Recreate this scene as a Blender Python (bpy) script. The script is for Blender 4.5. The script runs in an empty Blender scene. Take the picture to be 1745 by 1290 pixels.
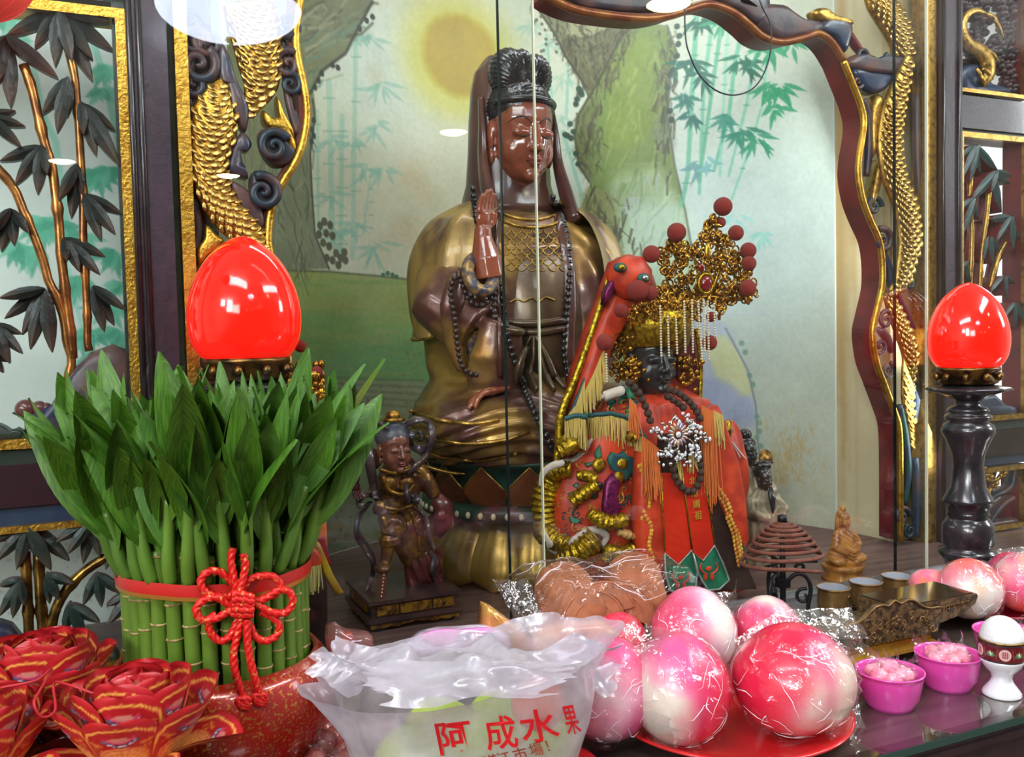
import bpy, bmesh, math, random
import numpy as np
from mathutils import Vector, Matrix
from mathutils.bvhtree import BVHTree
from mathutils.geometry import tessellate_polygon

R = math.radians
scene = bpy.context.scene
COL = scene.collection
random.seed(7)
rng = np.random.default_rng(7)

# ------------------------------------------------------------------ camera
TT = 1.0                                   # height of the altar table top
CAM = Vector((0.0, 0.0, 1.45))
FPX, CX, CY = 1550.0, 872.5, 645.0
YAW, PITCH, ROLL = R(24), R(2.77), R(1.3)
_f = Vector((math.sin(YAW) * math.cos(PITCH), math.cos(YAW) * math.cos(PITCH), -math.sin(PITCH)))
_r0 = Vector((math.cos(YAW), -math.sin(YAW), 0))
_u0 = _r0.cross(_f)
_r = _r0 * math.cos(ROLL) - _u0 * math.sin(ROLL)
_u = _r0 * math.sin(ROLL) + _u0 * math.cos(ROLL)
cam_data = bpy.data.cameras.new('camera')
cam_data.sensor_width = 36.0
cam_data.lens = 36.0 * FPX / 1745.0
cam_data.clip_start = 0.02
cam = bpy.data.objects.new('camera', cam_data)
COL.objects.link(cam)
cam.matrix_world = Matrix(((_r.x, _u.x, -_f.x, CAM.x), (_r.y, _u.y, -_f.y, CAM.y), (_r.z, _u.z, -_f.z, CAM.z), (0, 0, 0, 1)))
scene.camera = cam

# ------------------------------------------------------------------ view, world, lamps
scene.view_settings.view_transform = 'Standard'
scene.view_settings.look = 'None'
scene.view_settings.exposure = -0.12
scene.view_settings.gamma = 1.0
scene.view_settings.use_curve_mapping = False
scene.cycles.max_bounces = 8
scene.cycles.diffuse_bounces = 3
scene.cycles.glossy_bounces = 3
scene.cycles.transmission_bounces = 6
scene.cycles.transparent_max_bounces = 24
scene.cycles.caustics_reflective = False
scene.cycles.caustics_refractive = False
scene.cycles.sample_clamp_indirect = 40.0
scene.cycles.use_denoising = True

world = bpy.data.worlds.new('overcast_sky')
scene.world = world
world.use_nodes = True
_bg = world.node_tree.nodes['Background']
_bg.inputs[0].default_value = (0.90, 0.95, 1.0, 1)
_bg.inputs[1].default_value = 1.6

def area_lamp(name, loc, target, size, sizey, power, color=(1, 1, 1)):
    d = bpy.data.lights.new(name, 'AREA')
    d.shape = 'RECTANGLE'; d.size = size; d.size_y = sizey
    d.energy = power; d.color = color
    o = bpy.data.objects.new(name, d)
    COL.objects.link(o)
    o.location = loc
    o.rotation_euler = (Vector(target) - Vector(loc)).to_track_quat('-Z', 'Y').to_euler()
    return o

# added fill lights near the ceiling, placed clear of the glass reflections
area_lamp('ceiling_fill_light', (-0.3, 0.24, 2.63), (0.6, 1.6, 1.2), 1.2, 0.35, 30, (0.90, 0.95, 1.0))
area_lamp('ceiling_fill_light', (1.7, 0.26, 2.63), (0.7, 1.6, 1.2), 1.2, 0.35, 34, (0.90, 0.95, 1.0))
area_lamp('ceiling_fill_light', (-1.7, -1.2, 2.6), (0.6, 1.5, 1.2), 0.6, 1.2, 85, (0.92, 0.96, 1.0))
area_lamp('ceiling_fill_light', (-1.55, -2.5, 2.55), (0.7, 1.4, 1.2), 1.0, 1.0, 52, (1.0, 0.97, 0.92))
area_lamp('ceiling_fill_light', (4.15, -0.1, 2.5), (1.0, 1.5, 1.2), 0.5, 0.9, 60, (0.92, 0.96, 1.0))
# tube light over the niche
area_lamp('niche_tube_light', (0.82, 1.55, 2.33), (0.80, 1.66, 1.2), 0.9, 0.05, 3.0, (0.93, 0.97, 1.0))

# added fill hidden behind the right post to brighten the niche, and a lamp far to the side whose gloss shows on the painted wall
area_lamp('niche_side_fill', (1.455, 1.425, 1.58), (0.835, 2.245, 1.25), 0.9, 0.05, 1.6, (0.90, 0.95, 1.0)).rotation_euler.rotate_axis('Z', R(90))
area_lamp('far_ceiling_light', (-2.34, -0.74, 2.60), (1.31, 1.81, 1.84), 0.45, 0.45, 34, (0.82, 0.90, 1.0))

# ------------------------------------------------------------------ pixel helpers (points of the photograph on planes of the altar)
def ray(px, py):
    return (_f + _r * ((px - CX) / FPX) - _u * ((py - CY) / FPX))
def at_y(px, py, Y):
    d = ray(px, py); return CAM + d * ((Y - CAM.y) / d.y)
def at_z(px, py, Z):
    d = ray(px, py); return CAM + d * ((Z - CAM.z) / d.z)
def at_d(px, py, D):
    return CAM + ray(px, py) * D
def proj(p):
    v = Vector(p) - CAM; d = v.dot(_f)
    return CX + FPX * v.dot(_r) / d, CY - FPX * v.dot(_u) / d, d

# ------------------------------------------------------------------ materials
def lin(c):
    c = np.asarray(c, float) / 255.0
    return np.where(c <= 0.04045, c / 12.92, ((c + 0.055) / 1.055) ** 2.4)
def L4(c):
    a = lin(c); return (float(a[0]), float(a[1]), float(a[2]), 1.0)
MATS = {}
def mat(name, col, rough=0.5, metal=0.0, col2=None, nscale=40, lo=0.4, hi=0.6, bump=0.0, bscale=120, coat=0.0,
        emit=None, estr=0.0, trans=0.0, alpha=1.0, sss=0.0, sheen=0.0, attr=False, detail=4, stretch=None, ior=1.45, rough2=None, metal2=None):
    if name in MATS: return MATS[name]
    m = bpy.data.materials.new(name); m.use_nodes = True
    nt = m.node_tree; N = nt.nodes; Lk = nt.links
    b = N['Principled BSDF']
    b.inputs['Base Color'].default_value = L4(col)
    b.inputs['Roughness'].default_value = rough
    b.inputs['Metallic'].default_value = metal
    b.inputs['IOR'].default_value = ior
    b.inputs['Coat Weight'].default_value = coat
    b.inputs['Coat Roughness'].default_value = 0.08
    b.inputs['Transmission Weight'].default_value = trans
    b.inputs['Alpha'].default_value = alpha
    b.inputs['Sheen Weight'].default_value = sheen
    if sss:
        b.inputs['Subsurface Weight'].default_value = sss
        b.inputs['Subsurface Radius'].default_value = (0.02, 0.01, 0.008)
        b.inputs['Subsurface Scale'].default_value = 0.5
    if emit is not None:
        b.inputs['Emission Color'].default_value = L4(emit)
        b.inputs['Emission Strength'].default_value = estr
    tc = N.new('ShaderNodeTexCoord')
    vec = tc.outputs['Object']
    if stretch:
        mp = N.new('ShaderNodeMapping'); mp.inputs['Scale'].default_value = stretch
        Lk.new(vec, mp.inputs[0]); vec = mp.outputs[0]
    if attr:
        a = N.new('ShaderNodeAttribute'); a.attribute_name = 'paint'
        Lk.new(a.outputs['Color'], b.inputs['Base Color'])
    elif col2 is not None:
        n = N.new('ShaderNodeTexNoise'); n.inputs['Scale'].default_value = nscale; n.inputs['Detail'].default_value = detail
        Lk.new(vec, n.inputs['Vector'])
        r = N.new('ShaderNodeMapRange'); r.inputs[1].default_value = lo; r.inputs[2].default_value = hi
        Lk.new(n.outputs['Fac'], r.inputs[0])
        mx = N.new('ShaderNodeMix'); mx.data_type = 'RGBA'
        mx.inputs[6].default_value = L4(col); mx.inputs[7].default_value = L4(col2)
        Lk.new(r.outputs[0], mx.inputs[0]); Lk.new(mx.outputs[2], b.inputs['Base Color'])
        if rough2 is not None:
            q = N.new('ShaderNodeMapRange'); q.inputs[3].default_value = rough; q.inputs[4].default_value = rough2
            Lk.new(r.outputs[0], q.inputs[0]); Lk.new(q.outputs[0], b.inputs['Roughness'])
        if metal2 is not None:
            q = N.new('ShaderNodeMapRange'); q.inputs[3].default_value = metal; q.inputs[4].default_value = metal2
            Lk.new(r.outputs[0], q.inputs[0]); Lk.new(q.outputs[0], b.inputs['Metallic'])
    if bump:
        n2 = N.new('ShaderNodeTexNoise'); n2.inputs['Scale'].default_value = bscale; n2.inputs['Detail'].default_value = 4
        Lk.new(vec, n2.inputs['Vector'])
        bp = N.new('ShaderNodeBump'); bp.inputs['Strength'].default_value = bump; bp.inputs['Distance'].default_value = 0.002
        Lk.new(n2.outputs['Fac'], bp.inputs['Height']); Lk.new(bp.outputs[0], b.inputs['Normal'])
    MATS[name] = m
    return m

def film(name, tint=(255, 255, 255), rough=0.06, ior=1.45, base=0.03, haze=0.0, hazecol=(255, 255, 255), bump=0.0, bscale=60, gain=1.0, spark=0.0):
    """thin clear sheet: straight-through transparency mixed by Fresnel with gloss, plus a little milky haze"""
    if name in MATS: return MATS[name]
    m = bpy.data.materials.new(name); m.use_nodes = True
    nt = m.node_tree; N = nt.nodes; Lk = nt.links
    for n in list(N): N.remove(n)
    out = N.new('ShaderNodeOutputMaterial')
    tr = N.new('ShaderNodeBsdfTransparent'); tr.inputs[0].default_value = L4(tint)
    gl = N.new('ShaderNodeBsdfGlossy'); gl.inputs['Roughness'].default_value = rough; gl.inputs[0].default_value = (1, 1, 1, 1)
    fr = N.new('ShaderNodeFresnel')
    ge = N.new('ShaderNodeNewGeometry'); iv = N.new('ShaderNodeMapRange')      # same gloss seen from either side of the sheet
    iv.inputs[3].default_value = ior; iv.inputs[4].default_value = 1.0 / ior
    Lk.new(ge.outputs['Backfacing'], iv.inputs[0]); Lk.new(iv.outputs[0], fr.inputs[0])
    ad = N.new('ShaderNodeMath'); ad.operation = 'MULTIPLY_ADD'; ad.inputs[1].default_value = gain; ad.inputs[2].default_value = base; ad.use_clamp = True
    Lk.new(fr.outputs[0], ad.inputs[0])
    mx = N.new('ShaderNodeMixShader')
    Lk.new(ad.outputs[0], mx.inputs[0]); Lk.new(tr.outputs[0], mx.inputs[1]); Lk.new(gl.outputs[0], mx.inputs[2])
    last = mx
    tc = N.new('ShaderNodeTexCoord')
    if haze:
        df = N.new('ShaderNodeBsdfDiffuse'); df.inputs[0].default_value = L4(hazecol)
        tl = N.new('ShaderNodeBsdfTranslucent'); tl.inputs[0].default_value = L4(hazecol)
        m1 = N.new('ShaderNodeMixShader'); m1.inputs[0].default_value = 0.5
        Lk.new(df.outputs[0], m1.inputs[1]); Lk.new(tl.outputs[0], m1.inputs[2])
        nz = N.new('ShaderNodeTexNoise'); nz.inputs['Scale'].default_value = 22; nz.inputs['Detail'].default_value = 5
        Lk.new(tc.outputs['Object'], nz.inputs['Vector'])
        rr = N.new('ShaderNodeMapRange'); rr.inputs[1].default_value = 0.3; rr.inputs[2].default_value = 0.7
        rr.inputs[3].default_value = haze * 0.6; rr.inputs[4].default_value = min(1.0, haze * 1.4)
        Lk.new(nz.outputs['Fac'], rr.inputs[0])
        m2 = N.new('ShaderNodeMixShader')
        Lk.new(rr.outputs[0], m2.inputs[0]); Lk.new(mx.outputs[0], m2.inputs[1]); Lk.new(m1.outputs[0], m2.inputs[2])
        last = m2
    if bump:
        nz2 = N.new('ShaderNodeTexNoise'); nz2.inputs['Scale'].default_value = bscale; nz2.inputs['Detail'].default_value = 3
        nz2.inputs['Distortion'].default_value = 0.8
        Lk.new(tc.outputs['Object'], nz2.inputs['Vector'])
        bp = N.new('ShaderNodeBump'); bp.inputs['Strength'].default_value = bump; bp.inputs['Distance'].default_value = 0.004
        Lk.new(nz2.outputs['Fac'], bp.inputs['Height']); Lk.new(bp.outputs[0], gl.inputs['Normal'])
    Lk.new(last.outputs[0], out.inputs[0])
    MATS[name] = m
    return m

# ------------------------------------------------------------------ objects
def tag(o, label=None, cat=None, group=None, kind=None):
    if label: o['label'] = label
    if cat: o['category'] = cat
    if group: o['group'] = group
    if kind: o['kind'] = kind
    return o
def thing(name, label, cat, loc=(0, 0, 0), rz=0.0, group=None):
    o = bpy.data.objects.new(name, None)
    o.empty_display_size = 0.02
    COL.objects.link(o); o.location = loc; o.rotation_euler = (0, 0, rz)
    return tag(o, label, cat, group)
def mesh_data(name, V, F, m, smooth=True, paint=None):
    me = bpy.data.meshes.new(name)
    if isinstance(V, np.ndarray): V = V.tolist()
    me.from_pydata([tuple(v) for v in V], [], F)
    ms = m if isinstance(m, (list, tuple)) else [m]
    for q in ms: me.materials.append(q)
    if smooth: me.polygons.foreach_set('use_smooth', [True] * len(me.polygons))
    if paint is not None:
        at = me.color_attributes.new('paint', 'FLOAT_COLOR', 'POINT')
        c = np.ones((len(V), 4), np.float32); c[:, :3] = paint
        at.data.foreach_set('color', c.ravel())
    me.update()
    return me
def link(name, me, parent=None, loc=None, rot=None, scale=None):
    o = bpy.data.objects.new(name, me); COL.objects.link(o)
    if parent is not None: o.parent = parent
    if loc is not None: o.location = loc
    if rot is not None: o.rotation_euler = rot
    if scale is not None: o.scale = scale if hasattr(scale, '__len__') else (scale,) * 3
    return o
def dup(root, loc, rz=0.0, label=None, group=None, scale=None):
    r = root.copy(); COL.objects.link(r); r.location = loc; r.rotation_euler = (0, 0, rz)
    if scale: r.scale = (scale,) * 3
    if label: r['label'] = label
    if group: r['group'] = group
    for ch in list(root.children):
        c = ch.copy(); COL.objects.link(c); c.parent = r
        for g in ch.children:
            d = g.copy(); COL.objects.link(d); d.parent = c
    return r

def catmull(P, n=8, closed=False):
    P = [np.asarray(p, float) for p in P]
    out = []; m = len(P)
    rngi = range(m) if closed else range(m - 1)
    for i in rngi:
        if closed: p0, p1, p2, p3 = P[(i - 1) % m], P[i], P[(i + 1) % m], P[(i + 2) % m]
        else: p0, p1, p2, p3 = P[max(i - 1, 0)], P[i], P[i + 1], P[min(i + 2, m - 1)]
        for k in range(n):
            t = k / n
            out.append(0.5 * ((2 * p1) + (-p0 + p2) * t + (2 * p0 - 5 * p1 + 4 * p2 - p3) * t * t + (-p0 + 3 * p1 - 3 * p2 + p3) * t ** 3))
    if not closed: out.append(P[-1])
    return out
def resample(P, step):
    P = np.asarray(P, float); d = np.r_[0, np.cumsum(np.linalg.norm(np.diff(P, axis=0), axis=1))]
    n = max(2, int(round(d[-1] / step)) + 1); s = np.linspace(0, d[-1], n)
    return np.stack([np.interp(s, d, P[:, k]) for k in range(P.shape[1])], 1)

class MB:
    def __init__(self): self.V = []; self.F = []; self.MI = []; self.mi = 0
    def add(self, V, F):
        b = len(self.V); self.V.extend([tuple(map(float, v)) for v in V])
        self.F.extend([tuple(i + b for i in f) for f in F]); self.MI.extend([self.mi] * len(F)); return self
    def box(self, c, s, rz=0.0, taper=1.0):
        x, y, z = [k / 2 for k in s]; V = []
        for sz in (-1, 1):
            t = taper if sz > 0 else 1.0
            for sx, sy in ((-1, -1), (1, -1), (1, 1), (-1, 1)):
                a, b = sx * x * t, sy * y * t
                V.append((c[0] + a * math.cos(rz) - b * math.sin(rz), c[1] + a * math.sin(rz) + b * math.cos(rz), c[2] + sz * z))
        return self.add(V, [(3, 2, 1, 0), (4, 5, 6, 7), (0, 1, 5, 4), (1, 2, 6, 5), (2, 3, 7, 6), (3, 0, 4, 7)])
    def ell(self, c, r, rot=None, nu=16, nv=10):
        V = []; M = rot if rot is not None else Matrix.Identity(3); c = Vector(c)
        for j in range(1, nv):
            ph = math.pi * j / nv
            for i in range(nu):
                th = 2 * math.pi * i / nu
                V.append(c + M @ Vector((r[0] * math.sin(ph) * math.cos(th), r[1] * math.sin(ph) * math.sin(th), r[2] * math.cos(ph))))
        V.append(c + M @ Vector((0, 0, r[2]))); V.append(c - M @ Vector((0, 0, r[2])))
        F = []; t = (nv - 1) * nu
        for j in range(nv - 2):
            for i in range(nu):
                a = j * nu + i; b = j * nu + (i + 1) % nu
                F.append((a, a + nu, b + nu, b))
        for i in range(nu):
            F.append((t, i, (i + 1) % nu)); F.append((t + 1, (nv - 2) * nu + (i + 1) % nu, (nv - 2) * nu + i))
        return self.add(V, F)
    def tube(self, P, rad, seg=10, closed=False, flat=1.0, up=None, caps=True, twist=None, section=None):
        """sweep along P; rad scalar or list; flat squeezes the section along 'up'"""
        P = [Vector(p) for p in P]; n = len(P)
        rad = [rad] * n if not hasattr(rad, '__len__') else list(rad)
        if len(rad) != n:
            rad = list(np.interp(np.linspace(0, 1, n), np.linspace(0, 1, len(rad)), rad))
        T = []
        for i in range(n):
            a = P[(i - 1) % n] if (closed or i > 0) else P[i]
            b = P[(i + 1) % n] if (closed or i < n - 1) else P[i]
            d = (b - a); T.append(d.normalized() if d.length > 1e-9 else Vector((0, 0, 1)))
        u = Vector(up) if up is not None else (Vector((0, 0, 1)) if abs(T[0].z) < 0.9 else Vector((1, 0, 0)))
        V = []
        for i in range(n):
            if up is not None: u = Vector(up)
            u = u - T[i] * u.dot(T[i])
            if u.length < 1e-6: u = T[i].orthogonal()
            u.normalize(); w = T[i].cross(u)
            tw = twist * i if twist else 0.0
            for k in range(seg):
                th = 2 * math.pi * k / seg
                q = section(th + tw) if section else 1.0
                V.append(P[i] + (w * math.cos(th) + u * (math.sin(th) * flat)) * rad[i] * q)
        F = []
        for i in range(n if closed else n - 1):
            j = (i + 1) % n
            for k in range(seg):
                k2 = (k + 1) % seg
                F.append((i * seg + k, i * seg + k2, j * seg + k2, j * seg + k))
        if caps and not closed:
            F.append(tuple(reversed(range(seg)))); F.append(tuple(range((n - 1) * seg, n * seg)))
        return self.add(V, F)
    def lathe(self, prof, seg=32, c=(0, 0, 0), sx=1.0, sy=1.0, wob=None, a0=0.0, a1=2 * math.pi, caps=True):
        full = abs(a1 - a0 - 2 * math.pi) < 1e-6
        n = seg if full else seg + 1; V = []
        for (r, z) in prof:
            for k in range(n):
                th = a0 + (a1 - a0) * k / seg
                q = wob(th, r, z) if wob else 1.0
                V.append((c[0] + r * q * sx * math.cos(th), c[1] + r * q * sy * math.sin(th), c[2] + z))
        F = []
        for i in range(len(prof) - 1):
            for k in range(n if full else n - 1):
                k2 = (k + 1) % n
                F.append((i * n + k, i * n + k2, (i + 1) * n + k2, (i + 1) * n + k))
        if full and caps:
            if prof[0][0] > 1e-6: F.append(tuple(reversed(range(n))))
            if prof[-1][0] > 1e-6: F.append(tuple(range((len(prof) - 1) * n, len(prof) * n)))
        return self.add(V, F)
    def loft(self, rings, cap=True):
        n = len(rings[0]); V = [p for r in rings for p in r]; F = []
        for i in range(len(rings) - 1):
            for k in range(n):
                k2 = (k + 1) % n
                F.append((i * n + k, i * n + k2, (i + 1) * n + k2, (i + 1) * n + k))
        if cap: F.append(tuple(reversed(range(n)))); F.append(tuple(range((len(rings) - 1) * n, len(rings) * n)))
        return self.add(V, F)
    def prism(self, poly, axis_pts, inset=0.0):
        """poly: list of 3D points (one face), axis_pts: vector by which the back face is moved; optional bevelled front"""
        n = len(poly); P = [Vector(p) for p in poly]; d = Vector(axis_pts)
        c = sum(P, Vector()) / n
        tri = tessellate_polygon([P])
        rings = [P]
        if inset:
            Q = []
            for i in range(n):
                t = (P[(i + 1) % n] - P[i - 1]).normalized(); nn = t.cross(d.normalized())
                Q.append(P[i] + nn * 0)
            rings = [[p + (c - p).normalized() * min(inset, (c - p).length * 0.4) for p in P], [p + d * 0.3 for p in P]]
        rings.append([p + d for p in P])
        V = [p for r in rings for p in r]; F = []
        for i in range(len(rings) - 1):
            for k in range(n):
                k2 = (k + 1) % n
                F.append((i * n + k, (i + 1) * n + k, (i + 1) * n + k2, i * n + k2))
        o = (len(rings) - 1) * n
        for t in tri:
            F.append(tuple(t)); F.append(tuple(reversed([k + o for k in t])))
        return self.add(V, F)
    def grid(self, G):
        """G: array (nu, nv, 3)"""
        nu, nv = G.shape[:2]; V = G.reshape(-1, 3)
        F = [(i * nv + j, (i + 1) * nv + j, (i + 1) * nv + j + 1, i * nv + j + 1) for i in range(nu - 1) for j in range(nv - 1)]
        return self.add(V, F)
    def build(self, name, m, parent=None, smooth=True, world=False, voxel=0, it=4, disp=None, kind=None, label=None, paint=None):
        V, F, MI = self.V, self.F, self.MI
        if voxel: V, F = remesh(V, F, voxel, it); MI = None
        V = np.asarray(V, float)
        if disp is not None: V = displace(V, F, disp)
        if world and parent is not None: V = V - np.array(root_loc(parent))
        p = paint(V) if callable(paint) else paint
        me = mesh_data(name, V, F, m, smooth, p)
        if MI is not None and max(MI, default=0) > 0: me.polygons.foreach_set('material_index', MI)
        o = link(name, me, parent)
        if kind: o['kind'] = kind
        if label: o['label'] = label
        return o
def root_loc(o):
    v = Vector(o.location)
    while o.parent is not None: o = o.parent; v += Vector(o.location)
    return v
def remesh(V, F, voxel, it=4):
    me = bpy.data.meshes.new('tmp'); me.from_pydata([tuple(v) for v in V], [], F); me.update()
    o = bpy.data.objects.new('tmp', me); COL.objects.link(o)
    m = o.modifiers.new('r', 'REMESH'); m.mode = 'VOXEL'; m.voxel_size = voxel
    if it:
        s = o.modifiers.new('s', 'SMOOTH'); s.factor = 0.5; s.iterations = it
    dg = bpy.context.evaluated_depsgraph_get(); dg.update()
    e = o.evaluated_get(dg); em = e.to_mesh()
    n = len(em.vertices); a = np.empty(n * 3); em.vertices.foreach_get('co', a)
    F2 = [tuple(p.vertices) for p in em.polygons]
    e.to_mesh_clear(); bpy.data.objects.remove(o); bpy.data.meshes.remove(me)
    return a.reshape(-1, 3), F2
def vnormals(V, F):
    V = np.asarray(V); N = np.zeros_like(V)
    for k in (3, 4):
        Q = np.array([f for f in F if len(f) == k])
        if len(Q) == 0: continue
        a = V[Q[:, 1]] - V[Q[:, 0]]; b = V[Q[:, -1]] - V[Q[:, 0]]
        c = np.cross(a, b)
        for j in range(k): np.add.at(N, Q[:, j], c)
    l = np.linalg.norm(N, axis=1, keepdims=True); l[l < 1e-12] = 1
    return N / l
def displace(V, F, fn):
    V = np.asarray(V, float); N = vnormals(V, F)
    return V + N * np.asarray(fn(V, N))[:, None]
class Surf:
    """a ray target, for resting beads, trims and tassels on a body that is already built"""
    def __init__(self, *objs, dy=1.55):
        self.dy = dy; V, F = [], []
        for o in objs:
            b = len(V); r = root_loc(o)
            V += [Vector(v.co) + r for v in o.data.vertices]; F += [tuple(i + b for i in p.vertices) for p in o.data.polygons]
        self.t = BVHTree.FromPolygons(V, F)
    def hit(self, px, py, off=0.0, default=None):
        d = ray(px, py).normalized(); h = self.t.ray_cast(CAM, d, 10)
        if h[0] is None:
            return Vector(at_d(px, py, default)) if default else None
        n = h[1] if h[1].dot(d) < 0 else -h[1]
        return h[0] + (n * 0.5 - d * 0.5).normalized() * off
    def path(self, pts, off=0.0, n=6):
        P = catmull(pts, n); Q = []; last = None
        for p in P:
            h = self.hit(p[0], p[1], off)
            if h is None:
                h = Vector(at_d(p[0], p[1], proj(last)[2])) if last is not None else at_y(p[0], p[1], self.dy)
            Q.append(h); last = h
        return Q

# smooth value noise in numpy
_tab = rng.random((64, 64, 64))
def vnoise(P, scale):
    P = np.asarray(P, float) * scale; i = np.floor(P).astype(int); f = P - i; f = f * f * (3 - 2 * f); i &= 63; j = (i + 1) & 63
    a = lambda x, y, z: _tab[x, y, z]
    x0, y0, z0, x1, y1, z1 = i[:, 0], i[:, 1], i[:, 2], j[:, 0], j[:, 1], j[:, 2]
    fx, fy, fz = f[:, 0], f[:, 1], f[:, 2]
    c00 = a(x0, y0, z0) * (1 - fx) + a(x1, y0, z0) * fx; c10 = a(x0, y1, z0) * (1 - fx) + a(x1, y1, z0) * fx
    c01 = a(x0, y0, z1) * (1 - fx) + a(x1, y0, z1) * fx; c11 = a(x0, y1, z1) * (1 - fx) + a(x1, y1, z1) * fx
    return (c00 * (1 - fy) + c10 * fy) * (1 - fz) + (c01 * (1 - fy) + c11 * fy) * fz
def fbm(P, scale, o=4):
    r = 0; a = 0.5
    for k in range(o): r = r + a * vnoise(P, scale * 2 ** k); a *= 0.5
    return r

# ------------------------------------------------------------------ a small painter for painted walls, prints and embroidery
class Canvas:
    def __init__(self, w, h, col):
        self.w, self.h = w, h; self.a = np.empty((h, w, 3)); self.a[:] = col
    def mix(self, m, col, sl=(slice(None), slice(None))):
        self.a[sl] = self.a[sl] * (1 - m[..., None]) + np.asarray(col, float) * m[..., None]
    def _box(self, x0, y0, x1, y1):
        x0, y0 = max(0, int(x0)), max(0, int(y0)); x1, y1 = min(self.w, int(x1) + 2), min(self.h, int(y1) + 2)
        return (x0, y0, x1, y1) if x1 > x0 and y1 > y0 else None
    def stroke(self, pts, w, col, al=1.0, w1=None, soft=0.5):
        pts = [np.asarray(p, float) for p in pts]; n = len(pts); w1 = w if w1 is None else w1
        P = np.array(pts); mw = max(w, w1)
        bb = self._box(P[:, 0].min() - mw - 2, P[:, 1].min() - mw - 2, P[:, 0].max() + mw + 2, P[:, 1].max() + mw + 2)
        if bb is None: return
        x0, y0, x1, y1 = bb; X, Y = np.meshgrid(np.arange(x0, x1), np.arange(y0, y1)); M = np.zeros(X.shape)
        for i in range(n - 1):
            a, b = pts[i], pts[i + 1]; d = b - a; l2 = d @ d + 1e-9
            t = np.clip(((X - a[0]) * d[0] + (Y - a[1]) * d[1]) / l2, 0, 1)
            ds = np.hypot(X - a[0] - t * d[0], Y - a[1] - t * d[1])
            rr = (w + (w1 - w) * ((i + t) / max(1, n - 1))) / 2
            M = np.maximum(M, np.clip((rr - ds) / (2 * soft) + 0.5, 0, 1))
        self.mix(M * al, col, (slice(y0, y1), slice(x0, x1)))
    def poly(self, pts, col, al=1.0, soft=0.0):
        P = np.array(pts, float); bb = self._box(P[:, 0].min() - 1, P[:, 1].min() - 1, P[:, 0].max() + 1, P[:, 1].max() + 1)
        if bb is None: return
        x0, y0, x1, y1 = bb; M = 0
        for ox, oy in ((-.25, -.25), (.25, -.25), (-.25, .25), (.25, .25)):
            X, Y = np.meshgrid(np.arange(x0, x1) + ox, np.arange(y0, y1) + oy); I = np.zeros(X.shape, bool)
            for i in range(len(P)):
                (xa, ya), (xb, yb) = P[i], P[(i + 1) % len(P)]
                if ya == yb: continue
                I ^= ((ya > Y) != (yb > Y)) & (X < (xb - xa) * (Y - ya) / (yb - ya) + xa)
            M = M + I * 0.25
        if soft:
            k = int(soft)
            for ax in (0, 1):
                acc = 0
                for s in range(-k, k + 1): acc = acc + np.roll(M, s, ax)
                M = acc / (2 * k + 1)
        self.mix(M * al, col, (slice(y0, y1), slice(x0, x1)))
    def disc(self, c, r, col, al=1.0, soft=1.0, ry=None):
        ry = ry or r; bb = self._box(c[0] - r - soft * 2, c[1] - ry - soft * 2, c[0] + r + soft * 2, c[1] + ry + soft * 2)
        if bb is None: return
        x0, y0, x1, y1 = bb; X, Y = np.meshgrid(np.arange(x0, x1), np.arange(y0, y1))
        d = np.hypot((X - c[0]) / r, (Y - c[1]) / ry) * r
        self.mix(np.clip((r - d) / soft + 0.5, 0, 1) * al, col, (slice(y0, y1), slice(x0, x1)))
    def leaf(self, a, b, w, col, al=1.0):
        a, b = np.asarray(a, float), np.asarray(b, float); d = b - a; n = np.array((-d[1], d[0])); n = n / (np.linalg.norm(n) + 1e-9)
        self.poly([a, a + d * .3 + n * w * .5, a + d * .6 + n * w * .4, b, a + d * .6 - n * w * .4, a + d * .3 - n * w * .5], col, al)
    def noise(self, amp, scale):
        yy, xx = np.mgrid[0:self.h, 0:self.w]
        P = np.stack([xx.ravel(), yy.ravel(), np.zeros(xx.size)], 1)
        f = fbm(P, scale).reshape(self.h, self.w) - 0.47
        self.a += f[..., None] * amp
    def linear(self): return lin(np.clip(self.a, 0, 255))
# ------------------------------------------------------------------ room shell
def plane_box(name, lo, hi, m, kind='structure'):
    b = MB(); c = [(a + d) / 2 for a, d in zip(lo, hi)]; s = [d - a for a, d in zip(lo, hi)]
    o = b.box(c, s).build(name, m, smooth=False); o['kind'] = kind
    return o
m_plaster = mat('cream_plaster', (226, 220, 206), 0.8, col2=(212, 204, 186), nscale=6, bump=0.1)
m_ceil = mat('white_ceiling', (232, 232, 228), 0.8)
m_floor = mat('floor_tile', (150, 120, 105), 0.35, col2=(128, 102, 90), nscale=5)
plane_box('floor', (-2.6, -6.6, -0.05), (4.6, 3.4, 0.0), m_floor)
plane_box('ceiling', (-2.6, -6.6, 2.68), (4.6, 3.4, 2.84), m_ceil)
plane_box('wall_left', (-2.66, -6.6, 0.0), (-2.6, 3.4, 2.68), m_plaster)
plane_box('wall_right', (4.6, -6.6, 0.0), (4.66, 3.4, 2.68), m_plaster)
plane_box('wall_front', (-2.6, -6.66, 0.0), (4.6, -6.6, 2.68), mat('far_wall', (150, 140, 132), .7))
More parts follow.
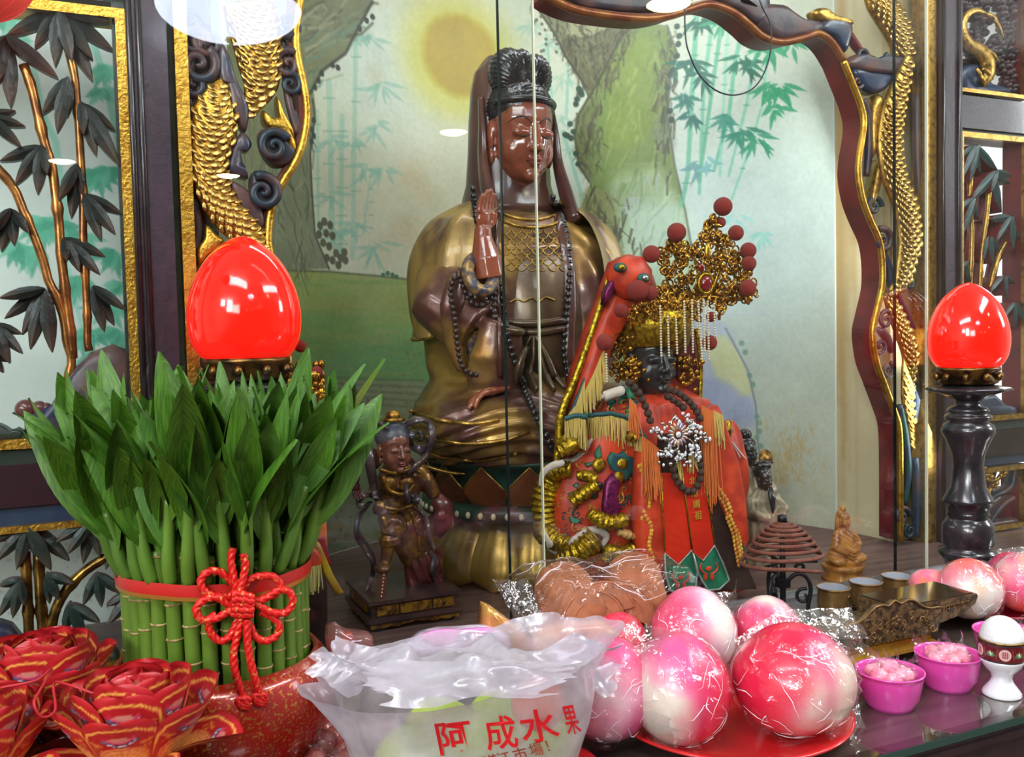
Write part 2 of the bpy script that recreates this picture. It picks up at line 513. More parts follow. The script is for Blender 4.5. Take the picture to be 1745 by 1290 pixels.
# wall behind the right-hand lattice with a bright window in it
WBY = 2.05
plane_box('wall_back_right', (1.55, WBY, 0.0), (2.50, WBY + 0.08, 2.68), m_plaster)
plane_box('wall_back_far', (3.9, WBY, 0.0), (4.6, WBY + 0.08, 2.68), m_plaster)
plane_box('wall_back_sill', (2.50, WBY, 0.0), (3.9, WBY + 0.08, 0.55), m_plaster)
wb = MB()
for x in (2.50, 3.87): wb.box((x + 0.012, WBY - 0.005, 1.66), (0.03, 0.05, 2.22))
wb.box((3.2, WBY - 0.005, 0.565), (1.38, 0.05, 0.03))
wo = wb.build('window_1', mat('white_paint', (235, 235, 232), 0.5), smooth=False); wo['kind'] = 'structure'
MB().box((3.2, WBY + 0.03, 1.66), (1.36, 0.006, 2.2)).build('pane', film('window_pane', base=0.02), wo, smooth=False)

# ------------------------------------------------------------------ niche wall with the painted landscape
NX, NY, NA, NB = 0.82, 1.39, 0.665, 0.62
NZ0, NZ1 = TT, 2.36
_t = np.linspace(math.pi, 0, 2001)
_arc = np.r_[0, np.cumsum(np.hypot(np.diff(NA * np.cos(_t)), np.diff(NB * np.sin(_t))))]
MW, MH = 800, 544
def niche_t(px, py):
    d = ray(px, py); ox, oy = -NX, -NY
    A = (d.x / NA) ** 2 + (d.y / NB) ** 2; B = 2 * (ox * d.x / NA ** 2 + oy * d.y / NB ** 2); C = (ox / NA) ** 2 + (oy / NB) ** 2 - 1
    k = (-B + math.sqrt(max(0, B * B - 4 * A * C))) / (2 * A)
    p = CAM + d * k
    return p
def mp(q):
    p = niche_t(q[0], q[1])
    t = math.atan2(max(0, p.y - NY) / NB, (p.x - NX) / NA)
    return (np.interp(math.pi - t, math.pi - _t, _arc) / _arc[-1] * (MW - 1), (NZ1 - p.z) / (NZ1 - NZ0) * (MH - 1))
cv = Canvas(MW, MH, (192, 194, 172))
K = 0.45 / 1.0                                     # photo pixel -> canvas pixel, roughly
def pp(*pts): return [mp(p) for p in pts]
def st(pts, w, col, al=1.0, w1=None, soft=0.6): cv.stroke([mp(p) for p in pts], w * K, col, al, None if w1 is None else w1 * K, soft)
def po(pts, col, al=1.0, soft=0): cv.poly([mp(p) for p in pts], col, al, soft)
def di(p, r, col, al=1.0, soft=1.0): cv.disc(mp(p), r * K, col, al, max(0.6, soft * K))
# ground tones of the wall
di((1250, 420), 330, (194, 212, 208), 0.85, 420)
di((690, 350), 170, (184, 178, 148), 0.8, 260)
di((640, 130), 120, (186, 198, 188), 0.6, 150)
for a, b, c in ((650, 425, 22), (700, 300, 26), (690, 395, 28), (640, 130, 14), (720, 330, 16)): di((a, b), c, (178, 150, 112), 0.35, 40)
# sun
for r_, al in ((150, .25), (122, .40), (104, .55)): di((778, 98), r_, (180, 172, 60), al, 40)
di((782, 96), 83, (160, 134, 0), 1.0, 20)
# left: faint bamboo
tl = (126, 172, 150)
for (x0, y0, x1, y1, w) in ((560, 140, 566, 420, 14), (606, 60, 600, 440, 11), (540, 190, 542, 420, 8), (582, 200, 580, 440, 12), (632, 290, 618, 400, 5)):
    st([(x0, y0), (x1, y1)], w, tl, 0.5)
    for k in range(5):
        yy = y0 + (y1 - y0) * (k + .5) / 5; st([(x0 - w * .7, yy), (x0 + w * .7, yy)], 2.5, (90, 140, 120), 0.6)
def bunch(cx, cy, n, ln, w, col, al, a0=20, a1=160, rs=random.Random(3)):
    for k in range(n):
        a = R(a0 + (a1 - a0) * (k + rs.uniform(-.3, .3)) / max(1, n - 1)); l = ln * rs.uniform(.6, 1.1)
        ox, oy = rs.uniform(-8, 8), rs.uniform(-8, 8)
        cv.leaf(mp((cx + ox, cy + oy)), mp((cx + ox + l * math.cos(a), cy + oy + l * math.sin(a))), w * K, col, al)
for (x, y, n, l) in ((606, 60, 7, 40), (632, 60, 6, 34), (645, 145, 8, 46), (640, 215, 7, 40), (655, 290, 7, 40), (600, 240, 6, 40), (620, 285, 7, 44), (566, 240, 6, 40), (560, 330, 6, 40), (640, 420, 8, 60), (600, 380, 7, 44), (575, 400, 7, 50)):
    bunch(x, y, n, l, 9, (120, 166, 148), 0.55, 10, 175)
# centre: bamboo behind the head and far shrubs
for (x0, y0, x1, y1, w) in ((945, 240, 962, 330, 8), (958, 225, 992, 340, 8), (930, 60, 950, 300, 6), (968, 90, 964, 200, 6)): st([(x0, y0), (x1, y1)], w, (112, 176, 156), 0.6)
for (x, y, n) in ((900, 40, 8), (940, 70, 8), (960, 130, 7), (955, 200, 6), (975, 250, 6)): bunch(x, y, n, 34, 7, (140, 176, 156), 0.5)
# hills and meadow
po([(300, 448), (460, 458), (560, 462), (640, 470), (725, 478), (800, 496), (960, 520), (1080, 560), (1080, 660), (300, 660)], (134, 146, 74), 0.96)
po([(300, 520), (600, 530), (740, 560), (1050, 600), (1050, 660), (300, 660)], (110, 150, 80), 0.7, 6)
po([(560, 600), (740, 560), (900, 600), (900, 660), (500, 660)], (84, 142, 106), 0.45, 8)
st([(440, 458), (560, 463), (640, 470), (725, 479)], 4, (70, 78, 48), 0.8)
po([(300, 640), (560, 648), (720, 650), (1000, 700), (1180, 800), (1180, 1010), (300, 1010)], (128, 138, 106), 0.95)
for k in range(5): st([(520, 640 + k * 9), (600, 645 + k * 10), (720, 648 + k * 12)], 5, (92, 98, 66), 0.5)
po([(300, 760), (700, 770), (900, 900), (900, 1010), (300, 1010)], (112, 122, 92), 0.7, 8)
rs = random.Random(11)
for k in range(90):
    x, y = rs.gauss(600, 26), rs.uniform(660, 960); di((x, y), rs.uniform(1.5, 4.5), (96, 74, 40), 0.7, 2)
for k in range(60): 
    x, y = rs.gauss(700, 12), rs.uniform(560, 760); di((x, y), rs.uniform(1.5, 3.5), (120, 96, 50), 0.45, 2)
for (x, y) in ((652, 469), (660, 466), (668, 469), (675, 472)): di((x, y), 5, (40, 88, 60), 0.95)
# left rock and trunk
dk, md = (66, 68, 50), (104, 108, 82)
po([(200, -80), (640, -80), (634, 4), (610, 48), (588, 92), (548, 122), (528, 160), (480, 200), (200, 240)], (108, 112, 82))
po([(200, 150), (530, 130), (538, 190), (528, 262), (532, 330), (536, 400), (560, 458), (200, 462)], (118, 122, 96))
po([(200, 0), (460, 0), (470, 200), (440, 460), (200, 460)], (112, 116, 78), 0.7, 5)
for k in range(120):
    x, y = rs.uniform(400, 620), rs.uniform(0, 150)
    if x > 640 - y * .75: continue
    st([(x, y), (x + rs.uniform(5, 30), y - rs.uniform(0, 22)), (x + rs.uniform(25, 50), y - rs.uniform(8, 34))], rs.uniform(2, 6), rs.choice((dk, (84, 88, 64), (132, 134, 104), (96, 126, 110), (146, 146, 116))), 0.65)
for k in range(130):
    x, y = rs.uniform(400, 528), rs.uniform(190, 450)
    st([(x, y), (x + rs.uniform(-4, 8), y + 18), (x + rs.uniform(-10, 20), y + rs.uniform(30, 66))], rs.uniform(2, 5), rs.choice((dk, (84, 86, 66), (148, 150, 122), (100, 98, 78))), 0.6)
st([(634, 4), (610, 48), (588, 92), (548, 122), (528, 160)], 6, (52, 52, 38), 0.9)
st([(532, 170), (536, 200), (528, 262), (531, 330), (536, 400), (560, 458)], 5, (58, 58, 44), 0.85)
for (x, y) in ((566, 112), (575, 116), (542, 138), (548, 126), (536, 150), (534, 206), (531, 222), (534, 232), (530, 242), (634, 30), (624, 36), (612, 50)): di((x, y), 6, (40, 46, 42), 0.95)
for (x, y) in ((545, 385), (552, 378), (562, 384), (543, 400), (555, 398), (566, 402), (550, 414), (560, 420), (572, 432), (580, 440), (566, 444), (586, 430), (588, 444), (576, 452), (556, 440)): di((x, y), 8, (72, 70, 46), 0.95)
# right rock: dark wall, green cliff, pale foot
po([(905, -60), (905, 0), (945, 60), (962, 96), (998, 150), (1000, 168), (1020, 170), (1110, 60), (1160, -60)], (122, 124, 90))
po([(960, -60), (940, 0), (1000, 30), (1050, 40), (1000, 70), (965, 60)], (160, 158, 118), 0.8, 2)
po([(955, 70), (1010, 60), (1100, 20), (1050, 130), (1002, 170), (990, 140)], (100, 98, 66), 0.9)
po([(1000, 165), (1060, 60), (1085, 38), (1135, 44), (1152, 90), (1140, 140), (1136, 200), (1150, 290), (1168, 360), (1180, 450), (1185, 560), (1060, 600), (1000, 480), (990, 350), (1006, 310), (985, 280), (978, 230), (985, 195)], (112, 132, 66))
po([(1040, 110), (1080, 60), (1110, 70), (1125, 200), (1080, 260), (1030, 250)], (126, 142, 58), 0.8, 4)
po([(985, 195), (1020, 160), (1010, 240), (1010, 310), (985, 290), (978, 230)], (96, 104, 58), 0.7, 2)
po([(1040, 300), (1120, 280), (1165, 360), (1180, 470), (1060, 480), (1030, 380)], (168, 190, 148), 0.75, 6)
po([(1070, 340), (1168, 350), (1190, 620), (1060, 620), (1050, 480)], (182, 206, 188), 0.75, 6)
po([(1000, 318), (1040, 330), (1062, 440), (1050, 500), (985, 480), (980, 380)], (136, 140, 88), 0.85, 2)
po([(1115, 190), (1142, 195), (1150, 250), (1130, 265), (1108, 230)], (120, 124, 112), 0.6, 3)
def scrub(P, n, cols, l0, l1, w0, w1, ang, spread=.5, al=.75):
    xs = [p[0] for p in P]; ys = [p[1] for p in P]; k = 0
    while k < n:
        x, y = rs.uniform(min(xs), max(xs)), rs.uniform(min(ys), max(ys)); ins = False
        for i in range(len(P)):
            (xa, ya), (xb, yb) = P[i], P[(i + 1) % len(P)]
            if (ya > y) != (yb > y) and x < (xb - xa) * (y - ya) / (yb - ya) + xa: ins = not ins
        if not ins: continue
        a = R(ang) + rs.gauss(0, spread); l = rs.uniform(l0, l1); mx, my = x + l * .5 * math.cos(a) + rs.gauss(0, 3), y + l * .5 * math.sin(a) + rs.gauss(0, 3)
        st([(x, y), (mx, my), (x + l * math.cos(a), y + l * math.sin(a))], rs.uniform(w0, w1), rs.choice(cols), al, 1.0); k += 1
dkc = ((58, 56, 38), (74, 72, 50), (96, 92, 60), (128, 128, 90), (62, 64, 46))
scrub([(955, 66), (1012, 50), (1105, 22), (1056, 130), (1004, 172), (988, 140)], 150, dkc, 10, 34, 2, 6, 100)
scrub([(905, 0), (960, 0), (1010, 60), (1000, 160), (962, 96)], 60, dkc, 10, 30, 2, 5, 70)
scrub([(1118, 40), (1150, 50), (1150, 130), (1134, 200), (1112, 150)], 60, dkc, 10, 34, 2, 6, 95)
scrub([(980, 190), (1010, 170), (1030, 240), (1006, 320), (980, 270)], 60, dkc, 10, 30, 2, 5, 80)
scrub([(985, 320), (1050, 330), (1064, 450), (985, 450)], 70, ((92, 90, 58), (120, 118, 76), (160, 156, 100), (70, 70, 48)), 12, 40, 2, 6, 75)
scrub([(1020, 170), (1120, 80), (1140, 260), (1060, 320)], 60, ((98, 118, 52), (140, 156, 80), (110, 130, 74), (156, 166, 96)), 20, 60, 3, 9, 108, .25, .5)
scrub([(1050, 310), (1160, 290), (1180, 460), (1070, 480)], 60, ((150, 178, 142), (190, 208, 176), (130, 156, 128), (172, 180, 190)), 20, 60, 3, 8, 112, .3, .5)
scrub([(300, 460), (730, 480), (1000, 540), (1000, 640), (300, 640)], 140, ((140, 152, 80), (104, 138, 72), (120, 156, 92), (150, 150, 84)), 40, 120, 4, 12, 6, .1, .35)
scrub([(300, 650), (720, 655), (1000, 720), (1000, 960), (300, 960)], 120, ((118, 128, 98), (140, 146, 110), (104, 112, 84), (128, 124, 92)), 30, 110, 4, 12, 8, .15, .35)
for (a, b, n) in (((1070, 60), (1010, 165), 20), ((1020, 170), (1000, 250), 14), ((1130, 60), (1142, 200), 22), ((1005, 330), (1050, 430), 18), ((960, 60), (1000, 150), 14), ((1130, 200), (1135, 300), 14), ((1060, 330), (1090, 430), 12)):
    for k in range(n):
        t = rs.random(); x, y = a[0] + (b[0] - a[0]) * t + rs.gauss(0, 9), a[1] + (b[1] - a[1]) * t + rs.gauss(0, 9)
        st([(x, y), (x + rs.uniform(-10, 4), y + rs.uniform(12, 34))], rs.uniform(2, 5.5), rs.choice(((62, 58, 40), (74, 72, 50), (96, 92, 60))), 0.75)
st([(905, 0), (945, 60), (962, 96), (998, 150)], 5, (60, 58, 42), 0.9)
st([(1085, 38), (1058, 62), (1018, 140), (985, 195), (978, 230), (985, 282), (1003, 310)], 5, (62, 62, 42), 0.9)
st([(1135, 44), (1152, 90), (1140, 140), (1136, 200), (1148, 280), (1166, 360), (1182, 450)], 4, (84, 86, 76), 0.8)
for (x, y) in ((985, 152), (990, 162), (982, 170), (980, 178), (988, 158), (970, 212), (966, 232), (972, 236), (976, 225), (962, 230), (980, 262), (984, 280), (1152, 46), (1156, 62), (1154, 76), (1152, 96), (1145, 120), (1136, 150), (1140, 190), (1143, 205), (1140, 128)): di((x, y), 6.5, (38, 66, 50), 0.95)
for k in range(26): di((rs.uniform(905, 960), 0 + rs.random() * 90), 3.5, (70, 72, 54), 0.8)
# right bamboo
for (pts, w, c) in (([(1186, 20), (1180, 120), (1170, 300), (1160, 350)], 11, (88, 172, 138)), ([(1212, 40), (1205, 90), (1198, 140), (1190, 330)], 9, (104, 180, 148)), ([(1228, 40), (1218, 110), (1205, 200), (1190, 310)], 9, (84, 164, 132)), ([(1262, 55), (1250, 110), (1240, 200), (1215, 290)], 9, (92, 176, 142)), ([(1292, 60), (1270, 180), (1240, 300)], 7, (120, 190, 164)), ([(1305, 80), (1300, 170), (1270, 270), (1245, 340)], 6, (124, 194, 166)), ([(1240, 40), (1236, 90), (1230, 200), (1225, 300)], 7, (140, 200, 176))):
    st(pts, w, c, 0.8, w * .8)
    for k in range(4):
        i = min(len(pts) - 2, k * (len(pts) - 1) // 4); f = (k * (len(pts) - 1) / 4) - i
        x = pts[i][0] * (1 - f) + pts[i + 1][0] * f; y = pts[i][1] * (1 - f) + pts[i + 1][1] * f
        st([(x - w * .6, y), (x + w * .6, y)], 2.5, (50, 130, 100), .6)
dt, gt = (28, 92, 74), (52, 150, 106)
for (x, y, n, l, c) in ((1190, 34, 9, 44, dt), (1225, 34, 7, 34, gt), (1180, 104, 9, 46, dt), (1195, 130, 8, 44, dt), (1160, 112, 6, 34, dt), (1165, 165, 8, 40, (40, 110, 96)), (1175, 195, 8, 42, (36, 100, 88)), (1260, 100, 9, 44, (30, 110, 84)), (1275, 110, 7, 34, dt), (1310, 78, 10, 44, gt), (1345, 72, 8, 34, gt), (1300, 84, 7, 34, gt), (1305, 145, 10, 46, gt), (1330, 150, 9, 42, gt), (1320, 180, 8, 36, gt), (1235, 200, 8, 42, (60, 140, 122)), (1262, 222, 9, 46, (52, 130, 108)), (1290, 235, 9, 40, (60, 146, 112)), (1185, 280, 7, 40, (96, 150, 150)), (1205, 275, 6, 34, (120, 176, 176)), (1300, 400, 6, 30, (150, 206, 196)), (1255, 370, 5, 40, (160, 210, 204))):
    bunch(x, y, n, l, 9, c, 0.88, 15, 165)
# pale rocks and water at the lower right
po([(1180, 540), (1215, 540), (1240, 560), (1275, 640), (1286, 700), (1300, 800), (1325, 960), (1180, 980)], (184, 194, 214), 0.85, 3)
po([(1195, 580), (1235, 570), (1262, 610), (1282, 668), (1262, 680), (1222, 650)], (212, 216, 158), 0.85, 2)
po([(1250, 720), (1285, 730), (1305, 850), (1330, 950), (1250, 960)], (206, 208, 156), 0.7, 4)
po([(1195, 640), (1240, 650), (1283, 690), (1282, 730), (1200, 720)], (162, 172, 206), 0.7, 3)
st([(1235, 560), (1272, 630), (1286, 690), (1290, 760), (1310, 860), (1322, 950)], 4, (120, 128, 140), 0.7)
for (x, y) in ((1262, 585), (1268, 600), (1276, 640), (1281, 655), (1288, 710), (1292, 720), (1288, 745), (1294, 760), (1292, 735)): di((x, y), 6, (120, 160, 140), 0.8)
for k in range(22): st([(1240 + rs.uniform(0, 26), 690 + rs.uniform(0, 80)), (1240 + rs.uniform(0, 40), 700 + rs.uniform(0, 100))], 2, (150, 150, 160), .4)
# flaking stains on the right
for k in range(150):
    x = rs.gauss(1345, 24); y = rs.gauss(775, 34)
    st([(x, y), (x + rs.uniform(-6, 6), y + rs.uniform(4, 18))], rs.uniform(2, 5), (196, 158, 92), 0.35)
for k in range(26):
    x = rs.uniform(1270, 1370); y = rs.uniform(540, 720); st([(x, y), (x + 1, y + rs.uniform(4, 14))], 2.5, (196, 176, 150), .4)
cv.noise(16, 0.05); cv.noise(18, 0.35)
# bare plaster beyond the edge of the painting
ue = mp((1425, 600))[0]; k0 = int(ue)
b0 = Canvas(MW - k0, MH, (200, 186, 150)); b0.noise(26, 0.03)
for k in range(30):
    x = abs(rs.gauss(0, 9)); b0.stroke([(x, rs.uniform(0, MH)), (x + rs.uniform(-3, 4), rs.uniform(0, MH))], rs.uniform(2, 7), (172, 142, 92), .28, soft=2)
b0.noise(10, 0.4)
cv.a[:, k0:] = b0.a
cv.a[:, k0 - 2:k0] = (206, 216, 212)
_th = np.interp(np.linspace(0, _arc[-1], MW), _arc, _t); _zz = np.linspace(NZ1, NZ0, MH)
G = np.zeros((MH, MW, 3)); G[..., 0] = NX + NA * np.cos(_th)[None]; G[..., 1] = NY + NB * np.sin(_th)[None]; G[..., 2] = _zz[:, None]
# the painted ground stands a little proud of the bare plaster
G[:, :k0, 1] -= 0.004
m_mural = mat('painted_wall', (200, 200, 190), 0.36, attr=True, bump=0.10, bscale=260)
ob = MB().grid(G).build('wall_niche', m_mural, paint=cv.linear().reshape(-1, 3)); ob['kind'] = 'structure'
ob['label'] = 'curved niche wall painted with sun, cliffs and teal bamboo'

plane_box('wall_niche_edge_left', (0.085, 1.40, TT), (NX - NA + .003, 1.42, NZ1), mat('rock_wash', (104, 108, 78), .6, col2=(70, 74, 54), nscale=14))
plane_box('wall_niche_edge_right', (NX + NA - .003, 1.40, TT), (1.575, 1.42, NZ1), mat('stained_plaster', (200, 186, 150), .6, col2=(176, 150, 104), nscale=8))
# ------------------------------------------------------------------ whitewashed wall with painted bamboo behind the left lattice
LY = 1.60
p0, p1 = at_y(-60, 0, LY), at_y(250, 0, LY)
lx0, lx1 = -0.75, 0.205
lz0, lz1 = TT, 2.36
LW, LH = 380, 540
def lp(q):
    p = at_y(q[0], q[1], LY); return ((p.x - lx0) / (lx1 - lx0) * (LW - 1), (lz1 - p.z) / (lz1 - lz0) * (LH - 1))
cl = Canvas(LW, LH, (206, 216, 208)); cl.noise(14, 0.02)
tq = (92, 178, 146)
def ls(pts, w, col, al): cl.stroke([lp(p) for p in pts], w * .42, col, al)
ls([(40, 40), (75, 200), (95, 240), (120, 420)], 9, (140, 200, 178), .85)
ls([(155, 60), (180, 140), (205, 260)], 10, (128, 196, 170), .8)
ls([(100, 380), (140, 560), (200, 700)], 6, (150, 206, 190), .8)
ls([(10, 60), (60, 110)], 12, (140, 200, 178), .7)
for (x, y, n, l, a0, a1) in ((0, 20, 7, 60, 0, 120), (10, 60, 6, 46, 20, 150), (180, 110, 7, 44, 40, 150), (175, 150, 6, 40, 20, 150), (165, 290, 9, 50, 20, 170), (185, 285, 8, 40, 20, 160), (75, 370, 10, 60, 10, 175), (100, 380, 9, 56, 10, 170), (140, 400, 7, 50, 10, 170), (60, 420, 8, 56, 40, 160), (30, 410, 6, 50, 60, 150), (195, 425, 8, 50, 60, 170), (205, 480, 8, 40, 40, 170), (185, 520, 8, 50, 20, 170), (150, 560, 8, 56, 40, 150), (200, 560, 7, 50, 60, 170), (130, 470, 8, 56, 30, 150), (165, 600, 7, 44, 30, 150)):
    for k in range(n):
        a = R(a0 + (a1 - a0) * (k + rs.uniform(-.3, .3)) / max(1, n - 1)); L_ = l * rs.uniform(.6, 1.1)
        cl.leaf(lp((x, y)), lp((x + L_ * math.cos(a), y + L_ * math.sin(a))), 5.2, rs.choice((tq, (70, 160, 130), (110, 190, 160))), .85)
zlow = lp((0, 880))[1]
for k in range(700):
    x, y = rs.uniform(0, LW), rs.uniform(zlow, LH); cl.disc((x, y), rs.uniform(.3, .8), (110, 110, 100), .5)
cl.noise(8, 0.4)
G = np.zeros((LH, LW, 3)); G[..., 0] = np.linspace(lx0, lx1, LW)[None]; G[..., 1] = LY; G[..., 2] = np.linspace(lz1, lz0, LH)[:, None]
ob = MB().grid(G).build('wall_back_left', mat('whitewash', (215, 220, 214), 0.6, attr=True), paint=cl.linear().reshape(-1, 3)); ob['kind'] = 'structure'
ob['label'] = 'whitewashed wall painted with pale teal bamboo'

# ------------------------------------------------------------------ altar table
m_table = mat('purple_lacquer', (156, 54, 116), 0.22, col2=(166, 66, 128), nscale=9, coat=0.5)
m_dark = mat('black_lacquer', (26, 18, 22), 0.28, col2=(40, 28, 32), nscale=30, coat=0.3)
FRONT = 0.70
t = thing('altar_table', 'long dark lacquered altar table under a sheet of glass', 'table', (0.8, 1.2, 0))
tb = MB().box((0, -0.025, TT - 0.029), (2.9, 0.90, 0.038)); tb.build('table_top', m_table, t, smooth=False)
MB().box((0, 0.155, TT - 0.005), (2.9, 1.28, 0.0095)).build('inner_ledge', mat('worn_brown_board', (112, 86, 80), 0.4, col2=(88, 66, 64), nscale=7, stretch=(1, 8, 1)), t, smooth=False)
gl = MB().box((0, -0.245, TT - 0.0045), (2.9, 0.51, 0.009)); gl.build('glass_sheet', film('table_glass', tint=(226, 236, 232), rough=0.05, base=0.05, gain=1.3), t, smooth=False)
MB().box((0, -0.5005, TT - 0.0045), (2.9, 0.001, 0.0085)).build('glass_edge', mat('green_glass_edge', (40, 66, 60), 0.15), t, smooth=False)
MB().box((0, -0.4865, TT - 0.041), (2.9, 0.022, 0.058)).box((0, -0.4985, TT - 0.02), (2.9, 0.004, 0.008)).build('edge_moulding', m_dark, t, smooth=False)
MB().box((0, -0.44, 0.62), (2.8, 0.03, 0.66)).build('front_panel', mat('dark_carved_front', (48, 26, 22), 0.35, col2=(30, 18, 18), nscale=25), t, smooth=False)
for sx in (-1.36, 1.36):
    for sy in (-0.41, 0.45): MB().box((sx, sy, 0.475), (0.09, 0.09, 0.95)).build('leg', m_dark, t, smooth=False)

# ------------------------------------------------------------------ lamps of the hall (seen mirrored in the glass)
m_dome = mat('opal_dome_glass', (240, 244, 255), 0.25, emit=(226, 236, 255), estr=22.0)
m_ring = mat('brass_fitting', (170, 126, 60), .3, .9)
def dome_lamp(x, y, label):
    t = thing('dome_lamp', label, 'lamp', (x, y, 2.68))
    prof = [(.0, -.155)] + [(.25 * math.sin(a), -.045 - .11 * math.cos(a)) for a in np.linspace(.1, math.pi / 2, 12)]
    MB().lathe(prof, 40).build('dome', m_dome, t)
    MB().lathe([(.255, -.05), (.262, -.04), (.255, -.02), (.20, 0.0)], 40).build('rim', m_ring, t)
    MB().lathe([(.0, -.195), (.010, -.185), (.006, -.175), (.022, -.165), (.016, -.155), (.0, -.15)], 16).build('finial', m_ring, t)
dome_lamp(.449, -1.05, 'opal glass dome ceiling lamp mirrored above the gold dragon')
m_dl = mat('warm_downlight', (255, 240, 200), .4, emit=(255, 232, 180), estr=60.0)
for i, (x, y, w) in enumerate(((1.969, -2.854, 'mirrored beside the statue'), (.882, -4.732, 'mirrored on the gold dragon'), (-.218, -4.486, 'mirrored on the left bamboo panel'), (1.985, -.60, 'mirrored at the top of the niche frame'))):
    t = thing('downlight', 'small round warm ceiling downlight ' + w, 'lamp', (x, y, 2.68))
    MB().lathe([(.0, -.022), (.04, -.019), (.07, -.010), (.084, -.002)], 24).build('lens', m_dl, t)
    MB().lathe([(.084, -.003), (.096, -.003), (.099, 0.0)], 24).build('trim_ring', MATS['white_paint'], t)
# ------------------------------------------------------------------ carved screen around the niche
SY = 1.37                                   # front plane of the screen
m_post = mat('plum_lacquer', (46, 30, 44), 0.40, col2=(58, 38, 52), nscale=60, bump=0.25, bscale=160, coat=0.25)
m_gold = mat('gold_leaf', (206, 158, 62), 0.30, 0.9, col2=(150, 100, 30), nscale=60, lo=.45, hi=.75, bump=0.5, bscale=220)
m_gold2 = mat('old_gold', (186, 146, 70), 0.34, 0.85, col2=(96, 66, 30), nscale=90, lo=.45, hi=.75, bump=0.4, bscale=260)
m_green = mat('green_black_paint', (22, 42, 34), 0.38, col2=(40, 48, 40), nscale=30, bump=0.15)
m_blue = mat('deep_blue_paint', (30, 44, 70), 0.40, col2=(44, 60, 80), nscale=18, bump=0.15)
m_red = mat('maroon_paint', (120, 40, 42), 0.42, col2=(96, 32, 36), nscale=18, bump=0.1)
m_brown = mat('brown_violet_paint', (96, 66, 62), 0.38, col2=(50, 44, 54), nscale=22, bump=0.2)
m_cloud = mat('cloud_paint', (34, 48, 60), 0.36, col2=(104, 66, 58), nscale=16, lo=.42, hi=.62, bump=0.2)
def X_(px, py=600): return at_y(px, py, SY).x
def Z_(px, py): return at_y(px, py, SY).z
ntr = [0]
def trim(lo, hi, m, nm=None):
    ntr[0] += 1
    return plane_box(nm or 'trim_%d' % ntr[0], lo, hi, m)
ZTOP = 2.42
# posts either side of the niche, with ridged edges
pl0, pl1 = X_(241), X_(303); pr0, pr1 = X_(1584), X_(1612)
pl_ = trim((pl0, SY - 0.03, TT), (pl1, SY + 0.05, ZTOP), m_post)
pr_ = trim((pr0, SY - 0.03, TT), (pr1 + 0.012, SY + 0.05, ZTOP), m_post)
for q, dx in ((pl_, pl0), (pl_, pl0 + 0.012), (pr_, pr0 + 0.004), (pr_, pr1)):
    MB().tube([(dx, SY - 0.031, TT), (dx, SY - 0.031, ZTOP)], 0.0045, 8).build('bead_moulding', m_dark, q)
# rails of the left and right bays
lx = -0.75; rx = 2.3
def rail(x0, x1, pxs, ya, yb, m, d0=-0.02, d1=0.045):
    za, zb = Z_(pxs, ya), Z_(pxs, yb); return trim((x0, SY + d0, zb), (x1, SY + d1, za), m)
rl = rail(lx, pl0, 120, 783, 853, mat('maroon_black_lacquer', (44, 20, 28), 0.3, coat=.3))
rail(lx, pl0, 120, 760, 783, m_green, -0.012)
rail(lx, pl0, 120, 853, 884, m_blue, -0.012)
rail(pr1, rx, 1680, 172, 226, m_post); rail(pr1, rx, 1680, 730, 775, m_dark); 
rail(pr1, rx, 1680, 775, 792, m_blue, -0.012)
rail(lx, pl0, 120, -60, -8, m_green)

# leaf of a carved panel: a keeled blade, front face green, edges in the second colour
def blade_data(name, mats, thick=0.35, w=0.30):
    xs = [0, .12, .3, .52, .74, .9, 1.0]; ws = [.16, .62, .92, 1.0, .72, .36, .04]
    V, F, MI = [], [], []
    for x, q in zip(xs, ws):
        h = q * w / 2
        V += [(x, -h, 0), (x, -h * .5, -.035), (x, 0, -.085 * (q * .6 + .4)), (x, h * .5, -.035), (x, h, 0), (x, h * .94, thick), (x, -h * .94, thick)]
    for i in range(len(xs) - 1):
        a = i * 7; b = a + 7
        for k in range(7):
            k2 = (k + 1) % 7; F.append((a + k, a + k2, b + k2, b + k)); MI.append(0 if k < 4 else 1)
    F.append(tuple(range(7))); MI.append(1); F.append(tuple(reversed(range(42, 49)))); MI.append(1)
    me = mesh_data(name, V, F, mats, smooth=False); me.polygons.foreach_set('material_index', MI)
    return me
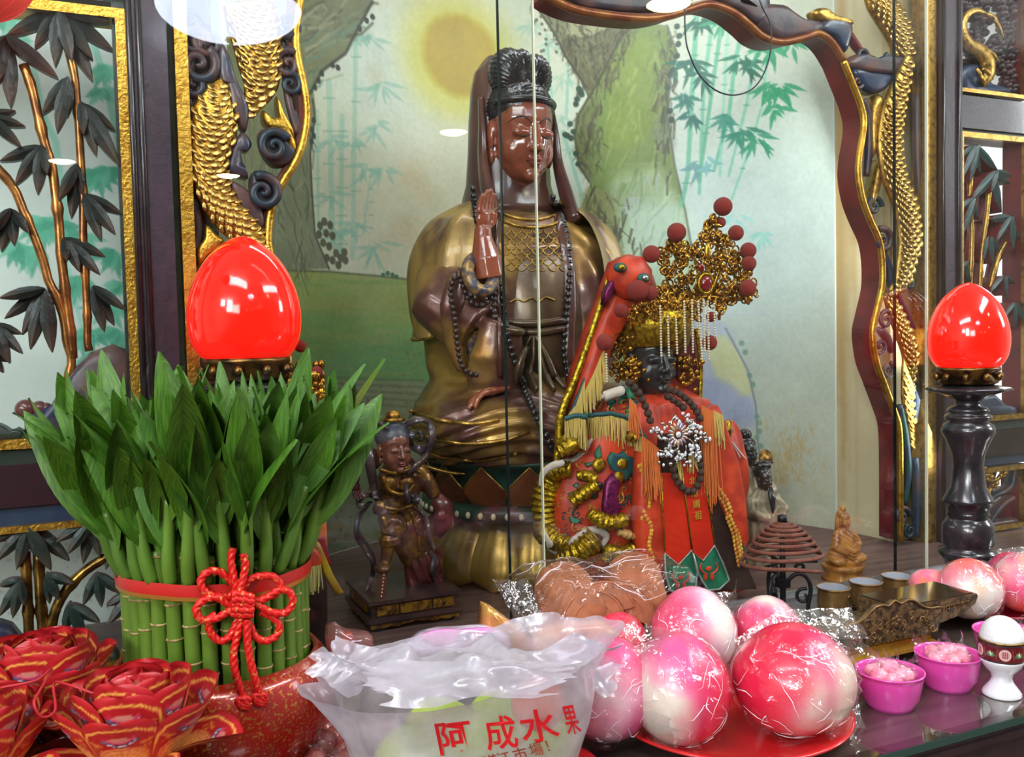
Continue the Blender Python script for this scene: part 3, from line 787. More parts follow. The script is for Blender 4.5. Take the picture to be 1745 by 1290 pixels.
def leaf_mat(name, c0, c1, mid=.55):
    if name in MATS: return MATS[name]
    m = mat(name, c0, 0.36, bump=0.3, bscale=12)
    nt = m.node_tree; b = nt.nodes['Principled BSDF']
    tc = nt.nodes.new('ShaderNodeTexCoord'); sp = nt.nodes.new('ShaderNodeSeparateXYZ'); nt.links.new(tc.outputs['Object'], sp.inputs[0])
    r = nt.nodes.new('ShaderNodeMapRange'); r.inputs[1].default_value = mid; r.inputs[2].default_value = 1.05
    nt.links.new(sp.outputs[0], r.inputs[0])
    # fine lengthwise grain
    mp_ = nt.nodes.new('ShaderNodeMapping'); mp_.inputs['Scale'].default_value = (2, 60, 2); nt.links.new(tc.outputs['Object'], mp_.inputs[0])
    nz = nt.nodes.new('ShaderNodeTexNoise'); nz.inputs['Scale'].default_value = 1.0; nt.links.new(mp_.outputs[0], nz.inputs['Vector'])
    ad = nt.nodes.new('ShaderNodeMath'); ad.operation = 'MULTIPLY_ADD'; ad.inputs[1].default_value = .9; ad.inputs[2].default_value = -.45; nt.links.new(nz.outputs[0], ad.inputs[0])
    a2 = nt.nodes.new('ShaderNodeMath'); a2.operation = 'ADD'; a2.use_clamp = True; nt.links.new(ad.outputs[0], a2.inputs[0]); nt.links.new(r.outputs[0], a2.inputs[1])
    mx = nt.nodes.new('ShaderNodeMix'); mx.data_type = 'RGBA'; mx.inputs[6].default_value = L4(c0); mx.inputs[7].default_value = L4(c1)
    nt.links.new(a2.outputs[0], mx.inputs[0]); nt.links.new(mx.outputs[2], b.inputs['Base Color'])
    return m
blade_l = blade_data('carved_leaf_left', [leaf_mat('carved_leaf_green', (24, 32, 30), (86, 66, 54)), m_brown], 0.28)
blade_g = blade_data('carved_leaf_low', [leaf_mat('carved_leaf_teal', (24, 44, 40), (84, 72, 60)), m_brown], 0.28)
blade_r = blade_data('carved_leaf_right', [leaf_mat('carved_leaf_blue', (40, 66, 66), (54, 46, 46)), m_red], 0.9)
def carved_leaf(parent, base, o, tip, blade, Y, lift, w=1.0):
    a = at_y(o[0], o[1], Y); b = at_y(tip[0], tip[1], Y); d = b - a; L = d.length
    ob = link('leaf', blade, parent, a - Vector(base) + Vector((0, -lift, 0)))
    ob.rotation_euler = (0, -math.atan2(d.z, d.x), 0); ob.scale = (L, L * 0.5 + 0.02, L * w)
    ob.scale = (L, 0.03 + 0.25 * L, L * 1.0)
    # local z is up in the panel, local y is depth: swap so that the keel looks out of the panel
    ob.rotation_mode = 'QUATERNION'
    xax = d.normalized(); yax = Vector((0, 1, 0)); zax = xax.cross(yax)
    M = Matrix((xax, -zax, yax)).transposed()
    ob.rotation_quaternion = M.to_quaternion()
    ob.scale = (L, 0.55 * L + 0.022, 0.055)
    return ob
def px_poly(parent_base, pts, Y): 
    return [at_y(x, y, Y) - Vector(parent_base) for (x, y) in pts]
def culm(parent, base, pts, Y, r, m, nodes=5):
    P = catmull([at_y(x, y, Y) - Vector(base) for x, y in pts], 6)
    P = resample(P, 0.012); n = len(P)
    rad = [r * (1.0 + 0.35 * max(0, 1 - abs(((i * 0.012) % 0.055) - 0.0275) / 0.006) ) for i in range(n)]
    return MB().tube(P, rad, 10, up=(0, 1, 0)).build('culm', m, parent)
def border(parent, base, quad, w, m, d0, d1, name='frame'):
    """rectangular picture-frame moulding from outer px corners"""
    O = [at_y(x, y, SY) - Vector(base) for x, y in quad]
    b = MB(); x0 = O[0].x; x1 = O[1].x; z1 = O[0].z; z0 = O[2].z
    for (lo, hi) in (((x0, z1 - w), (x1, z1)), ((x0, z0), (x1, z0 + w)), ((x0, z0), (x0 + w, z1)), ((x1 - w, z0), (x1, z1))):
        b.box(((lo[0] + hi[0]) / 2, (d0 + d1) / 2, (lo[1] + hi[1]) / 2), (hi[0] - lo[0], d1 - d0, hi[1] - lo[1]))
    return b.build(name, m, parent, smooth=False)
def volute(c, size, turns=1.6, a0=0.0, hand=1, n=40, taper=.25):
    P, r = [], []
    for i in range(n):
        t = i / (n - 1); a = a0 + hand * turns * 2 * math.pi * t; q = size * (1 - t) ** .8
        P.append((c[0] + q * math.cos(a), c[1], c[2] + q * math.sin(a))); r.append(size * taper * (1 - .45 * t))
    return P, r
def outward(V, F):
    bm = bmesh.new(); vs = [bm.verts.new(v) for v in V]
    for f in F:
        try: bm.faces.new([vs[i] for i in f])
        except ValueError: pass
    bmesh.ops.recalc_face_normals(bm, faces=bm.faces[:]); bm.verts.index_update()
    F = [tuple(v.index for v in f.verts) for f in bm.faces]; bm.free()
    return V, F
def relief(pts3, bulge, depth, seg_in=3):
    """rounded carved plate: outline in the XZ plane swelling towards the viewer (-Y)"""
    P = [Vector(p) for p in pts3]; n = len(P); c = sum(P, Vector()) / n; V, F = [], []
    offs = [(1.0, depth), (1.0, 0.0), (.93, -bulge * .6), (.80, -bulge * .92), (.62, -bulge)]
    for s, dy in offs:
        for p in P: V.append(c + (p - c) * s + Vector((0, dy, 0)))
    for i in range(len(offs) - 1):
        for k in range(n): F.append((i * n + k, (i + 1) * n + k, (i + 1) * n + (k + 1) % n, i * n + (k + 1) % n))
    o = (len(offs) - 1) * n
    for t in tessellate_polygon([[V[o + k] for k in range(n)]]): F.append(tuple(k + o for k in t))
    for t in tessellate_polygon([P]): F.append(tuple(reversed(t)))
    return outward(V, F)

# --- upper left panel
B = at_y(100, 760, SY); B = Vector((B.x, SY, B.z))
t = thing('carved_bamboo_panel', 'tall openwork bamboo panel in gold frame beside the plum post', 'carved panel', B)
Q = [(-330, 24), (215, 24), (240, 757), (-330, 757)]
zt, zb, xr = Z_(120, 14), Z_(120, 757), X_(213, 40)
O = [at_y(-330, 10, SY), Vector((xr, SY, zt)), Vector((xr, SY, zb)), Vector((lx, SY, zb))]
def frame_from(parent, base, x0, x1, z0, z1, w, d0, d1, m, name):
    for (a, b_, c, d) in ((x0, x1, z1 - w, z1), (x0, x1, z0, z0 + w), (x0, x0 + w, z0 + w, z1 - w), (x1 - w, x1, z0 + w, z1 - w)):
        MB().box(((a + b_) / 2 - base.x, (d0 + d1) / 2, (c + d) / 2 - base.z), (b_ - a, d1 - d0, d - c)).build(name, m, parent, smooth=False)
frame_from(t, B, lx + 0.02, xr, zb, zt, 0.013, -0.022, 0.03, m_gold, 'frame_bar')
frame_from(t, B, lx - 0.02, pl0 - 0.001, zb - 0.002, zt + 0.03, 0.019, -0.010, 0.04, m_green, 'outer_moulding')
c3 = lambda x, y: (x / 3.0, y / 3.0)
c5 = lambda x, y: (x / 3.227, 400 + y / 3.227)
clusters = [((300, 60), [(35, 190), (180, 255), (285, 350), (372, 330), (475, 415), (580, 265), (475, 312), (560, 130)], c3),
    ((40, 200), [(300, 415), (175, 330), (55, 555), (-10, 440), (-80, 330), (130, 300)], c3),
    ((-60, 600), [(80, 568), (130, 650), (115, 760)], c3), ((350, 410), [(220, 595), (295, 690), (345, 600)], c3),
    ((415, 535), [(590, 675), (495, 805), (608, 850), (430, 700)], c3), ((215, 750), [(0, 825), (80, 950), (195, 1000), (245, 900)], c3),
    ((395, 850), [(305, 1030), (365, 1118), (420, 1000)], c3), ((430, 1000), [(625, 1100), (520, 1240), (590, 1205), (445, 1110)], c3),
    ((60, 1075), [(10, 1290), (75, 1260), (155, 1200), (-60, 1220)], c3), ((355, 20), [(580, 122), (552, 222), (440, 208), (370, 150)], c5),
    ((250, 300), [(0, 352), (25, 462), (125, 552), (170, 632), (290, 648)], c5), ((510, 285), [(690, 415), (630, 502), (575, 538)], c5),
    ((-30, 490), [(125, 548), (128, 655), (60, 708)], c5), ((-60, 640), [(60, 700), (20, 760)], c5)]
k = 0
for o, tips, cf in clusters:
    for tp in tips:
        k += 1; carved_leaf(t, B, cf(*o), cf(*tp), blade_l, SY, 0.004 + 0.0035 * (k % 5))
m_culm = mat('gilt_culm', (178, 118, 60), 0.28, 0.75, col2=(120, 74, 40), nscale=40, bump=0.15)
culm(t, B, [c3(345, 250), c3(380, 380), c3(395, 540), c3(405, 690), c3(415, 850), c3(425, 1000), c3(425, 1230), c5(470, 250), c5(480, 450), c5(480, 600), c5(490, 640)], SY, 0.0052, m_culm)
culm(t, B, [c3(120, 330), c3(160, 440), c3(195, 590), c3(230, 740), c3(265, 850), c3(285, 1000), c3(300, 1130), c3(310, 1290), c5(345, 190), c5(370, 400), c5(392, 560), c5(400, 680)], SY, 0.0062, m_culm)
culm(t, B, [c3(-40, 830), c3(70, 960), c3(120, 1080), c3(180, 1220), c5(240, 150), c5(265, 250), c5(310, 340), c5(350, 460), c5(370, 600), c5(395, 690), c5(370, 810)], SY, 0.0058, m_culm)
V, F = relief([at_y(*c5(x, y), SY) - B for x, y in ((345, 830), (420, 720), (500, 645), (620, 600), (720, 640), (720, 1128), (140, 1128), (132, 1010), (270, 950))], 0.02, 0.02)
MB().add(V, F).build('rock', mat('rock_paint', (38, 42, 66), 0.35, col2=(110, 84, 72), nscale=7, lo=.45, hi=.6, bump=.2), t)
g = MB(); 
for (x, y, r_) in ((140, 960, 46), (215, 955, 36), (255, 950, 24)):
    q = at_y(*c5(x, y), SY) - B; g.ell(q, (r_ * .00029, .012, r_ * .00029))
g.build('gourd', mat('gourd_paint', (92, 50, 48), 0.25, coat=.4), t)
V, F = relief([at_y(*c5(x, y), SY) - B for x, y in ((-200, 1128), (-200, 1050), (0, 1040), (40, 1060), (80, 1090), (95, 1060), (140, 1080), (145, 1128))], 0.012, 0.02)
MB().add(V, F).build('grass_tuft', m_green, t)

# --- lower left panel
zt2, zb2 = Z_(120, 884), TT + 0.004
B = Vector((X_(100), SY, zb2))
t = thing('carved_bamboo_panel', 'low openwork bamboo panel behind the red paper lotus flowers', 'carved panel', B)
frame_from(t, B, lx + 0.02, pl0 - 0.002, zb2, zt2, 0.009, -0.020, 0.03, m_gold, 'frame_bar')
c6 = lambda x, y: (x / 3.0, 860 + y / 3.0)
for o, tips in (((150, 100), [(-20, 285), (90, 322), (265, 322), (355, 286), (-30, 190), (180, 250)]), ((470, 70), [(290, 180), (345, 242), (425, 302), (512, 265), (600, 130)]), ((240, 350), [(378, 392), (305, 470), (255, 505)]),
                ((110, 380), [(-5, 410), (0, 560), (70, 566), (130, 500)]), ((500, 350), [(425, 512), (520, 518), (622, 446)]), ((360, 500), [(510, 590), (435, 667), (330, 667)]), ((690, 440), [(545, 512), (552, 600), (630, 612)]), ((590, 190), [(520, 220), (540, 330), (630, 390)])):
    for tp in tips:
        k += 1; carved_leaf(t, B, c6(*o), c6(*tp), blade_g, SY, 0.004 + 0.0035 * (k % 5))
m_culm2 = mat('gilt_culm_low', (176, 132, 60), 0.26, 0.85, col2=(96, 70, 34), nscale=40, bump=0.2)
culm(t, B, [c6(128, 240), c6(140, 450), c6(150, 720)], SY, 0.0065, m_culm2)
culm(t, B, [c6(195, 240), c6(205, 450), c6(225, 720)], SY, 0.0068, m_culm2)
culm(t, B, [c6(240, 700), c6(300, 500), c6(420, 350), c6(600, 236)], SY, 0.0068, m_culm2)
V, F = relief([at_y(*c6(x, y), SY) - B for x, y in ((420, 850), (420, 780), (470, 735), (480, 765), (530, 725), (545, 760), (580, 728), (612, 770), (600, 830), (560, 850))], 0.012, 0.02)
MB().add(V, F).build('grass_tuft', m_green, t)
V, F = relief([at_y(*c6(x, y), SY) - B for x, y in ((-120, 850), (-120, 600), (0, 600), (60, 620), (110, 680), (130, 760), (125, 850))], 0.014, 0.02)
MB().add(V, F).build('rock', MATS['rock_paint'], t)

# --- right panels: crane above, bamboo in the middle, scrolls below
c8 = lambda x, y: (1600 + x / 2.58, y / 2.58)
xa, xb = X_(1622), rx - 0.05
za, zb3 = Z_(1680, 232), Z_(1680, 716)
B = Vector((xa + 0.12, SY, zb3))
t = thing('carved_bamboo_panel', 'openwork bamboo panel against the bright window behind the red lamp', 'carved panel', B)
xb = X_(1741)
frame_from(t, B, xa, xb, zb3, za, 0.011, -0.020, -0.006, m_gold2, 'frame_bar'); frame_from(t, B, xa, xb, zb3, za, 0.011, -0.006, 0.04, m_red, 'frame_backing')
frame_from(t, B, xa - 0.02, xb + 0.022, zb3 - 0.018, za + 0.018, 0.017, -0.012, 0.035, mat('teal_moulding', (34, 56, 58), .4, col2=(44, 60, 54), nscale=20), 'outer_moulding')
for o, tips in (((150, 640), [(75, 700), (80, 790), (112, 805), (180, 765), (248, 752), (130, 760)]), ((235, 755), [(120, 885), (205, 850), (270, 935), (300, 810), (308, 778)]), ((135, 875), [(68, 925), (80, 1030), (112, 1000), (165, 965)]), ((300, 955), [(208, 968), (230, 1065), (300, 1105), (352, 1055)]),
                ((210, 1040), [(185, 1145), (252, 1105), (215, 1160)]), ((105, 1150), [(70, 1185), (80, 1275), (130, 1240)]), ((270, 1215), [(210, 1285), (312, 1250), (270, 1300)]), ((330, 1330), [(280, 1400), (330, 1440), (360, 1420)])):
    for tp in tips:
        k += 1; carved_leaf(t, B, c8(*o), c8(*tp), blade_r, SY, 0.002 + 0.003 * (k % 5))
for pts in ([(140, 760), (135, 900), (145, 1030), (135, 1300), (130, 1500)], [(225, 800), (210, 950), (190, 1100), (178, 1290), (170, 1500)], [(310, 1040), (260, 1130), (220, 1290), (205, 1450)]):
    culm(t, B, [c8(*p) for p in pts], SY, 0.005, m_gold2)
# thick maroon sides of the fretwork behind the gilt culms
for pts, w in (([(112, 760), (100, 900), (112, 1030), (100, 1300), (100, 1500)], .016), ([(205, 800), (190, 950), (168, 1100), (150, 1290), (150, 1500)], .014), ([(330, 640), (332, 900), (330, 1300), (330, 1700)], .016), ([(300, 1060), (240, 1150), (210, 1290)], .012)):
    MB().tube([at_y(*c8(*p), SY + .028) - B for p in pts], w, 6, up=(0, 1, 0), flat=1.0).build('fretwork_side', m_red, t, smooth=False)
V, F = relief([at_y(x, y, SY) - B for x, y in ((1632, 708), (1632, 690), (1660, 676), (1690, 670), (1712, 690), (1730, 694), (1732, 708))], 0.012, 0.02)
MB().add(V, F).build('rock', m_blue, t)

za, zb3 = Z_(1680, -60), Z_(1680, 166)
B = Vector((xa + 0.12, SY, zb3))
t = thing('carved_crane_panel', 'dark openwork panel with a gilt crane above the bamboo panel', 'carved panel', B)
frame_from(t, B, xa - .003, xb - .006, zb3, za, 0.008, -0.020, -0.006, m_gold2, 'frame_bar'); frame_from(t, B, xa - .003, xb - .006, zb3, za, 0.008, -0.006, 0.04, m_red, 'frame_backing')
rs = random.Random(5)
m_fret = mat('dark_fretwork', (66, 44, 46), .4, col2=(40, 34, 40), nscale=25, bump=.3)
fb = MB()
holes = [(1655, 40, 9), (1642, 95, 12), (1688, 67, 9), (1700, 25, 14), (1695, 50, 12), (1700, 140, 20), (1722, 84, 9), (1730, 30, 8)]
for i in range(15):
    for j in range(24):
        x, y = 1626 + i * 8, -30 + j * 8.4
        if any(math.hypot(x - a, y - b) < c for a, b, c in holes): continue
        q = at_y(x + rs.uniform(-2, 2), y + rs.uniform(-2, 2), SY) - B
        fb.ell(q + Vector((0, .012 + rs.uniform(-.006, .006), 0)), (.0085, .014, .0085), nu=7, nv=5)
fb.build('fretwork', m_fret, t, kind='stuff')
cr = [c8(*p) for p in ((250, 95), (215, 70), (170, 45), (125, 65), (105, 120), (130, 190), (180, 225), (210, 270), (215, 330), (190, 370))]
P = [at_y(x, y, SY - .018) - B for x, y in catmull(cr, 5)]
MB().tube(P, [.003, .005, .006, .0075, .009, .011, .014, .019, .021, .015, .006], 10, up=(0, 1, 0), flat=.6).build('crane', m_gold2, t)
for a, b_ in (((210, 60), (265, 105)), ((230, 70), (285, 170)), ((200, 215), (265, 270)), ((190, 300), (240, 350)), ((185, 330), (200, 385)), ((165, 300), (185, 360))):
    P = [at_y(*c8(*a), SY - .024) - B, at_y(*c8((a[0] + b_[0]) / 2 + 6, (a[1] + b_[1]) / 2 - 6), SY - .026) - B, at_y(*c8(*b_), SY - .02) - B]
    MB().tube(catmull(P, 5), [.004, .006, .001], 7, up=(0, 1, 0), flat=.5).build('feather', m_gold2, t)
V, F = relief([at_y(x, y, SY) - B for x, y in ((1627, 160), (1627, 122), (1640, 112), (1662, 108), (1672, 130), (1690, 152), (1722, 160))], .014, .02)
MB().add(V, F).build('wave', m_blue, t)

za, zb3 = Z_(1680, 795), TT + .004
B = Vector((xa + 0.12, SY, zb3))
t = thing('carved_scroll_panel', 'low openwork panel with gilt blossoms and dark scrolls behind the lamp stand', 'carved panel', B)
frame_from(t, B, xa, xb - .003, zb3, za, 0.010, -0.020, -0.006, m_gold2, 'frame_bar'); frame_from(t, B, xa, xb - .003, zb3, za, 0.010, -0.006, 0.04, m_red, 'frame_backing')
c9 = lambda x, y: (1600 + x / 4.607, 700 + y / 4.607)
for pts, r_ in (([(300, 1130), (330, 1060), (390, 980), (460, 910), (560, 870)], .007), ([(320, 990), (370, 900), (430, 800), (500, 720), (560, 680)], .007), ([(360, 720), (430, 660), (510, 620), (560, 560), (580, 430)], .007), ([(300, 1180), (380, 1090), (480, 1040), (590, 1020)], .006), ([(100, 900), (100, 1100), (140, 1250)], .008)):
    MB().tube([Vector((q_[0], q_[1], max(q_[2], .012))) for q_ in catmull([at_y(*c9(*p), SY) - B for p in pts], 5)], r_, 8, up=(0, 1, 0), flat=2.0).build('scroll', m_cloud, t)
MB().tube(catmull([at_y(*c9(*p), SY - .01) - B for p in ((345, 740), (380, 660), (430, 580), (475, 520), (505, 480))], 5), .0045, 8).build('stem', m_gold2, t)
for (x, y) in ((355, 480), (505, 490), (400, 520), (440, 570), (370, 650)):
    g = MB(); q = at_y(*c9(x, y), SY - .014) - B
    for j in range(5):
        a = j * 2 * math.pi / 5; g.ell(q + Vector((.0075 * math.cos(a), 0, .0075 * math.sin(a))), (.005, .004, .005), nu=8, nv=6)
    g.ell(q + Vector((0, -.004, 0)), (.004, .003, .004), nu=8, nv=6)
    g.build('blossom', m_gold2, t)
for pts, w in (([(600, 420), (590, 700), (585, 860)], .012), ([(520, 860), (500, 1000), (490, 1300)], .018), ([(420, 460), (380, 600), (340, 700)], .010)):
    MB().tube([Vector((q_.x, q_.y, max(q_.z, w + .002))) for q_ in [at_y(*c9(*p), SY + .02) - B for p in pts]], w, 6, up=(0, 1, 0)).build('fretwork_side', m_red, t, smooth=False)

# ------------------------------------------------------------------ the carved niche frame with its dragons
B = Vector((0.82, SY, TT))
t = thing('carved_niche_frame', 'wavy gilt-edged niche frame carved with golden dragons and clouds', 'carved frame', B)
left_edge = [(511, -40), (511, 0), (504, 61), (508, 102), (518, 147), (523, 191), (518, 235), (505, 273), (484, 307), (467, 341), (459, 375), (457, 410), (462, 440), (474, 490), (486, 560), (494, 640), (498, 720), (500, 800), (500, 960)]
right_edge = [(1437, 103), (1453, 143), (1467, 180), (1472, 213), (1464, 267), (1463, 300), (1470, 340), (1482, 373), (1500, 417), (1504, 479), (1494, 530), (1487, 567), (1493, 616), (1506, 653), (1523, 699), (1532, 731), (1534, 800), (1534, 922)]
top_edge = [(930, -10), (943, 0), (983, 17), (1040, 27), (1100, 32), (1140, 27), (1177, 15), (1210, 8), (1247, 20), (1277, 43), (1300, 63), (1330, 72), (1367, 65), (1393, 57), (1417, 72), (1437, 103)]
for pts, nm, rr in ((left_edge, 'left', .0062), (right_edge, 'right', .0068), (top_edge, 'top', .0075)):
    P = [at_y(x, y, SY - .004) - B for x, y in catmull(pts, 5)]
    MB().tube(P, rr, 10, up=(0, 1, 0)).build('gilt_bead', m_gold if nm != 'top' else mat('worn_gilt', (150, 92, 44), .35, .4, col2=(120, 60, 34), nscale=30, bump=.3), t)
    b = MB(); rings = []
    sgn = {'left': (-1, 0), 'right': (1, 0), 'top': (0, 1)}[nm]
    for i, p in enumerate(P):
        p = Vector(p); q = p + Vector((sgn[0], 0, sgn[1])) * .010
        rings.append([(p.x, 0.0, p.z), (p.x, .052, p.z), (q.x, .052, q.z), (q.x, 0.0, q.z)])
    b.loft(rings).build('frame_board', m_red, t, smooth=False)
# straight gilt strips along the posts
for (pa, pb) in ((304, 326), (1567, 1582)):
    x0, x1 = X_(pa, 300) - .82, X_(pb, 300) - .82
    MB().box(((x0 + x1) / 2, .0, .71), (x1 - x0, .04, 1.42)).build('gilt_strip', m_gold if pa < 900 else m_gold2, t, smooth=False)
# scales ----------------------------------------------------------------
def scale_data(name, m):
    V, F = [], []
    n = 9
    for (q, y) in ((1.0, 0.10), (1.0, -.06), (.84, -.115), (.46, -.125)):
        for k in range(n):
            a = math.pi + math.pi * k / (n - 1)
            V.append((q * .54 * math.cos(a), y + .06 * (1 + math.sin(a)) * (y < 0), q * .60 * math.sin(a)))
    o = len(V); V += [(0, -.10, .02), (-.54, .05, .30), (0, .0, .36), (.54, .05, .30)]
    for i in range(3):
        for k in range(n - 1): F.append((i * n + k, i * n + k + 1, (i + 1) * n + k + 1, (i + 1) * n + k))
    for k in range(n - 1): F.append((3 * n + k, 3 * n + k + 1, o))
    F += [(0, n, 2 * n, 3 * n, o, o + 2, o + 1), (n - 1, o + 3, o + 2, o, 4 * n - 1, 3 * n - 1, 2 * n - 1)]
    return mesh_data(name, V, F, m)
m_scale = mat('gilt_scale', (204, 166, 92), 0.26, 0.9, col2=(150, 108, 50), nscale=3, bump=0.2, bscale=9)
scale_me = scale_data('dragon_scale', m_scale)
def dragon(path, hw, pitch, sizek, single=True, Yo=0.0, m=None, wide=None):
    """scaled body: px centre line and half widths; rows of overlapping scales laid on a flattened tube"""
    P = np.array(catmull(path, 8)); d = np.r_[0, np.cumsum(np.linalg.norm(np.diff(P, axis=0), axis=1))]
    W = np.interp(np.linspace(0, 1, len(P)), np.linspace(0, 1, len(hw)), hw)
    P3 = [at_y(x, y, SY + Yo) - B for x, y in P]; s = (at_y(P[0][0] + 1, P[0][1], SY) - at_y(P[0][0], P[0][1], SY)).length
    body = MB().tube(P3, [w * s for w in W], 16, up=(0, 1, 0), flat=.42).build('dragon_body', m_gold2 if not single else m_gold, t)
    base = B + Vector((0, Yo, 0)); acc = MB(); k = 0; pos = pitch; row = 0
    while pos < d[-1]:
        x = np.interp(pos, d, P[:, 0]); y = np.interp(pos, d, P[:, 1]); w = np.interp(pos, d, W)
        x2 = np.interp(pos + 2, d, P[:, 0]); y2 = np.interp(pos + 2, d, P[:, 1]); L_ = math.hypot(x2 - x, y2 - y) + 1e-6
        if L_ < .5: break
        tx, ty = (x2 - x) / L_, (y2 - y) / L_
        n = max(1, int(round(2 * w * .92 / sizek))) ; off = .5 if row % 2 else 0
        for i in range(n + (1 if not row % 2 else 0)):
            f = (i + off - n / 2) / (n / 2 + .01) if n > 0 else 0
            if abs(f) > .96: continue
            sx, sy = x - ty * f * w, y + tx * f * w
            h = .42 * w * s * math.sqrt(max(0, 1 - f * f))
            p = at_y(sx, sy, SY + Yo) - B - Vector((0, h * .93, 0))
            ang = math.atan2(ty, tx); sc = sizek * s * 1.12
            tilt = f * .7
            M = Matrix.Rotation(-(ang - math.pi / 2) * 1.0, 3, 'Y')
            q = M @ Matrix.Rotation(R(-16), 3, 'X') @ Matrix.Rotation(tilt, 3, 'Z')
            if single:
                o = link('scale', scale_me, body, p); o.rotation_mode = 'QUATERNION'; o.rotation_quaternion = q.to_quaternion(); o.scale = (sc, sc * .9, sc)
            else:
                acc.add([Vector(p) + q @ (Vector(v.co) * sc) for v in scale_me.vertices], [tuple(f_.vertices) for f_ in scale_me.polygons])
        pos += pitch; row += 1
    if not single: acc.build('scale', m_scale, body, kind='stuff')
    return body
cA = lambda x, y: (300 + x / 2.93, y / 2.93)
dragon([cA(360, 20), cA(385, 120), cA(405, 230), cA(418, 330), cA(420, 420), cA(395, 500), cA(362, 590)], [44, 46, 42, 38, 31, 20, 3], 10.6, 15.8)
dragon([cA(250, 395), cA(215, 470), cA(195, 560), cA(180, 680), cA(165, 800), cA(175, 910), cA(230, 1020), cA(310, 1110), cA(380, 1190), cA(430, 1300)], [9, 26, 40, 41, 33, 31, 33, 34, 28, 18], 10.6, 15.8)
dragon([(1480, -40), (1496, 0), (1520, 36), (1534, 70), (1538, 96)], [13, 22, 24, 20, 16], 8, 8.5, False)
dragon([(1550, 96), (1532, 150), (1518, 200), (1514, 250), (1522, 300), (1540, 350), (1548, 410), (1542, 450), (1536, 480), (1518, 500)], [6, 14, 18, 19, 19, 19, 18, 15, 12, 6], 7.5, 8.5, False, -.012)
dragon([(1512, 500), (1524, 530), (1540, 570), (1550, 606), (1547, 640), (1546, 680), (1552, 716), (1556, 760)], [8, 12, 14, 13, 11, 10, 7, 3], 7, 7.5, False)
# fins, claws, clouds ----------------------------------------------------
def rel_px(pts, m, name, bulge=.010, depth=.018, Yo=0.0):
    V, F = relief([at_y(x, y, SY + Yo) - B for x, y in catmull(pts, 3, True)], bulge, depth)
    return MB().add(V, F).build(name, m, t)
def vol_px(c, size_px, m, turns=1.5, a0=0.0, hand=1, Yo=-.004, name='cloud_scroll', taper=.30):
    c3_ = at_y(c[0], c[1], SY + Yo) - B; s = .00096
    if c[0] > 1000: s = .00123
    P, r_ = volute(c3_, size_px * s, turns, a0, hand, taper=taper)
    return MB().tube(P, r_, 8, up=(0, 1, 0)).build(name, m, t)
m_fin = mat('fin_paint', (36, 50, 74), 0.32, col2=(98, 70, 60), nscale=10, lo=.48, hi=.7, bump=.3, bscale=40, coat=.2)
rel_px([cA(*p) for p in ((215, 200), (265, 280), (300, 400), (350, 500), (365, 590), (345, 660), (310, 620), (280, 560), (265, 470), (245, 400), (210, 380))], m_fin, 'fin')
rel_px([cA(*p) for p in ((340, 660), (380, 720), (350, 760), (320, 740), (330, 830), (360, 890), (300, 880), (258, 850), (270, 770), (300, 690))], m_fin, 'fin')
rel_px([cA(*p) for p in ((262, 900), (330, 930), (400, 990), (440, 1090), (432, 1150), (380, 1100), (310, 1020))], m_brown, 'fin')
rel_px([cA(*p) for p in ((430, 550), (470, 590), (540, 590), (600, 720), (590, 765), (560, 740), (520, 660), (440, 620))], m_gold, 'claw')
rel_px([cA(*p) for p in ((500, 480), (530, 560), (590, 670), (570, 690), (510, 590))], m_gold, 'claw')
rel_px([cA(*p) for p in ((150, 1120), (200, 1170), (240, 1200), (200, 1250), (150, 1290), (110, 1330), (100, 1250), (140, 1190))], m_gold, 'claw')
rel_px([cA(*p) for p in ((420, 650), (500, 640), (560, 700), (600, 760), (560, 820), (490, 830), (440, 780), (415, 710))], m_cloud, 'cloud')
vol_px(cA(490, 730), 24, m_cloud, 1.5, .5, 1, -.016)
rel_px([cA(*p) for p in ((370, 880), (420, 850), (490, 900), (500, 960), (470, 1040), (420, 1050), (380, 990))], m_cloud, 'cloud')
vol_px(cA(435, 960), 26, m_cloud, 1.6, 2.0, -1, -.016)
for c, s_, a, h in ((cA(90, 210), 22, 0, 1), (cA(110, 320), 28, 1, -1), (cA(90, 420), 20, 2, 1), (cA(160, 210), 20, 3, 1), (cA(560, 320), 22, 1, 1), (cA(570, 420), 18, 2, -1), (cA(80, 120), 20, 0, 1), (cA(560, 120), 22, 3, 1)):
    vol_px(c, s_, m_cloud if s_ != 22 else m_brown, 1.4, a, h)
for pts in ([(320, 20), (330, 80), (322, 150), (332, 200)], [(478, 60), (486, 110), (492, 170), (508, 230)], [(330, 180), (345, 140), (362, 130)], [(360, 60), (365, 110), (372, 140)], [(500, 190), (512, 220), (505, 250)], [(330, 340), (338, 390), (334, 430)]):
    MB().tube(catmull([at_y(x, y, SY + .006) - B for x, y in pts], 5), .0065, 8, up=(0, 1, 0)).build('cloud_scroll', m_brown, t)
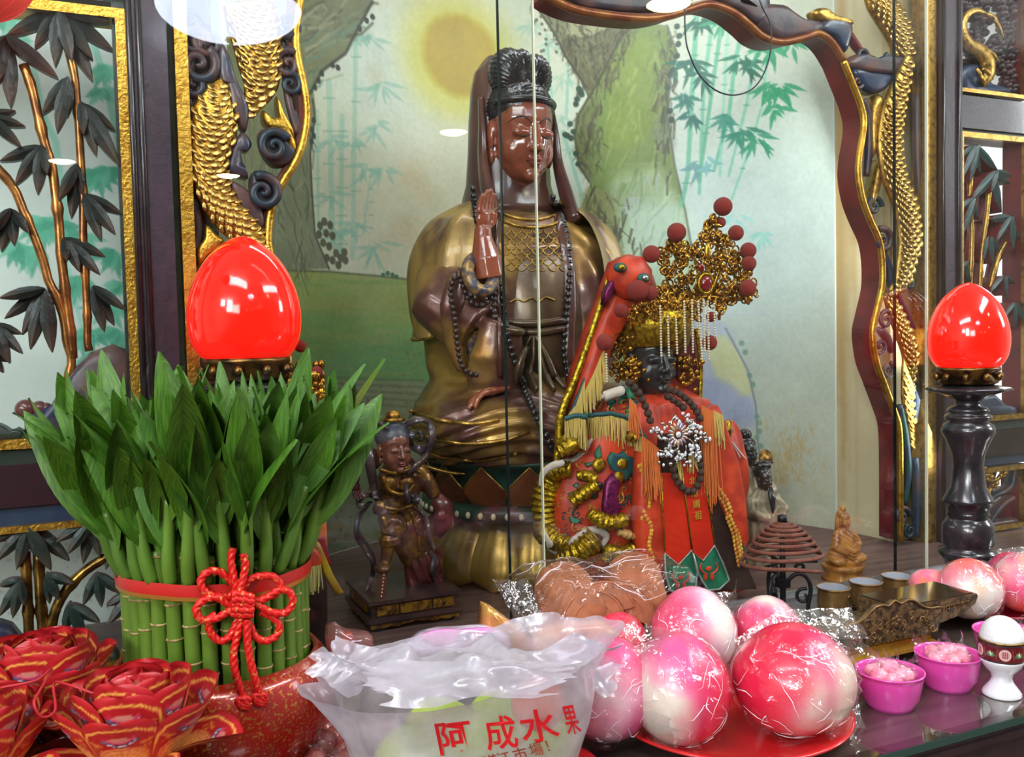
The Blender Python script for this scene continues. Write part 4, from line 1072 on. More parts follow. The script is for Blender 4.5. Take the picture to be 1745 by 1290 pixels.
# right side clouds
rel_px([(1440, 112), (1450, 96), (1470, 92), (1488, 100), (1510, 94), (1530, 98), (1556, 100), (1558, 122), (1520, 128), (1470, 122)], m_cloud, 'cloud')
rel_px([(1452, 118), (1480, 124), (1520, 130), (1510, 150), (1490, 160), (1466, 150)], m_fin, 'cloud')
rel_px([(1394, 52), (1405, 30), (1430, 28), (1450, 44), (1447, 70), (1438, 90), (1420, 64)], m_fin, 'cloud')
rel_px([(1290, 10), (1330, 8), (1350, 20), (1372, 34), (1402, 40), (1396, 56), (1368, 62), (1330, 68), (1308, 60), (1290, 40)], m_brown, 'cloud')
rel_px([(1215, -20), (1300, -20), (1310, 20), (1290, 42), (1262, 20), (1230, 6)], m_fin, 'cloud')
rel_px([(960, -40), (1140, -40), (1180, 4), (1140, 16), (1090, 20), (1030, 16), (985, 6)], m_brown, 'cloud', .006)
rel_px([(1385, 20), (1400, 14), (1425, 30), (1450, 36), (1450, 44), (1420, 42), (1395, 36)], m_gold2, 'claw')
rel_px([(1240, -14), (1262, -4), (1282, 8), (1296, 20), (1276, 16), (1252, 8)], m_gold2, 'claw')
rel_px([(1486, 170), (1500, 162), (1500, 200), (1494, 240), (1486, 270), (1482, 220)], m_gold2, 'claw')
rel_px([(1490, 290), (1500, 270), (1498, 310), (1488, 345), (1480, 350)], m_gold2, 'claw')
for c, s_, a, h in (((1470, 96), 12, 0, 1), ((1492, 110), 12, 1, -1), ((1515, 104), 12, 2, 1), ((1462, 140), 12, 1, -1), ((1500, 142), 12, 0, 1), ((1490, 352), 16, 0, 1), ((1505, 410), 20, 2, -1), ((1510, 545), 15, 1, 1), ((1512, 630), 14, 1, -1), ((1500, 590), 14, 3, 1), ((1538, 880), 16, 0, 1), ((1550, 905), 12, 2, 1), ((1552, 480), 12, 2, 1)):
    vol_px(c, s_, m_cloud if h > 0 else m_brown, 1.4, a, h)
for pts, m_ in (([(1500, 420), (1512, 455), (1520, 490), (1540, 530), (1556, 560)], m_fin), ([(1532, 690), (1540, 740), (1546, 800), (1540, 860)], mat('teal_fin', (30, 70, 66), .35, col2=(44, 56, 70), nscale=20)), ([(1555, 620), (1560, 680), (1556, 720)], m_fin), ([(1470, 170), (1478, 200), (1480, 250), (1476, 300)], m_brown), ([(1430, 40), (1452, 70), (1470, 95)], m_red), ([(1498, 560), (1510, 575), (1520, 600)], m_brown), ([(1560, 160), (1562, 260), (1566, 330)], m_brown), ([(1560, 780), (1562, 860), (1560, 915)], m_fin)):
    MB().tube(catmull([at_y(x, y, SY + .006) - B for x, y in pts], 5), [.007, .009, .008, .006], 8, up=(0, 1, 0), flat=1.3).build('cloud_scroll', m_, t)

# ------------------------------------------------------------------ sliding glass in front of the niche
GY = 1.165
m_glass = film('clear_glass', tint=(249, 251, 250), rough=0.0, ior=1.37, base=0.0, gain=1.0)
m_el = mat('glass_edge_lit', (226, 222, 196), 0.3)  # light on the pane edges put into colour: bright right, dark left
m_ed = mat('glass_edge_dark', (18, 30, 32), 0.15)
def gpane(label, xl, xr_, Y, el, er):
    gz0, gz1 = TT + .012, 2.42
    g = thing('sliding_glass', label, 'glass pane', ((xl + xr_) / 2, Y, gz0))
    MB().box((0, 0, (gz1 - gz0) / 2), (xr_ - xl, .005, gz1 - gz0)).build('sheet', m_glass, g, smooth=False)
    w = (xr_ - xl) / 2
    if el: MB().box((-w - .0009, 0, (gz1 - gz0) / 2), (.0018, .0052, gz1 - gz0)).build('polished_edge', el, g, smooth=False)
    if er: MB().box((w + .0009, 0, (gz1 - gz0) / 2), (.0018, .0052, gz1 - gz0)).build('polished_edge', er, g, smooth=False)
GA, GB = GY + .011, GY
gpane('left sliding glass pane in front of the gold dragon and the bamboo panel', -.58, at_y(916, 480, GA).x, GA, None, m_el)
gpane('middle sliding glass pane in front of the seated statues', at_y(859, 480, GB).x, at_y(1578, 480, GB).x, GB, m_ed, m_el)
gpane('right sliding glass pane in front of the plum post and crane panel', at_y(1525, 480, GA).x, 2.1, GA, m_ed, None)
tk = thing('glass_track', 'thin metal track under the sliding glass panes', 'track', (0.8, GY + .005, TT))
MB().box((0, 0, .002), (2.8, .034, .004)).box((0, -.015, .006), (2.8, .003, .011)).box((0, .015, .006), (2.8, .003, .011)).build('channel', mat('aluminium', (190, 192, 196), .3, .9), tk, smooth=False)
# ------------------------------------------------------------------ carved heads and hands shared by the statues
def head_mb(long_ears=True, neck=True):
    b = MB()
    b.ell((0, .05, .12), (.325, .40, .385)); b.ell((0, -.06, -.12), (.285, .30, .38)); b.ell((0, -.13, -.31), (.19, .20, .17))
    b.ell((0, -.275, -.41), (.085, .075, .07))
    for s in (-1, 1):
        b.ell((s * .14, -.175, -.18), (.13, .125, .16)); b.ell((s * .132, -.285, -.012), (.092, .058, .050))
        b.ell((s * .048, -.385, -.165), (.034, .04, .032))
        b.ell((s * .325, .03, -.05), (.035, .085, .15))
        if long_ears: b.ell((s * .318, .0, -.24), (.036, .05, .085))
    b.tube([(0, -.335, .06), (0, -.375, -.05), (0, -.42, -.15)], [.030, .036, .046], 10); b.ell((0, -.420, -.155), (.042, .042, .038))
    b.ell((0, -.372, -.262), (.082, .036, .020)); b.ell((0, -.362, -.305), (.064, .038, .026))
    if neck: b.tube([(0, .05, -.30), (0, .07, -.55), (0, .08, -.80)], [.20, .195, .23], 16)
    return b
HEADV, HEADF = remesh(head_mb().V, head_mb().F, .0145, 7)
HEADV = np.asarray(HEADV)
_hb = BVHTree.FromPolygons([Vector(v) for v in HEADV], HEADF)
def face_pt(x, z, off=.004):
    h = _hb.ray_cast(Vector((x, -2, z)), Vector((0, 1, 0)), 4)
    return (h[0] + Vector((0, -off, 0))) if h[0] else Vector((x, -.3, z))
def head_on(parent, loc, S, m_skin, m_line, m_lip, rot=None, name='head', brow=True, eyes=None):
    """head mesh as a part; brows, lids and lips as its sub-parts"""
    rot = rot or Matrix.Identity(3)
    tr = lambda p: Vector(loc) + rot @ (Vector(p) * S)
    o = MB().add([tr(v) for v in HEADV], HEADF).build(name, m_skin, parent)
    if m_line is not None:
        for s in (-1, 1):
            br = [face_pt(s * x, z) for x, z in ((.04, .075), (.10, .125), (.17, .13), (.24, .075))]
            if brow: MB().tube([tr(p) for p in catmull(br, 4)], [.004 * S, .010 * S, .004 * S], 6).build('brow', m_line, o)
            ey = [face_pt(s * x, z) for x, z in ((.06, -.03), (.10, -.048), (.15, -.048), (.215, -.015))]
            MB().tube([tr(p) for p in catmull(ey, 4)], [.004 * S, .011 * S, .004 * S], 6).build('eyelid', m_line if eyes is None else eyes, o)
    if m_lip is not None:
        V = []
        up = [face_pt(x, z, .008) for x, z in ((-.085, -.278), (-.04, -.262), (0, -.268), (.04, -.262), (.085, -.278))]
        lo = [face_pt(x, z, .008) for x, z in ((-.07, -.285), (-.03, -.302), (0, -.308), (.03, -.302), (.07, -.285))]
        MB().tube([tr(p) for p in catmull(up, 3)], [.006 * S, .016 * S, .006 * S], 6).tube([tr(p) for p in catmull(lo, 3)], [.006 * S, .018 * S, .006 * S], 6).build('lips', m_lip, o)
    return o
def ring(z, rx, ry, cx=0.0, cy=0.0, n=40, p=2.0):
    out = []
    for k in range(n):
        a = 2 * math.pi * k / n; c, s = math.cos(a), math.sin(a)
        out.append((cx + rx * math.copysign(abs(c) ** (2 / p), c), cy + ry * math.copysign(abs(s) ** (2 / p), s), z))
    return out
def hand_mb(wrist, up, out, L_, curl=.15, spread=.10, thumb=1):
    """small five-fingered hand: from the wrist along 'up', palm facing 'out'"""
    u = Vector(up).normalized(); n = Vector(out).normalized(); n = (n - u * n.dot(u)).normalized(); s = u.cross(n)
    b = MB(); w = Vector(wrist)
    b.tube([w - u * L_ * .15, w + u * L_ * .1, w + u * L_ * .28, w + u * L_ * .46], [L_ * .15, L_ * .17, L_ * .22, L_ * .2], 12, flat=.5, up=n)
    for i, (o, l) in enumerate(((-.27, .40), (-.09, .50), (.09, .54), (.27, .46))):
        a = w + u * L_ * .42 + s * L_ * o * .62; d = (u + s * o * spread * 2).normalized()
        P = [a, a + d * L_ * l * .4 + n * curl * L_ * .05, a + d * L_ * l * .72 + n * curl * L_ * .25, a + d * L_ * l + n * curl * L_ * .6]
        b.tube(P, [L_ * .078, L_ * .07, L_ * .062, L_ * .045], 8)
    a = w + u * L_ * .14 + s * thumb * L_ * .14
    b.tube([a, a + (s * thumb * .8 + u).normalized() * L_ * .2 + n * L_ * .06, a + (s * thumb * .3 + u).normalized() * L_ * .36 + n * L_ * .1], [L_ * .085, L_ * .075, L_ * .05], 8)
    return b
bead_me = MB().ell((0, 0, 0), (1, 1, 1), nu=12, nv=8)
def beads(parent, pts, r, m, name='bead', me=[None]):
    """separate beads along a 3-D path (world points); returns them"""
    key = m.name + name
    if key not in BEADS: BEADS[key] = mesh_data(name, bead_me.V, bead_me.F, m)
    P = resample([tuple(p) for p in pts], r * 1.92); b = root_loc(parent); out = []
    for p in P: out.append(link(name, BEADS[key], parent, Vector(p) - b, scale=r))
    return out
BEADS = {}
def cord(parent, pts, r, m, name='cord', seg=6, flat=1.0, up=None):
    b = root_loc(parent); return MB().tube([Vector(p) - b for p in pts], r, seg, flat=flat, up=up).build(name, m, parent)

# ------------------------------------------------------------------ the large seated goddess
GYY = 1.605
GX = at_y(893, 600, GYY).x
B = Vector((GX, GYY, TT))
t = thing('seated_goddess_statue', 'large brown and gilt seated goddess statue with raised hand on a lotus throne', 'statue', B)
m_robe = mat('gilt_brown_robe', (92, 58, 50), 0.34, 0.35, col2=(182, 142, 74), nscale=9, lo=.46, hi=.68, bump=.25, bscale=90, coat=.35, metal2=.75)
m_cape = mat('gilt_cape', (158, 128, 72), 0.40, 0.45, col2=(92, 62, 52), nscale=26, lo=.46, hi=.68, bump=.35, bscale=120, coat=.25, stretch=(1, 1, .22))
m_skin = mat('polished_redwood', (146, 78, 54), 0.16, col2=(130, 66, 48), nscale=6, coat=.6)
m_hair = mat('black_carved_hair', (30, 28, 34), 0.26, bump=.2, bscale=30, stretch=(6, 1, 1), coat=.3)
m_hood = mat('dark_brown_lacquer', (64, 34, 34), 0.25, col2=(84, 52, 42), nscale=12, coat=.4)
m_bodice = mat('bronze_bodice', (98, 78, 56), 0.30, .55, col2=(74, 54, 44), nscale=16, coat=.2)
m_line = mat('dark_line', (46, 26, 24), 0.3)
m_lip = mat('lip_redwood', (128, 54, 46), 0.2, coat=.4)
# lotus throne
gp = lambda z: 0
prof = [(.235, 0.0), (.225, .02), (.17, .10), (.168, .118)]
MB().lathe([(.14, .0), (.16, .02), (.15, .11), (.17, .118)], 40).build('throne_core', mat('throne_dark_green', (24, 40, 36), .4), t)  # core is plain dark green
m_lg = mat('striped_gilt_petal', (176, 140, 70), 0.32, .7, col2=(84, 62, 40), nscale=14, lo=.5, hi=.75, bump=.4, bscale=50, stretch=(1, 1, .35))
def petal_low(n, r, z0, z1, w):
    V, F = [], []; nu, nv = 13, 11
    for j in range(nv):
        v = j / (nv - 1); z = z1 + (z0 - z1) * v
        rr = r * (.80 + .24 * math.sin(v * 1.9) ) - .02 * max(0, v - .8) * 5 * .2
        hw = w * (.62 + .42 * math.sin(min(1, v * 1.15) * 1.5)) * math.sqrt(max(0.0, 1 - max(0, (v - .72) / .285) ** 2))
        for i in range(nu):
            u = i / (nu - 1) * 2 - 1
            rd = .0032 * math.cos(u * math.pi * 5) * (1 - v * .4)
            V.append((u * hw, -(rr - .018 * u * u + rd), z))
    for j in range(nv - 1):
        for i in range(nu - 1): F.append((j * nu + i, (j + 1) * nu + i, (j + 1) * nu + i + 1, j * nu + i + 1))
    return V, F
V, F = petal_low(15, .215, .002, .122, .052)
pm = mesh_data('lotus_petal', V, F, m_lg)
for k in range(15):
    o = link('lotus_petal', pm, t, (0, 0, 0), (0, 0, 2 * math.pi * (k + .27) / 15))
MB().lathe([(.178, .118), (.205, .120), (.207, .132), (.205, .145), (.182, .148)], 64).build('green_band', mat('bottle_green', (38, 66, 54), .35, col2=(28, 50, 44), nscale=20), t)
pd = mesh_data('pearl_dot', bead_me.V, bead_me.F, mat('cream_dot', (206, 196, 160), .4))
for k in range(52):
    a = 2 * math.pi * k / 52
    if math.sin(a) < .35: link('pearl_dot', pd, t, (.2065 * math.cos(a), .2065 * math.sin(a), .133), None, (.0048, .0048, .0062))
MB().lathe([(.182, .146), (.178, .17), (.188, .20), (.196, .214), (.205, .220), (.207, .226), (.19, .228)], 64).build('throne_waist', MATS['bottle_green'], t)
m_bp = mat('amber_brown_petal', (140, 78, 36), 0.28, .2, col2=(92, 48, 30), nscale=7, coat=.4)
def petal_up(r, z0, z1, w):
    V, F = [], []; nu, nv = 13, 9
    for j in range(nv):
        v = j / (nv - 1)
        for i in range(nu):
            u = i / (nu - 1) * 2 - 1
            top = z1 - (z1 - z0) * (.50 * abs(u) ** 1.25 + (.10 * abs(u) ** .5))
            z = z0 + (top - z0) * v; hw = w * (.72 + .28 * math.sin(v * 1.6))
            V.append((u * hw, -(r + .012 * math.sin(v * 2.2) * (1 - .5 * u * u) + .010 * v * v - .006 * u * u), z))
    for j in range(nv - 1):
        for i in range(nu - 1): F.append((j * nu + i, j * nu + i + 1, (j + 1) * nu + i + 1, (j + 1) * nu + i))
    return V, F
V, F = petal_up(.186, .148, .219, .042); pu = mesh_data('throne_petal', V, F, m_bp)
for k in range(15):
    pu_o = link('throne_petal', pu, t, None, (0, 0, 2 * math.pi * (k + .02) / 15))
    e = [V[8 * 13 + i] for i in range(13)]
    MB().tube(e, .0016, 6).build('gilt_rim', MATS['old_gold'], pu_o)
# robe
b = MB()
b.loft([ring(.222, .205, .175, 0, -.02), ring(.245, .228, .20, 0, -.02), ring(.285, .238, .205, 0, -.025), ring(.325, .222, .175, 0, -.02), ring(.37, .190, .135), ring(.425, .195, .118), ring(.50, .208, .116), ring(.56, .210, .114), ring(.61, .200, .110), ring(.65, .160, .098, 0, .008), ring(.672, .112, .080, 0, .016), ring(.686, .060, .052, 0, .018)])
for s in (-1, 1):
    b.ell((s * .115, -.105, .290), (.128, .118, .066)); b.tube([(s * .14, .0, .61), (s * .178, -.05, .50), (s * .135, -.115, .455)], [.055, .062, .05], 14)
b.tube([(-.11, -.155, .47), (-.125, -.150, .41), (-.12, -.13, .35)], [.036, .050, .048], 14, flat=.45, up=(.3, 1, 0))
b.ell((0, -.15, .262), (.12, .07, .04))
def folds(V, N):
    x, y, z = V[:, 0], V[:, 1], V[:, 2]; a = np.arctan2(x, -y)
    low = np.clip((.345 - z) / .03, 0, 1)
    k = np.abs(x)
    f = .0042 * np.sin((z + .10 * (k - .11) ** 2 / .05 + .012 * np.sin(a * 3)) * 2 * math.pi / .0235) * low
    up = np.clip((z - .36) / .03, 0, 1) * np.clip((np.abs(a) - .55) / .3, 0, 1)
    f = f + .0045 * np.sin(a * 11 + z * 46 + 1.5 * np.sin(z * 20)) * up * np.clip((.70 - z) / .1, .15, 1)
    return f + (fbm(V, 40, 2) - .38) * .003
robe = b.build('robe', m_robe, t, voxel=.0042, it=6, disp=folds)
# gilt outer cape over the shoulders
b = MB()
rings = []
for z, rx, ry, cy in ((.475, .218, .128, .004), (.53, .220, .124, .004), (.58, .217, .121, .004), (.625, .200, .115, .006), (.662, .170, .106, .010), (.686, .124, .090, .018), (.700, .092, .076, .024)):
    q = []
    for k in range(41):
        a = R(-40 + 260 * k / 40) if False else R(-58 + 296 * k / 40)
        zz = z + (.05 * (abs(math.cos(a)) < .75) * (math.sin(a) < 0) if z < .5 else 0) - (.03 * math.cos(a) ** 2 if z < .5 else 0)
        q.append((rx * math.cos(a), cy + ry * math.sin(a), zz))
    rings.append(q)
CG = np.array(catmull([np.array(q).ravel() for q in rings], 5)).reshape(-1, 41, 3)
cape = MB().grid(CG).build('cape', m_cape, t, disp=lambda V, N: -(.0060 * np.sin(np.arctan2(V[:, 0], -V[:, 1]) * 15 + V[:, 2] * 34 + 2 * np.sin(V[:, 2] * 16)) + .0035))
hem = [rings[0][k] for k in range(41)]
MB().tube([Vector(p) + Vector((0, 0, .0)) for p in hem], .007, 8, flat=.6).build('cape_hem', m_gold2, t)
# bodice
b = MB(); b.loft([ring(.355, .098, .10, 0, -.036), ring(.42, .104, .102, 0, -.036), ring(.50, .105, .100, 0, -.034), ring(.57, .104, .094, 0, -.030), ring(.63, .098, .082, 0, -.020), ring(.664, .072, .062, 0, -.006), ring(.684, .050, .046, 0, .004)])
bodice = b.build('bodice', m_bodice, t)
sb = Surf(bodice, robe); sr = Surf(robe, bodice, cape)
# scaled breast panel
acc = MB(); k = 0; y = 388
while y < 452:
    x = 862 + (9 if k % 2 else 0)
    while x < 962:
        P = [sb.hit(x + 9 * math.cos(a), y + 11 * math.sin(a), .0012) for a in np.linspace(math.pi, 0, 7)]
        P = [p - B for p in P if p is not None]
        if len(P) > 3: acc.tube(P, .0011, 5)
        x += 18
    y += 9; k += 1
acc.build('scale_pattern', m_gold2, bodice, kind='stuff')
for pts in ([(858, 378), (885, 386), (915, 388), (945, 382), (958, 372)], [(858, 366), (885, 373), (915, 375), (950, 366)]):
    P = sb.path(pts, .002); cord(t, P, .003, m_gold2, 'collar')
for pts in ([(858, 548), (885, 551), (920, 551), (958, 546)], [(858, 562), (885, 566), (920, 566), (958, 560)]):
    P = sb.path(pts, .004); cord(t, P, .0075, m_bodice, 'belt', 8)
for pts in ([(868, 516), (880, 510), (893, 514), (905, 508), (918, 514), (930, 507), (945, 512)],): cord(t, sb.path(pts, .003), .0016, m_gold2, 'belt_edging')
for pts in ([(905, 572), (890, 600), (880, 630), (876, 655)], [(908, 572), (906, 610), (898, 640), (914, 668)], [(912, 572), (930, 605), (944, 640), (962, 664)], [(915, 575), (922, 620), (932, 650), (944, 668)]):
    cord(t, sb.path(pts, .006), [.006, .012, .016, .006], m_bodice, 'sash', 8, flat=.5)
for pts, w in (([(850, 348), (846, 400), (846, 470), (850, 560), (852, 640)], .011), ([(944, 344), (958, 400), (968, 460), (970, 540), (966, 620)], .013)):
    cord(t, sr.path(pts, .002), [w * .7, w, w, w], m_hood, 'lapel', 8, flat=.5)
# bare forearm, raised hand and sleeve cuff
HY = 1.478
h = hand_mb(at_y(822, 398, HY) - B, at_y(829, 330, HY - .006) - at_y(822, 398, HY), (.55, -1, .1), .082, .12, .05, thumb=1)
h.tube([at_y(833, 474, HY) - B, at_y(828, 440, HY) - B, at_y(823, 404, HY) - B, at_y(823, 388, HY) - B], [.030, .027, .0165, .015], 14)
h.build('raised_hand', m_skin, t, voxel=.0019, it=2)
m_cuff = mat('blue_gilt_cuff', (70, 70, 84), .35, .3, col2=(170, 130, 70), nscale=70, lo=.45, hi=.62, bump=.4, bscale=90)
cu = [at_y(x, y, yy) - B for x, y, yy in ((800, 448, 1.475), (798, 470, 1.45), (812, 492, 1.44), (832, 494, 1.445), (842, 470, 1.47), (838, 446, 1.49), (818, 436, 1.50))]
MB().tube(catmull(cu, 5, True), .0115, 10, closed=True).build('sleeve_cuff', m_cuff, t)
for pts, w, m_ in (([(800, 480), (800, 530), (806, 580), (812, 622)], [.012, .018, .016, .010], m_cuff), ([(824, 500), (826, 540), (826, 590), (822, 636)], [.010, .016, .016, .012], m_hood), ([(782, 470), (772, 520), (776, 580), (790, 630)], [.016, .024, .020, .012], m_robe), ([(840, 500), (842, 560), (838, 620)], [.008, .012, .010], m_robe)):
    P = [at_y(x, y, 1.497 - .01 * (i == 1)) for i, (x, y) in enumerate(pts)]; cord(t, catmull(P, 5), w, m_, 'sleeve_fold', 10, flat=.6, up=(0, 1, 0))
# lap hand
q = sr.hit(842, 676, .012) - B
h = hand_mb(q + Vector((.02, .012, .004)), (-1, -.15, -.1), (0, -.2, -1), .078, .5, .08, thumb=-1)
h.build('resting_hand', m_skin, t, voxel=.0022, it=2)
# raised folds on the knee and hem
for pts in ([(700, 730), (740, 748), (800, 756), (860, 750), (900, 736)], [(704, 758), (750, 778), (820, 784), (880, 772)], [(712, 790), (770, 806), (840, 806), (900, 800)], [(700, 700), (740, 714), (800, 722), (850, 716)]):
    cord(t, sr.path(pts, .001), .0038, m_gold2, 'robe_fold', 8)
# head
HS = .192; HC = Vector((.0, -.008, .832))
tilt = Matrix.Rotation(R(7), 3, 'X')
face_m = m_skin
head_on(t, HC, HS, face_m, m_line, m_lip, rot=tilt)
b = MB(); tr = lambda p: HC + tilt @ (Vector(p) * HS)
b.ell(tr((0, .10, .21)), (.350 * HS, .42 * HS, .355 * HS))
for p, r_ in (((-.14, .04, .57), (.20, .22, .25)), ((.15, .04, .56), (.17, .20, .23)), ((0, .10, .46), (.26, .26, .22)), ((-.03, -.02, .66), (.10, .14, .15))): b.ell(tr(p), [k * HS for k in r_])
def strands(V, N): return .0011 * np.sin(np.arctan2(V[:, 0], V[:, 2] - .9) * 60) + (fbm(V, 120, 2) - .38) * .0006
b.build('hair', m_hair, t, voxel=.0026, it=3, disp=strands)
hb = []
for k in range(25):
    a = R(195 + 150 * k / 24); hb.append(tr((.325 * math.cos(a), .03 + .345 * math.sin(a), .255 + .055 * math.sin(-a))))
MB().tube(hb, .0062, 8).build('hair_band', m_hair, t)
b = MB(); rr = []
for z, rx, ry, cy in ((.996, .012, .02, .05), (.985, .045, .04, .045), (.955, .066, .052, .042), (.92, .074, .060, .040), (.86, .079, .064, .042), (.80, .081, .066, .045), (.74, .086, .066, .046), (.70, .10, .068, .042), (.665, .116, .07, .036)):
    rr.append(ring(z, rx, ry, -.004, cy, 36))
b.ell((-.002, .036, .725), (.074, .046, .105)); b.loft(rr).build('hood', m_hood, t, disp=lambda V, N: .0016 * np.sin(np.arctan2(V[:, 0], V[:, 1]) * 14))
for s in (-1, 1):
    P = [(s * .073, .012, .90), (s * .077, .0, .84), (s * .079, -.006, .78), (s * .082, -.03, .72), (s * .080, -.065, .66)]
    MB().tube(catmull(P, 5), [.008, .010, .014, .018, .020], 10, flat=.7).build('hood_lappet', m_hood, t)
# prayer beads
m_bead = mat('black_bead', (30, 28, 28), 0.22, coat=.5); m_wood = mat('brown_bead', (58, 42, 38), 0.32, coat=.2)
neck = [(806, 322), (808, 345), (812, 372), (822, 400), (838, 440), (848, 480), (856, 520), (862, 560), (870, 596), (880, 630), (892, 662), (904, 692), (918, 722), (932, 748), (944, 768)]
P = sr.path(neck, .0055); nk = cord(t, P, .0012, m_line, 'necklace_cord'); 
PB = resample([tuple(p) for p in P], .0125)
bm_ = mesh_data('necklace_bead', bead_me.V, bead_me.F, m_bead)
for p in PB: link('necklace_bead', bm_, nk, Vector(p) - B, scale=.0064)
P = sr.path([(942, 336), (952, 362), (962, 392), (968, 430), (968, 480), (964, 530), (960, 570), (960, 610), (968, 650), (982, 690)], .0055); nk2 = cord(t, P, .0012, m_line, 'necklace_cord')
for p in resample([tuple(p) for p in P], .0125): link('necklace_bead', bm_, nk2, Vector(p) - B, scale=.0062)
wb_ = mesh_data('rosary_bead', bead_me.V, bead_me.F, m_wood)
for pts in ([(800, 470), (784, 466), (772, 478), (768, 500), (774, 540), (780, 590), (786, 620), (800, 636), (822, 638), (838, 630)], [(782, 470), (790, 490), (800, 512), (820, 520), (838, 505), (846, 480)], [(842, 500), (842, 540), (842, 580), (840, 610)]):
    P = [at_y(x, y, 1.462 if i > 0 else 1.46) for i, (x, y) in enumerate(catmull(pts, 5))]
    nk3 = cord(t, P, .0011, m_line, 'rosary_cord')
    for p in resample([tuple(p) for p in P], .0105): link('rosary_bead', wb_, nk3, Vector(p) - B, scale=.0054)
# ------------------------------------------------------------------ lettering
def text_mesh(body, size, depth, bold=0.0, align='CENTER'):
    c = bpy.data.curves.new('lettering', 'FONT'); c.body = body; c.size = size; c.extrude = depth; c.offset = bold
    c.align_x = align; c.align_y = 'CENTER'; c.resolution_u = 3
    o = bpy.data.objects.new('lettering', c); COL.objects.link(o)
    dg = bpy.context.evaluated_depsgraph_get(); dg.update()
    e = o.evaluated_get(dg); m = e.to_mesh()
    V = [tuple(v.co) for v in m.vertices]; F = [tuple(p.vertices) for p in m.polygons]
    e.to_mesh_clear(); bpy.data.objects.remove(o); bpy.data.curves.remove(c)
    return np.array(V) if V else np.zeros((0, 3)), F
def lettering(parent, body, centre, size, m, xax=(1, 0, 0), yax=(0, 0, 1), depth=.0006, bold=0.0, bend=None, name='lettering'):
    V, F = text_mesh(body, size, depth, bold)
    if len(V) == 0: return None
    x, y = Vector(xax), Vector(yax); z = x.cross(y)
    c = Vector(centre) - root_loc(parent)
    W = [c + x * v[0] + y * v[1] + z * v[2] for v in V]
    if bend: W = [bend(p) for p in W]
    return link(name, mesh_data(name, W, F, m, smooth=False), parent)
def strands(parent, top, L_, n, r, m, name='fringe', sway=.004, seed=1, kind='stuff', dirv=(0, 0, -1)):
    """hanging threads from a polyline of world points"""
    q = random.Random(seed); b = MB(); base = root_loc(parent); T = resample([tuple(p) for p in top], 1e-9) if False else np.array([tuple(p) for p in top])
    d = np.r_[0, np.cumsum(np.linalg.norm(np.diff(T, axis=0), axis=1))]; dv = Vector(dirv)
    for i in range(n):
        s = d[-1] * (i + q.uniform(-.3, .3) + .5) / n
        p = Vector([np.interp(s, d, T[:, k]) for k in range(3)]) - base; l = L_ * q.uniform(.8, 1.1); w = Vector((q.uniform(-1, 1), q.uniform(-1, 1), 0)) * sway
        b.tube([p, p + dv * l * .5 + w * .5, p + dv * l + w], [r, r, r * .8], 4, caps=False)
    return b.build(name, m, parent, kind=kind)

# ------------------------------------------------------------------ the robed empress goddess with the crown
MY = 1.318
B = Vector((at_y(1118, 800, MY).x, MY, TT))
t = thing('crowned_goddess_statue', 'black-faced goddess statue in orange dragon robe and tall gold crown', 'statue', B)
m_orange = mat('orange_silk', (206, 66, 34), 0.46, col2=(170, 46, 28), nscale=34, bump=.15)
m_redsilk = mat('red_silk', (206, 44, 22), 0.38, col2=(186, 36, 20), nscale=8)
m_darkrobe = mat('dark_inner_robe', (42, 26, 24), .5, col2=(62, 36, 28), nscale=16)
m_seq = mat('gold_sequin', (196, 162, 34), 0.24, 0.75, col2=(120, 92, 20), nscale=160, lo=.42, hi=.6, bump=.7, bscale=260)
m_fil = mat('gold_filigree', (196, 148, 56), 0.25, .9, col2=(140, 96, 30), nscale=120)
m_yel = mat('yellow_thread', (196, 168, 90), .6)
m_otas = mat('orange_thread', (206, 106, 44), .6)
m_pom = mat('red_velvet', (168, 40, 24), .9, col2=(142, 30, 20), nscale=300, sheen=.1, bump=.8, bscale=400)
m_black = mat('black_face', (34, 34, 36), .34, coat=.25)
m_pearl = mat('pearl', (206, 190, 160), .25, coat=.5)
m_purple = mat('purple_sequin', (122, 30, 84), .3, .5, col2=(90, 20, 66), nscale=160, bump=.5, bscale=220)
m_teal = mat('teal_embroidery', (26, 66, 78), .5, col2=(20, 84, 70), nscale=60, bump=.4, bscale=160)
m_leafg = mat('green_embroidery', (30, 92, 70), .5, col2=(40, 120, 86), nscale=40)
m_fur = mat('white_fur', (196, 180, 166), .9, sheen=.6, bump=.8, bscale=300)
m_silver = mat('silver_setting', (190, 186, 180), .22, .95)
m_cryst = mat('crystal', (230, 232, 240), .05, .3, coat=1.0)
m_iri = mat('iridescent_crystal', (170, 160, 190), .06, .6, col2=(230, 190, 150), nscale=90, coat=1.0)
b = MB()
b.loft([ring(.0, .165, .080, 0, -.014), ring(.08, .168, .082, 0, -.014), ring(.16, .162, .082, 0, -.012), ring(.25, .142, .082, 0, -.006), ring(.30, .124, .078), ring(.33, .095, .075), ring(.35, .055, .05), ring(.37, .035, .035)])
b.ell(at_y(1022, 880, 1.285) - B, (.092, .055, .125)); b.ell(at_y(1040, 770, 1.29) - B, (.07, .05, .07)); b.ell(at_y(1236, 800, 1.31) - B, (.035, .05, .09))
robe = b.build('robe', m_orange, t, voxel=.0045, it=5, disp=lambda V, N: .0028 * np.sin(np.arctan2(V[:, 0], -V[:, 1]) * 17 + V[:, 2] * 30) * (V[:, 2] < .33))
sm = Surf(robe, dy=1.24)
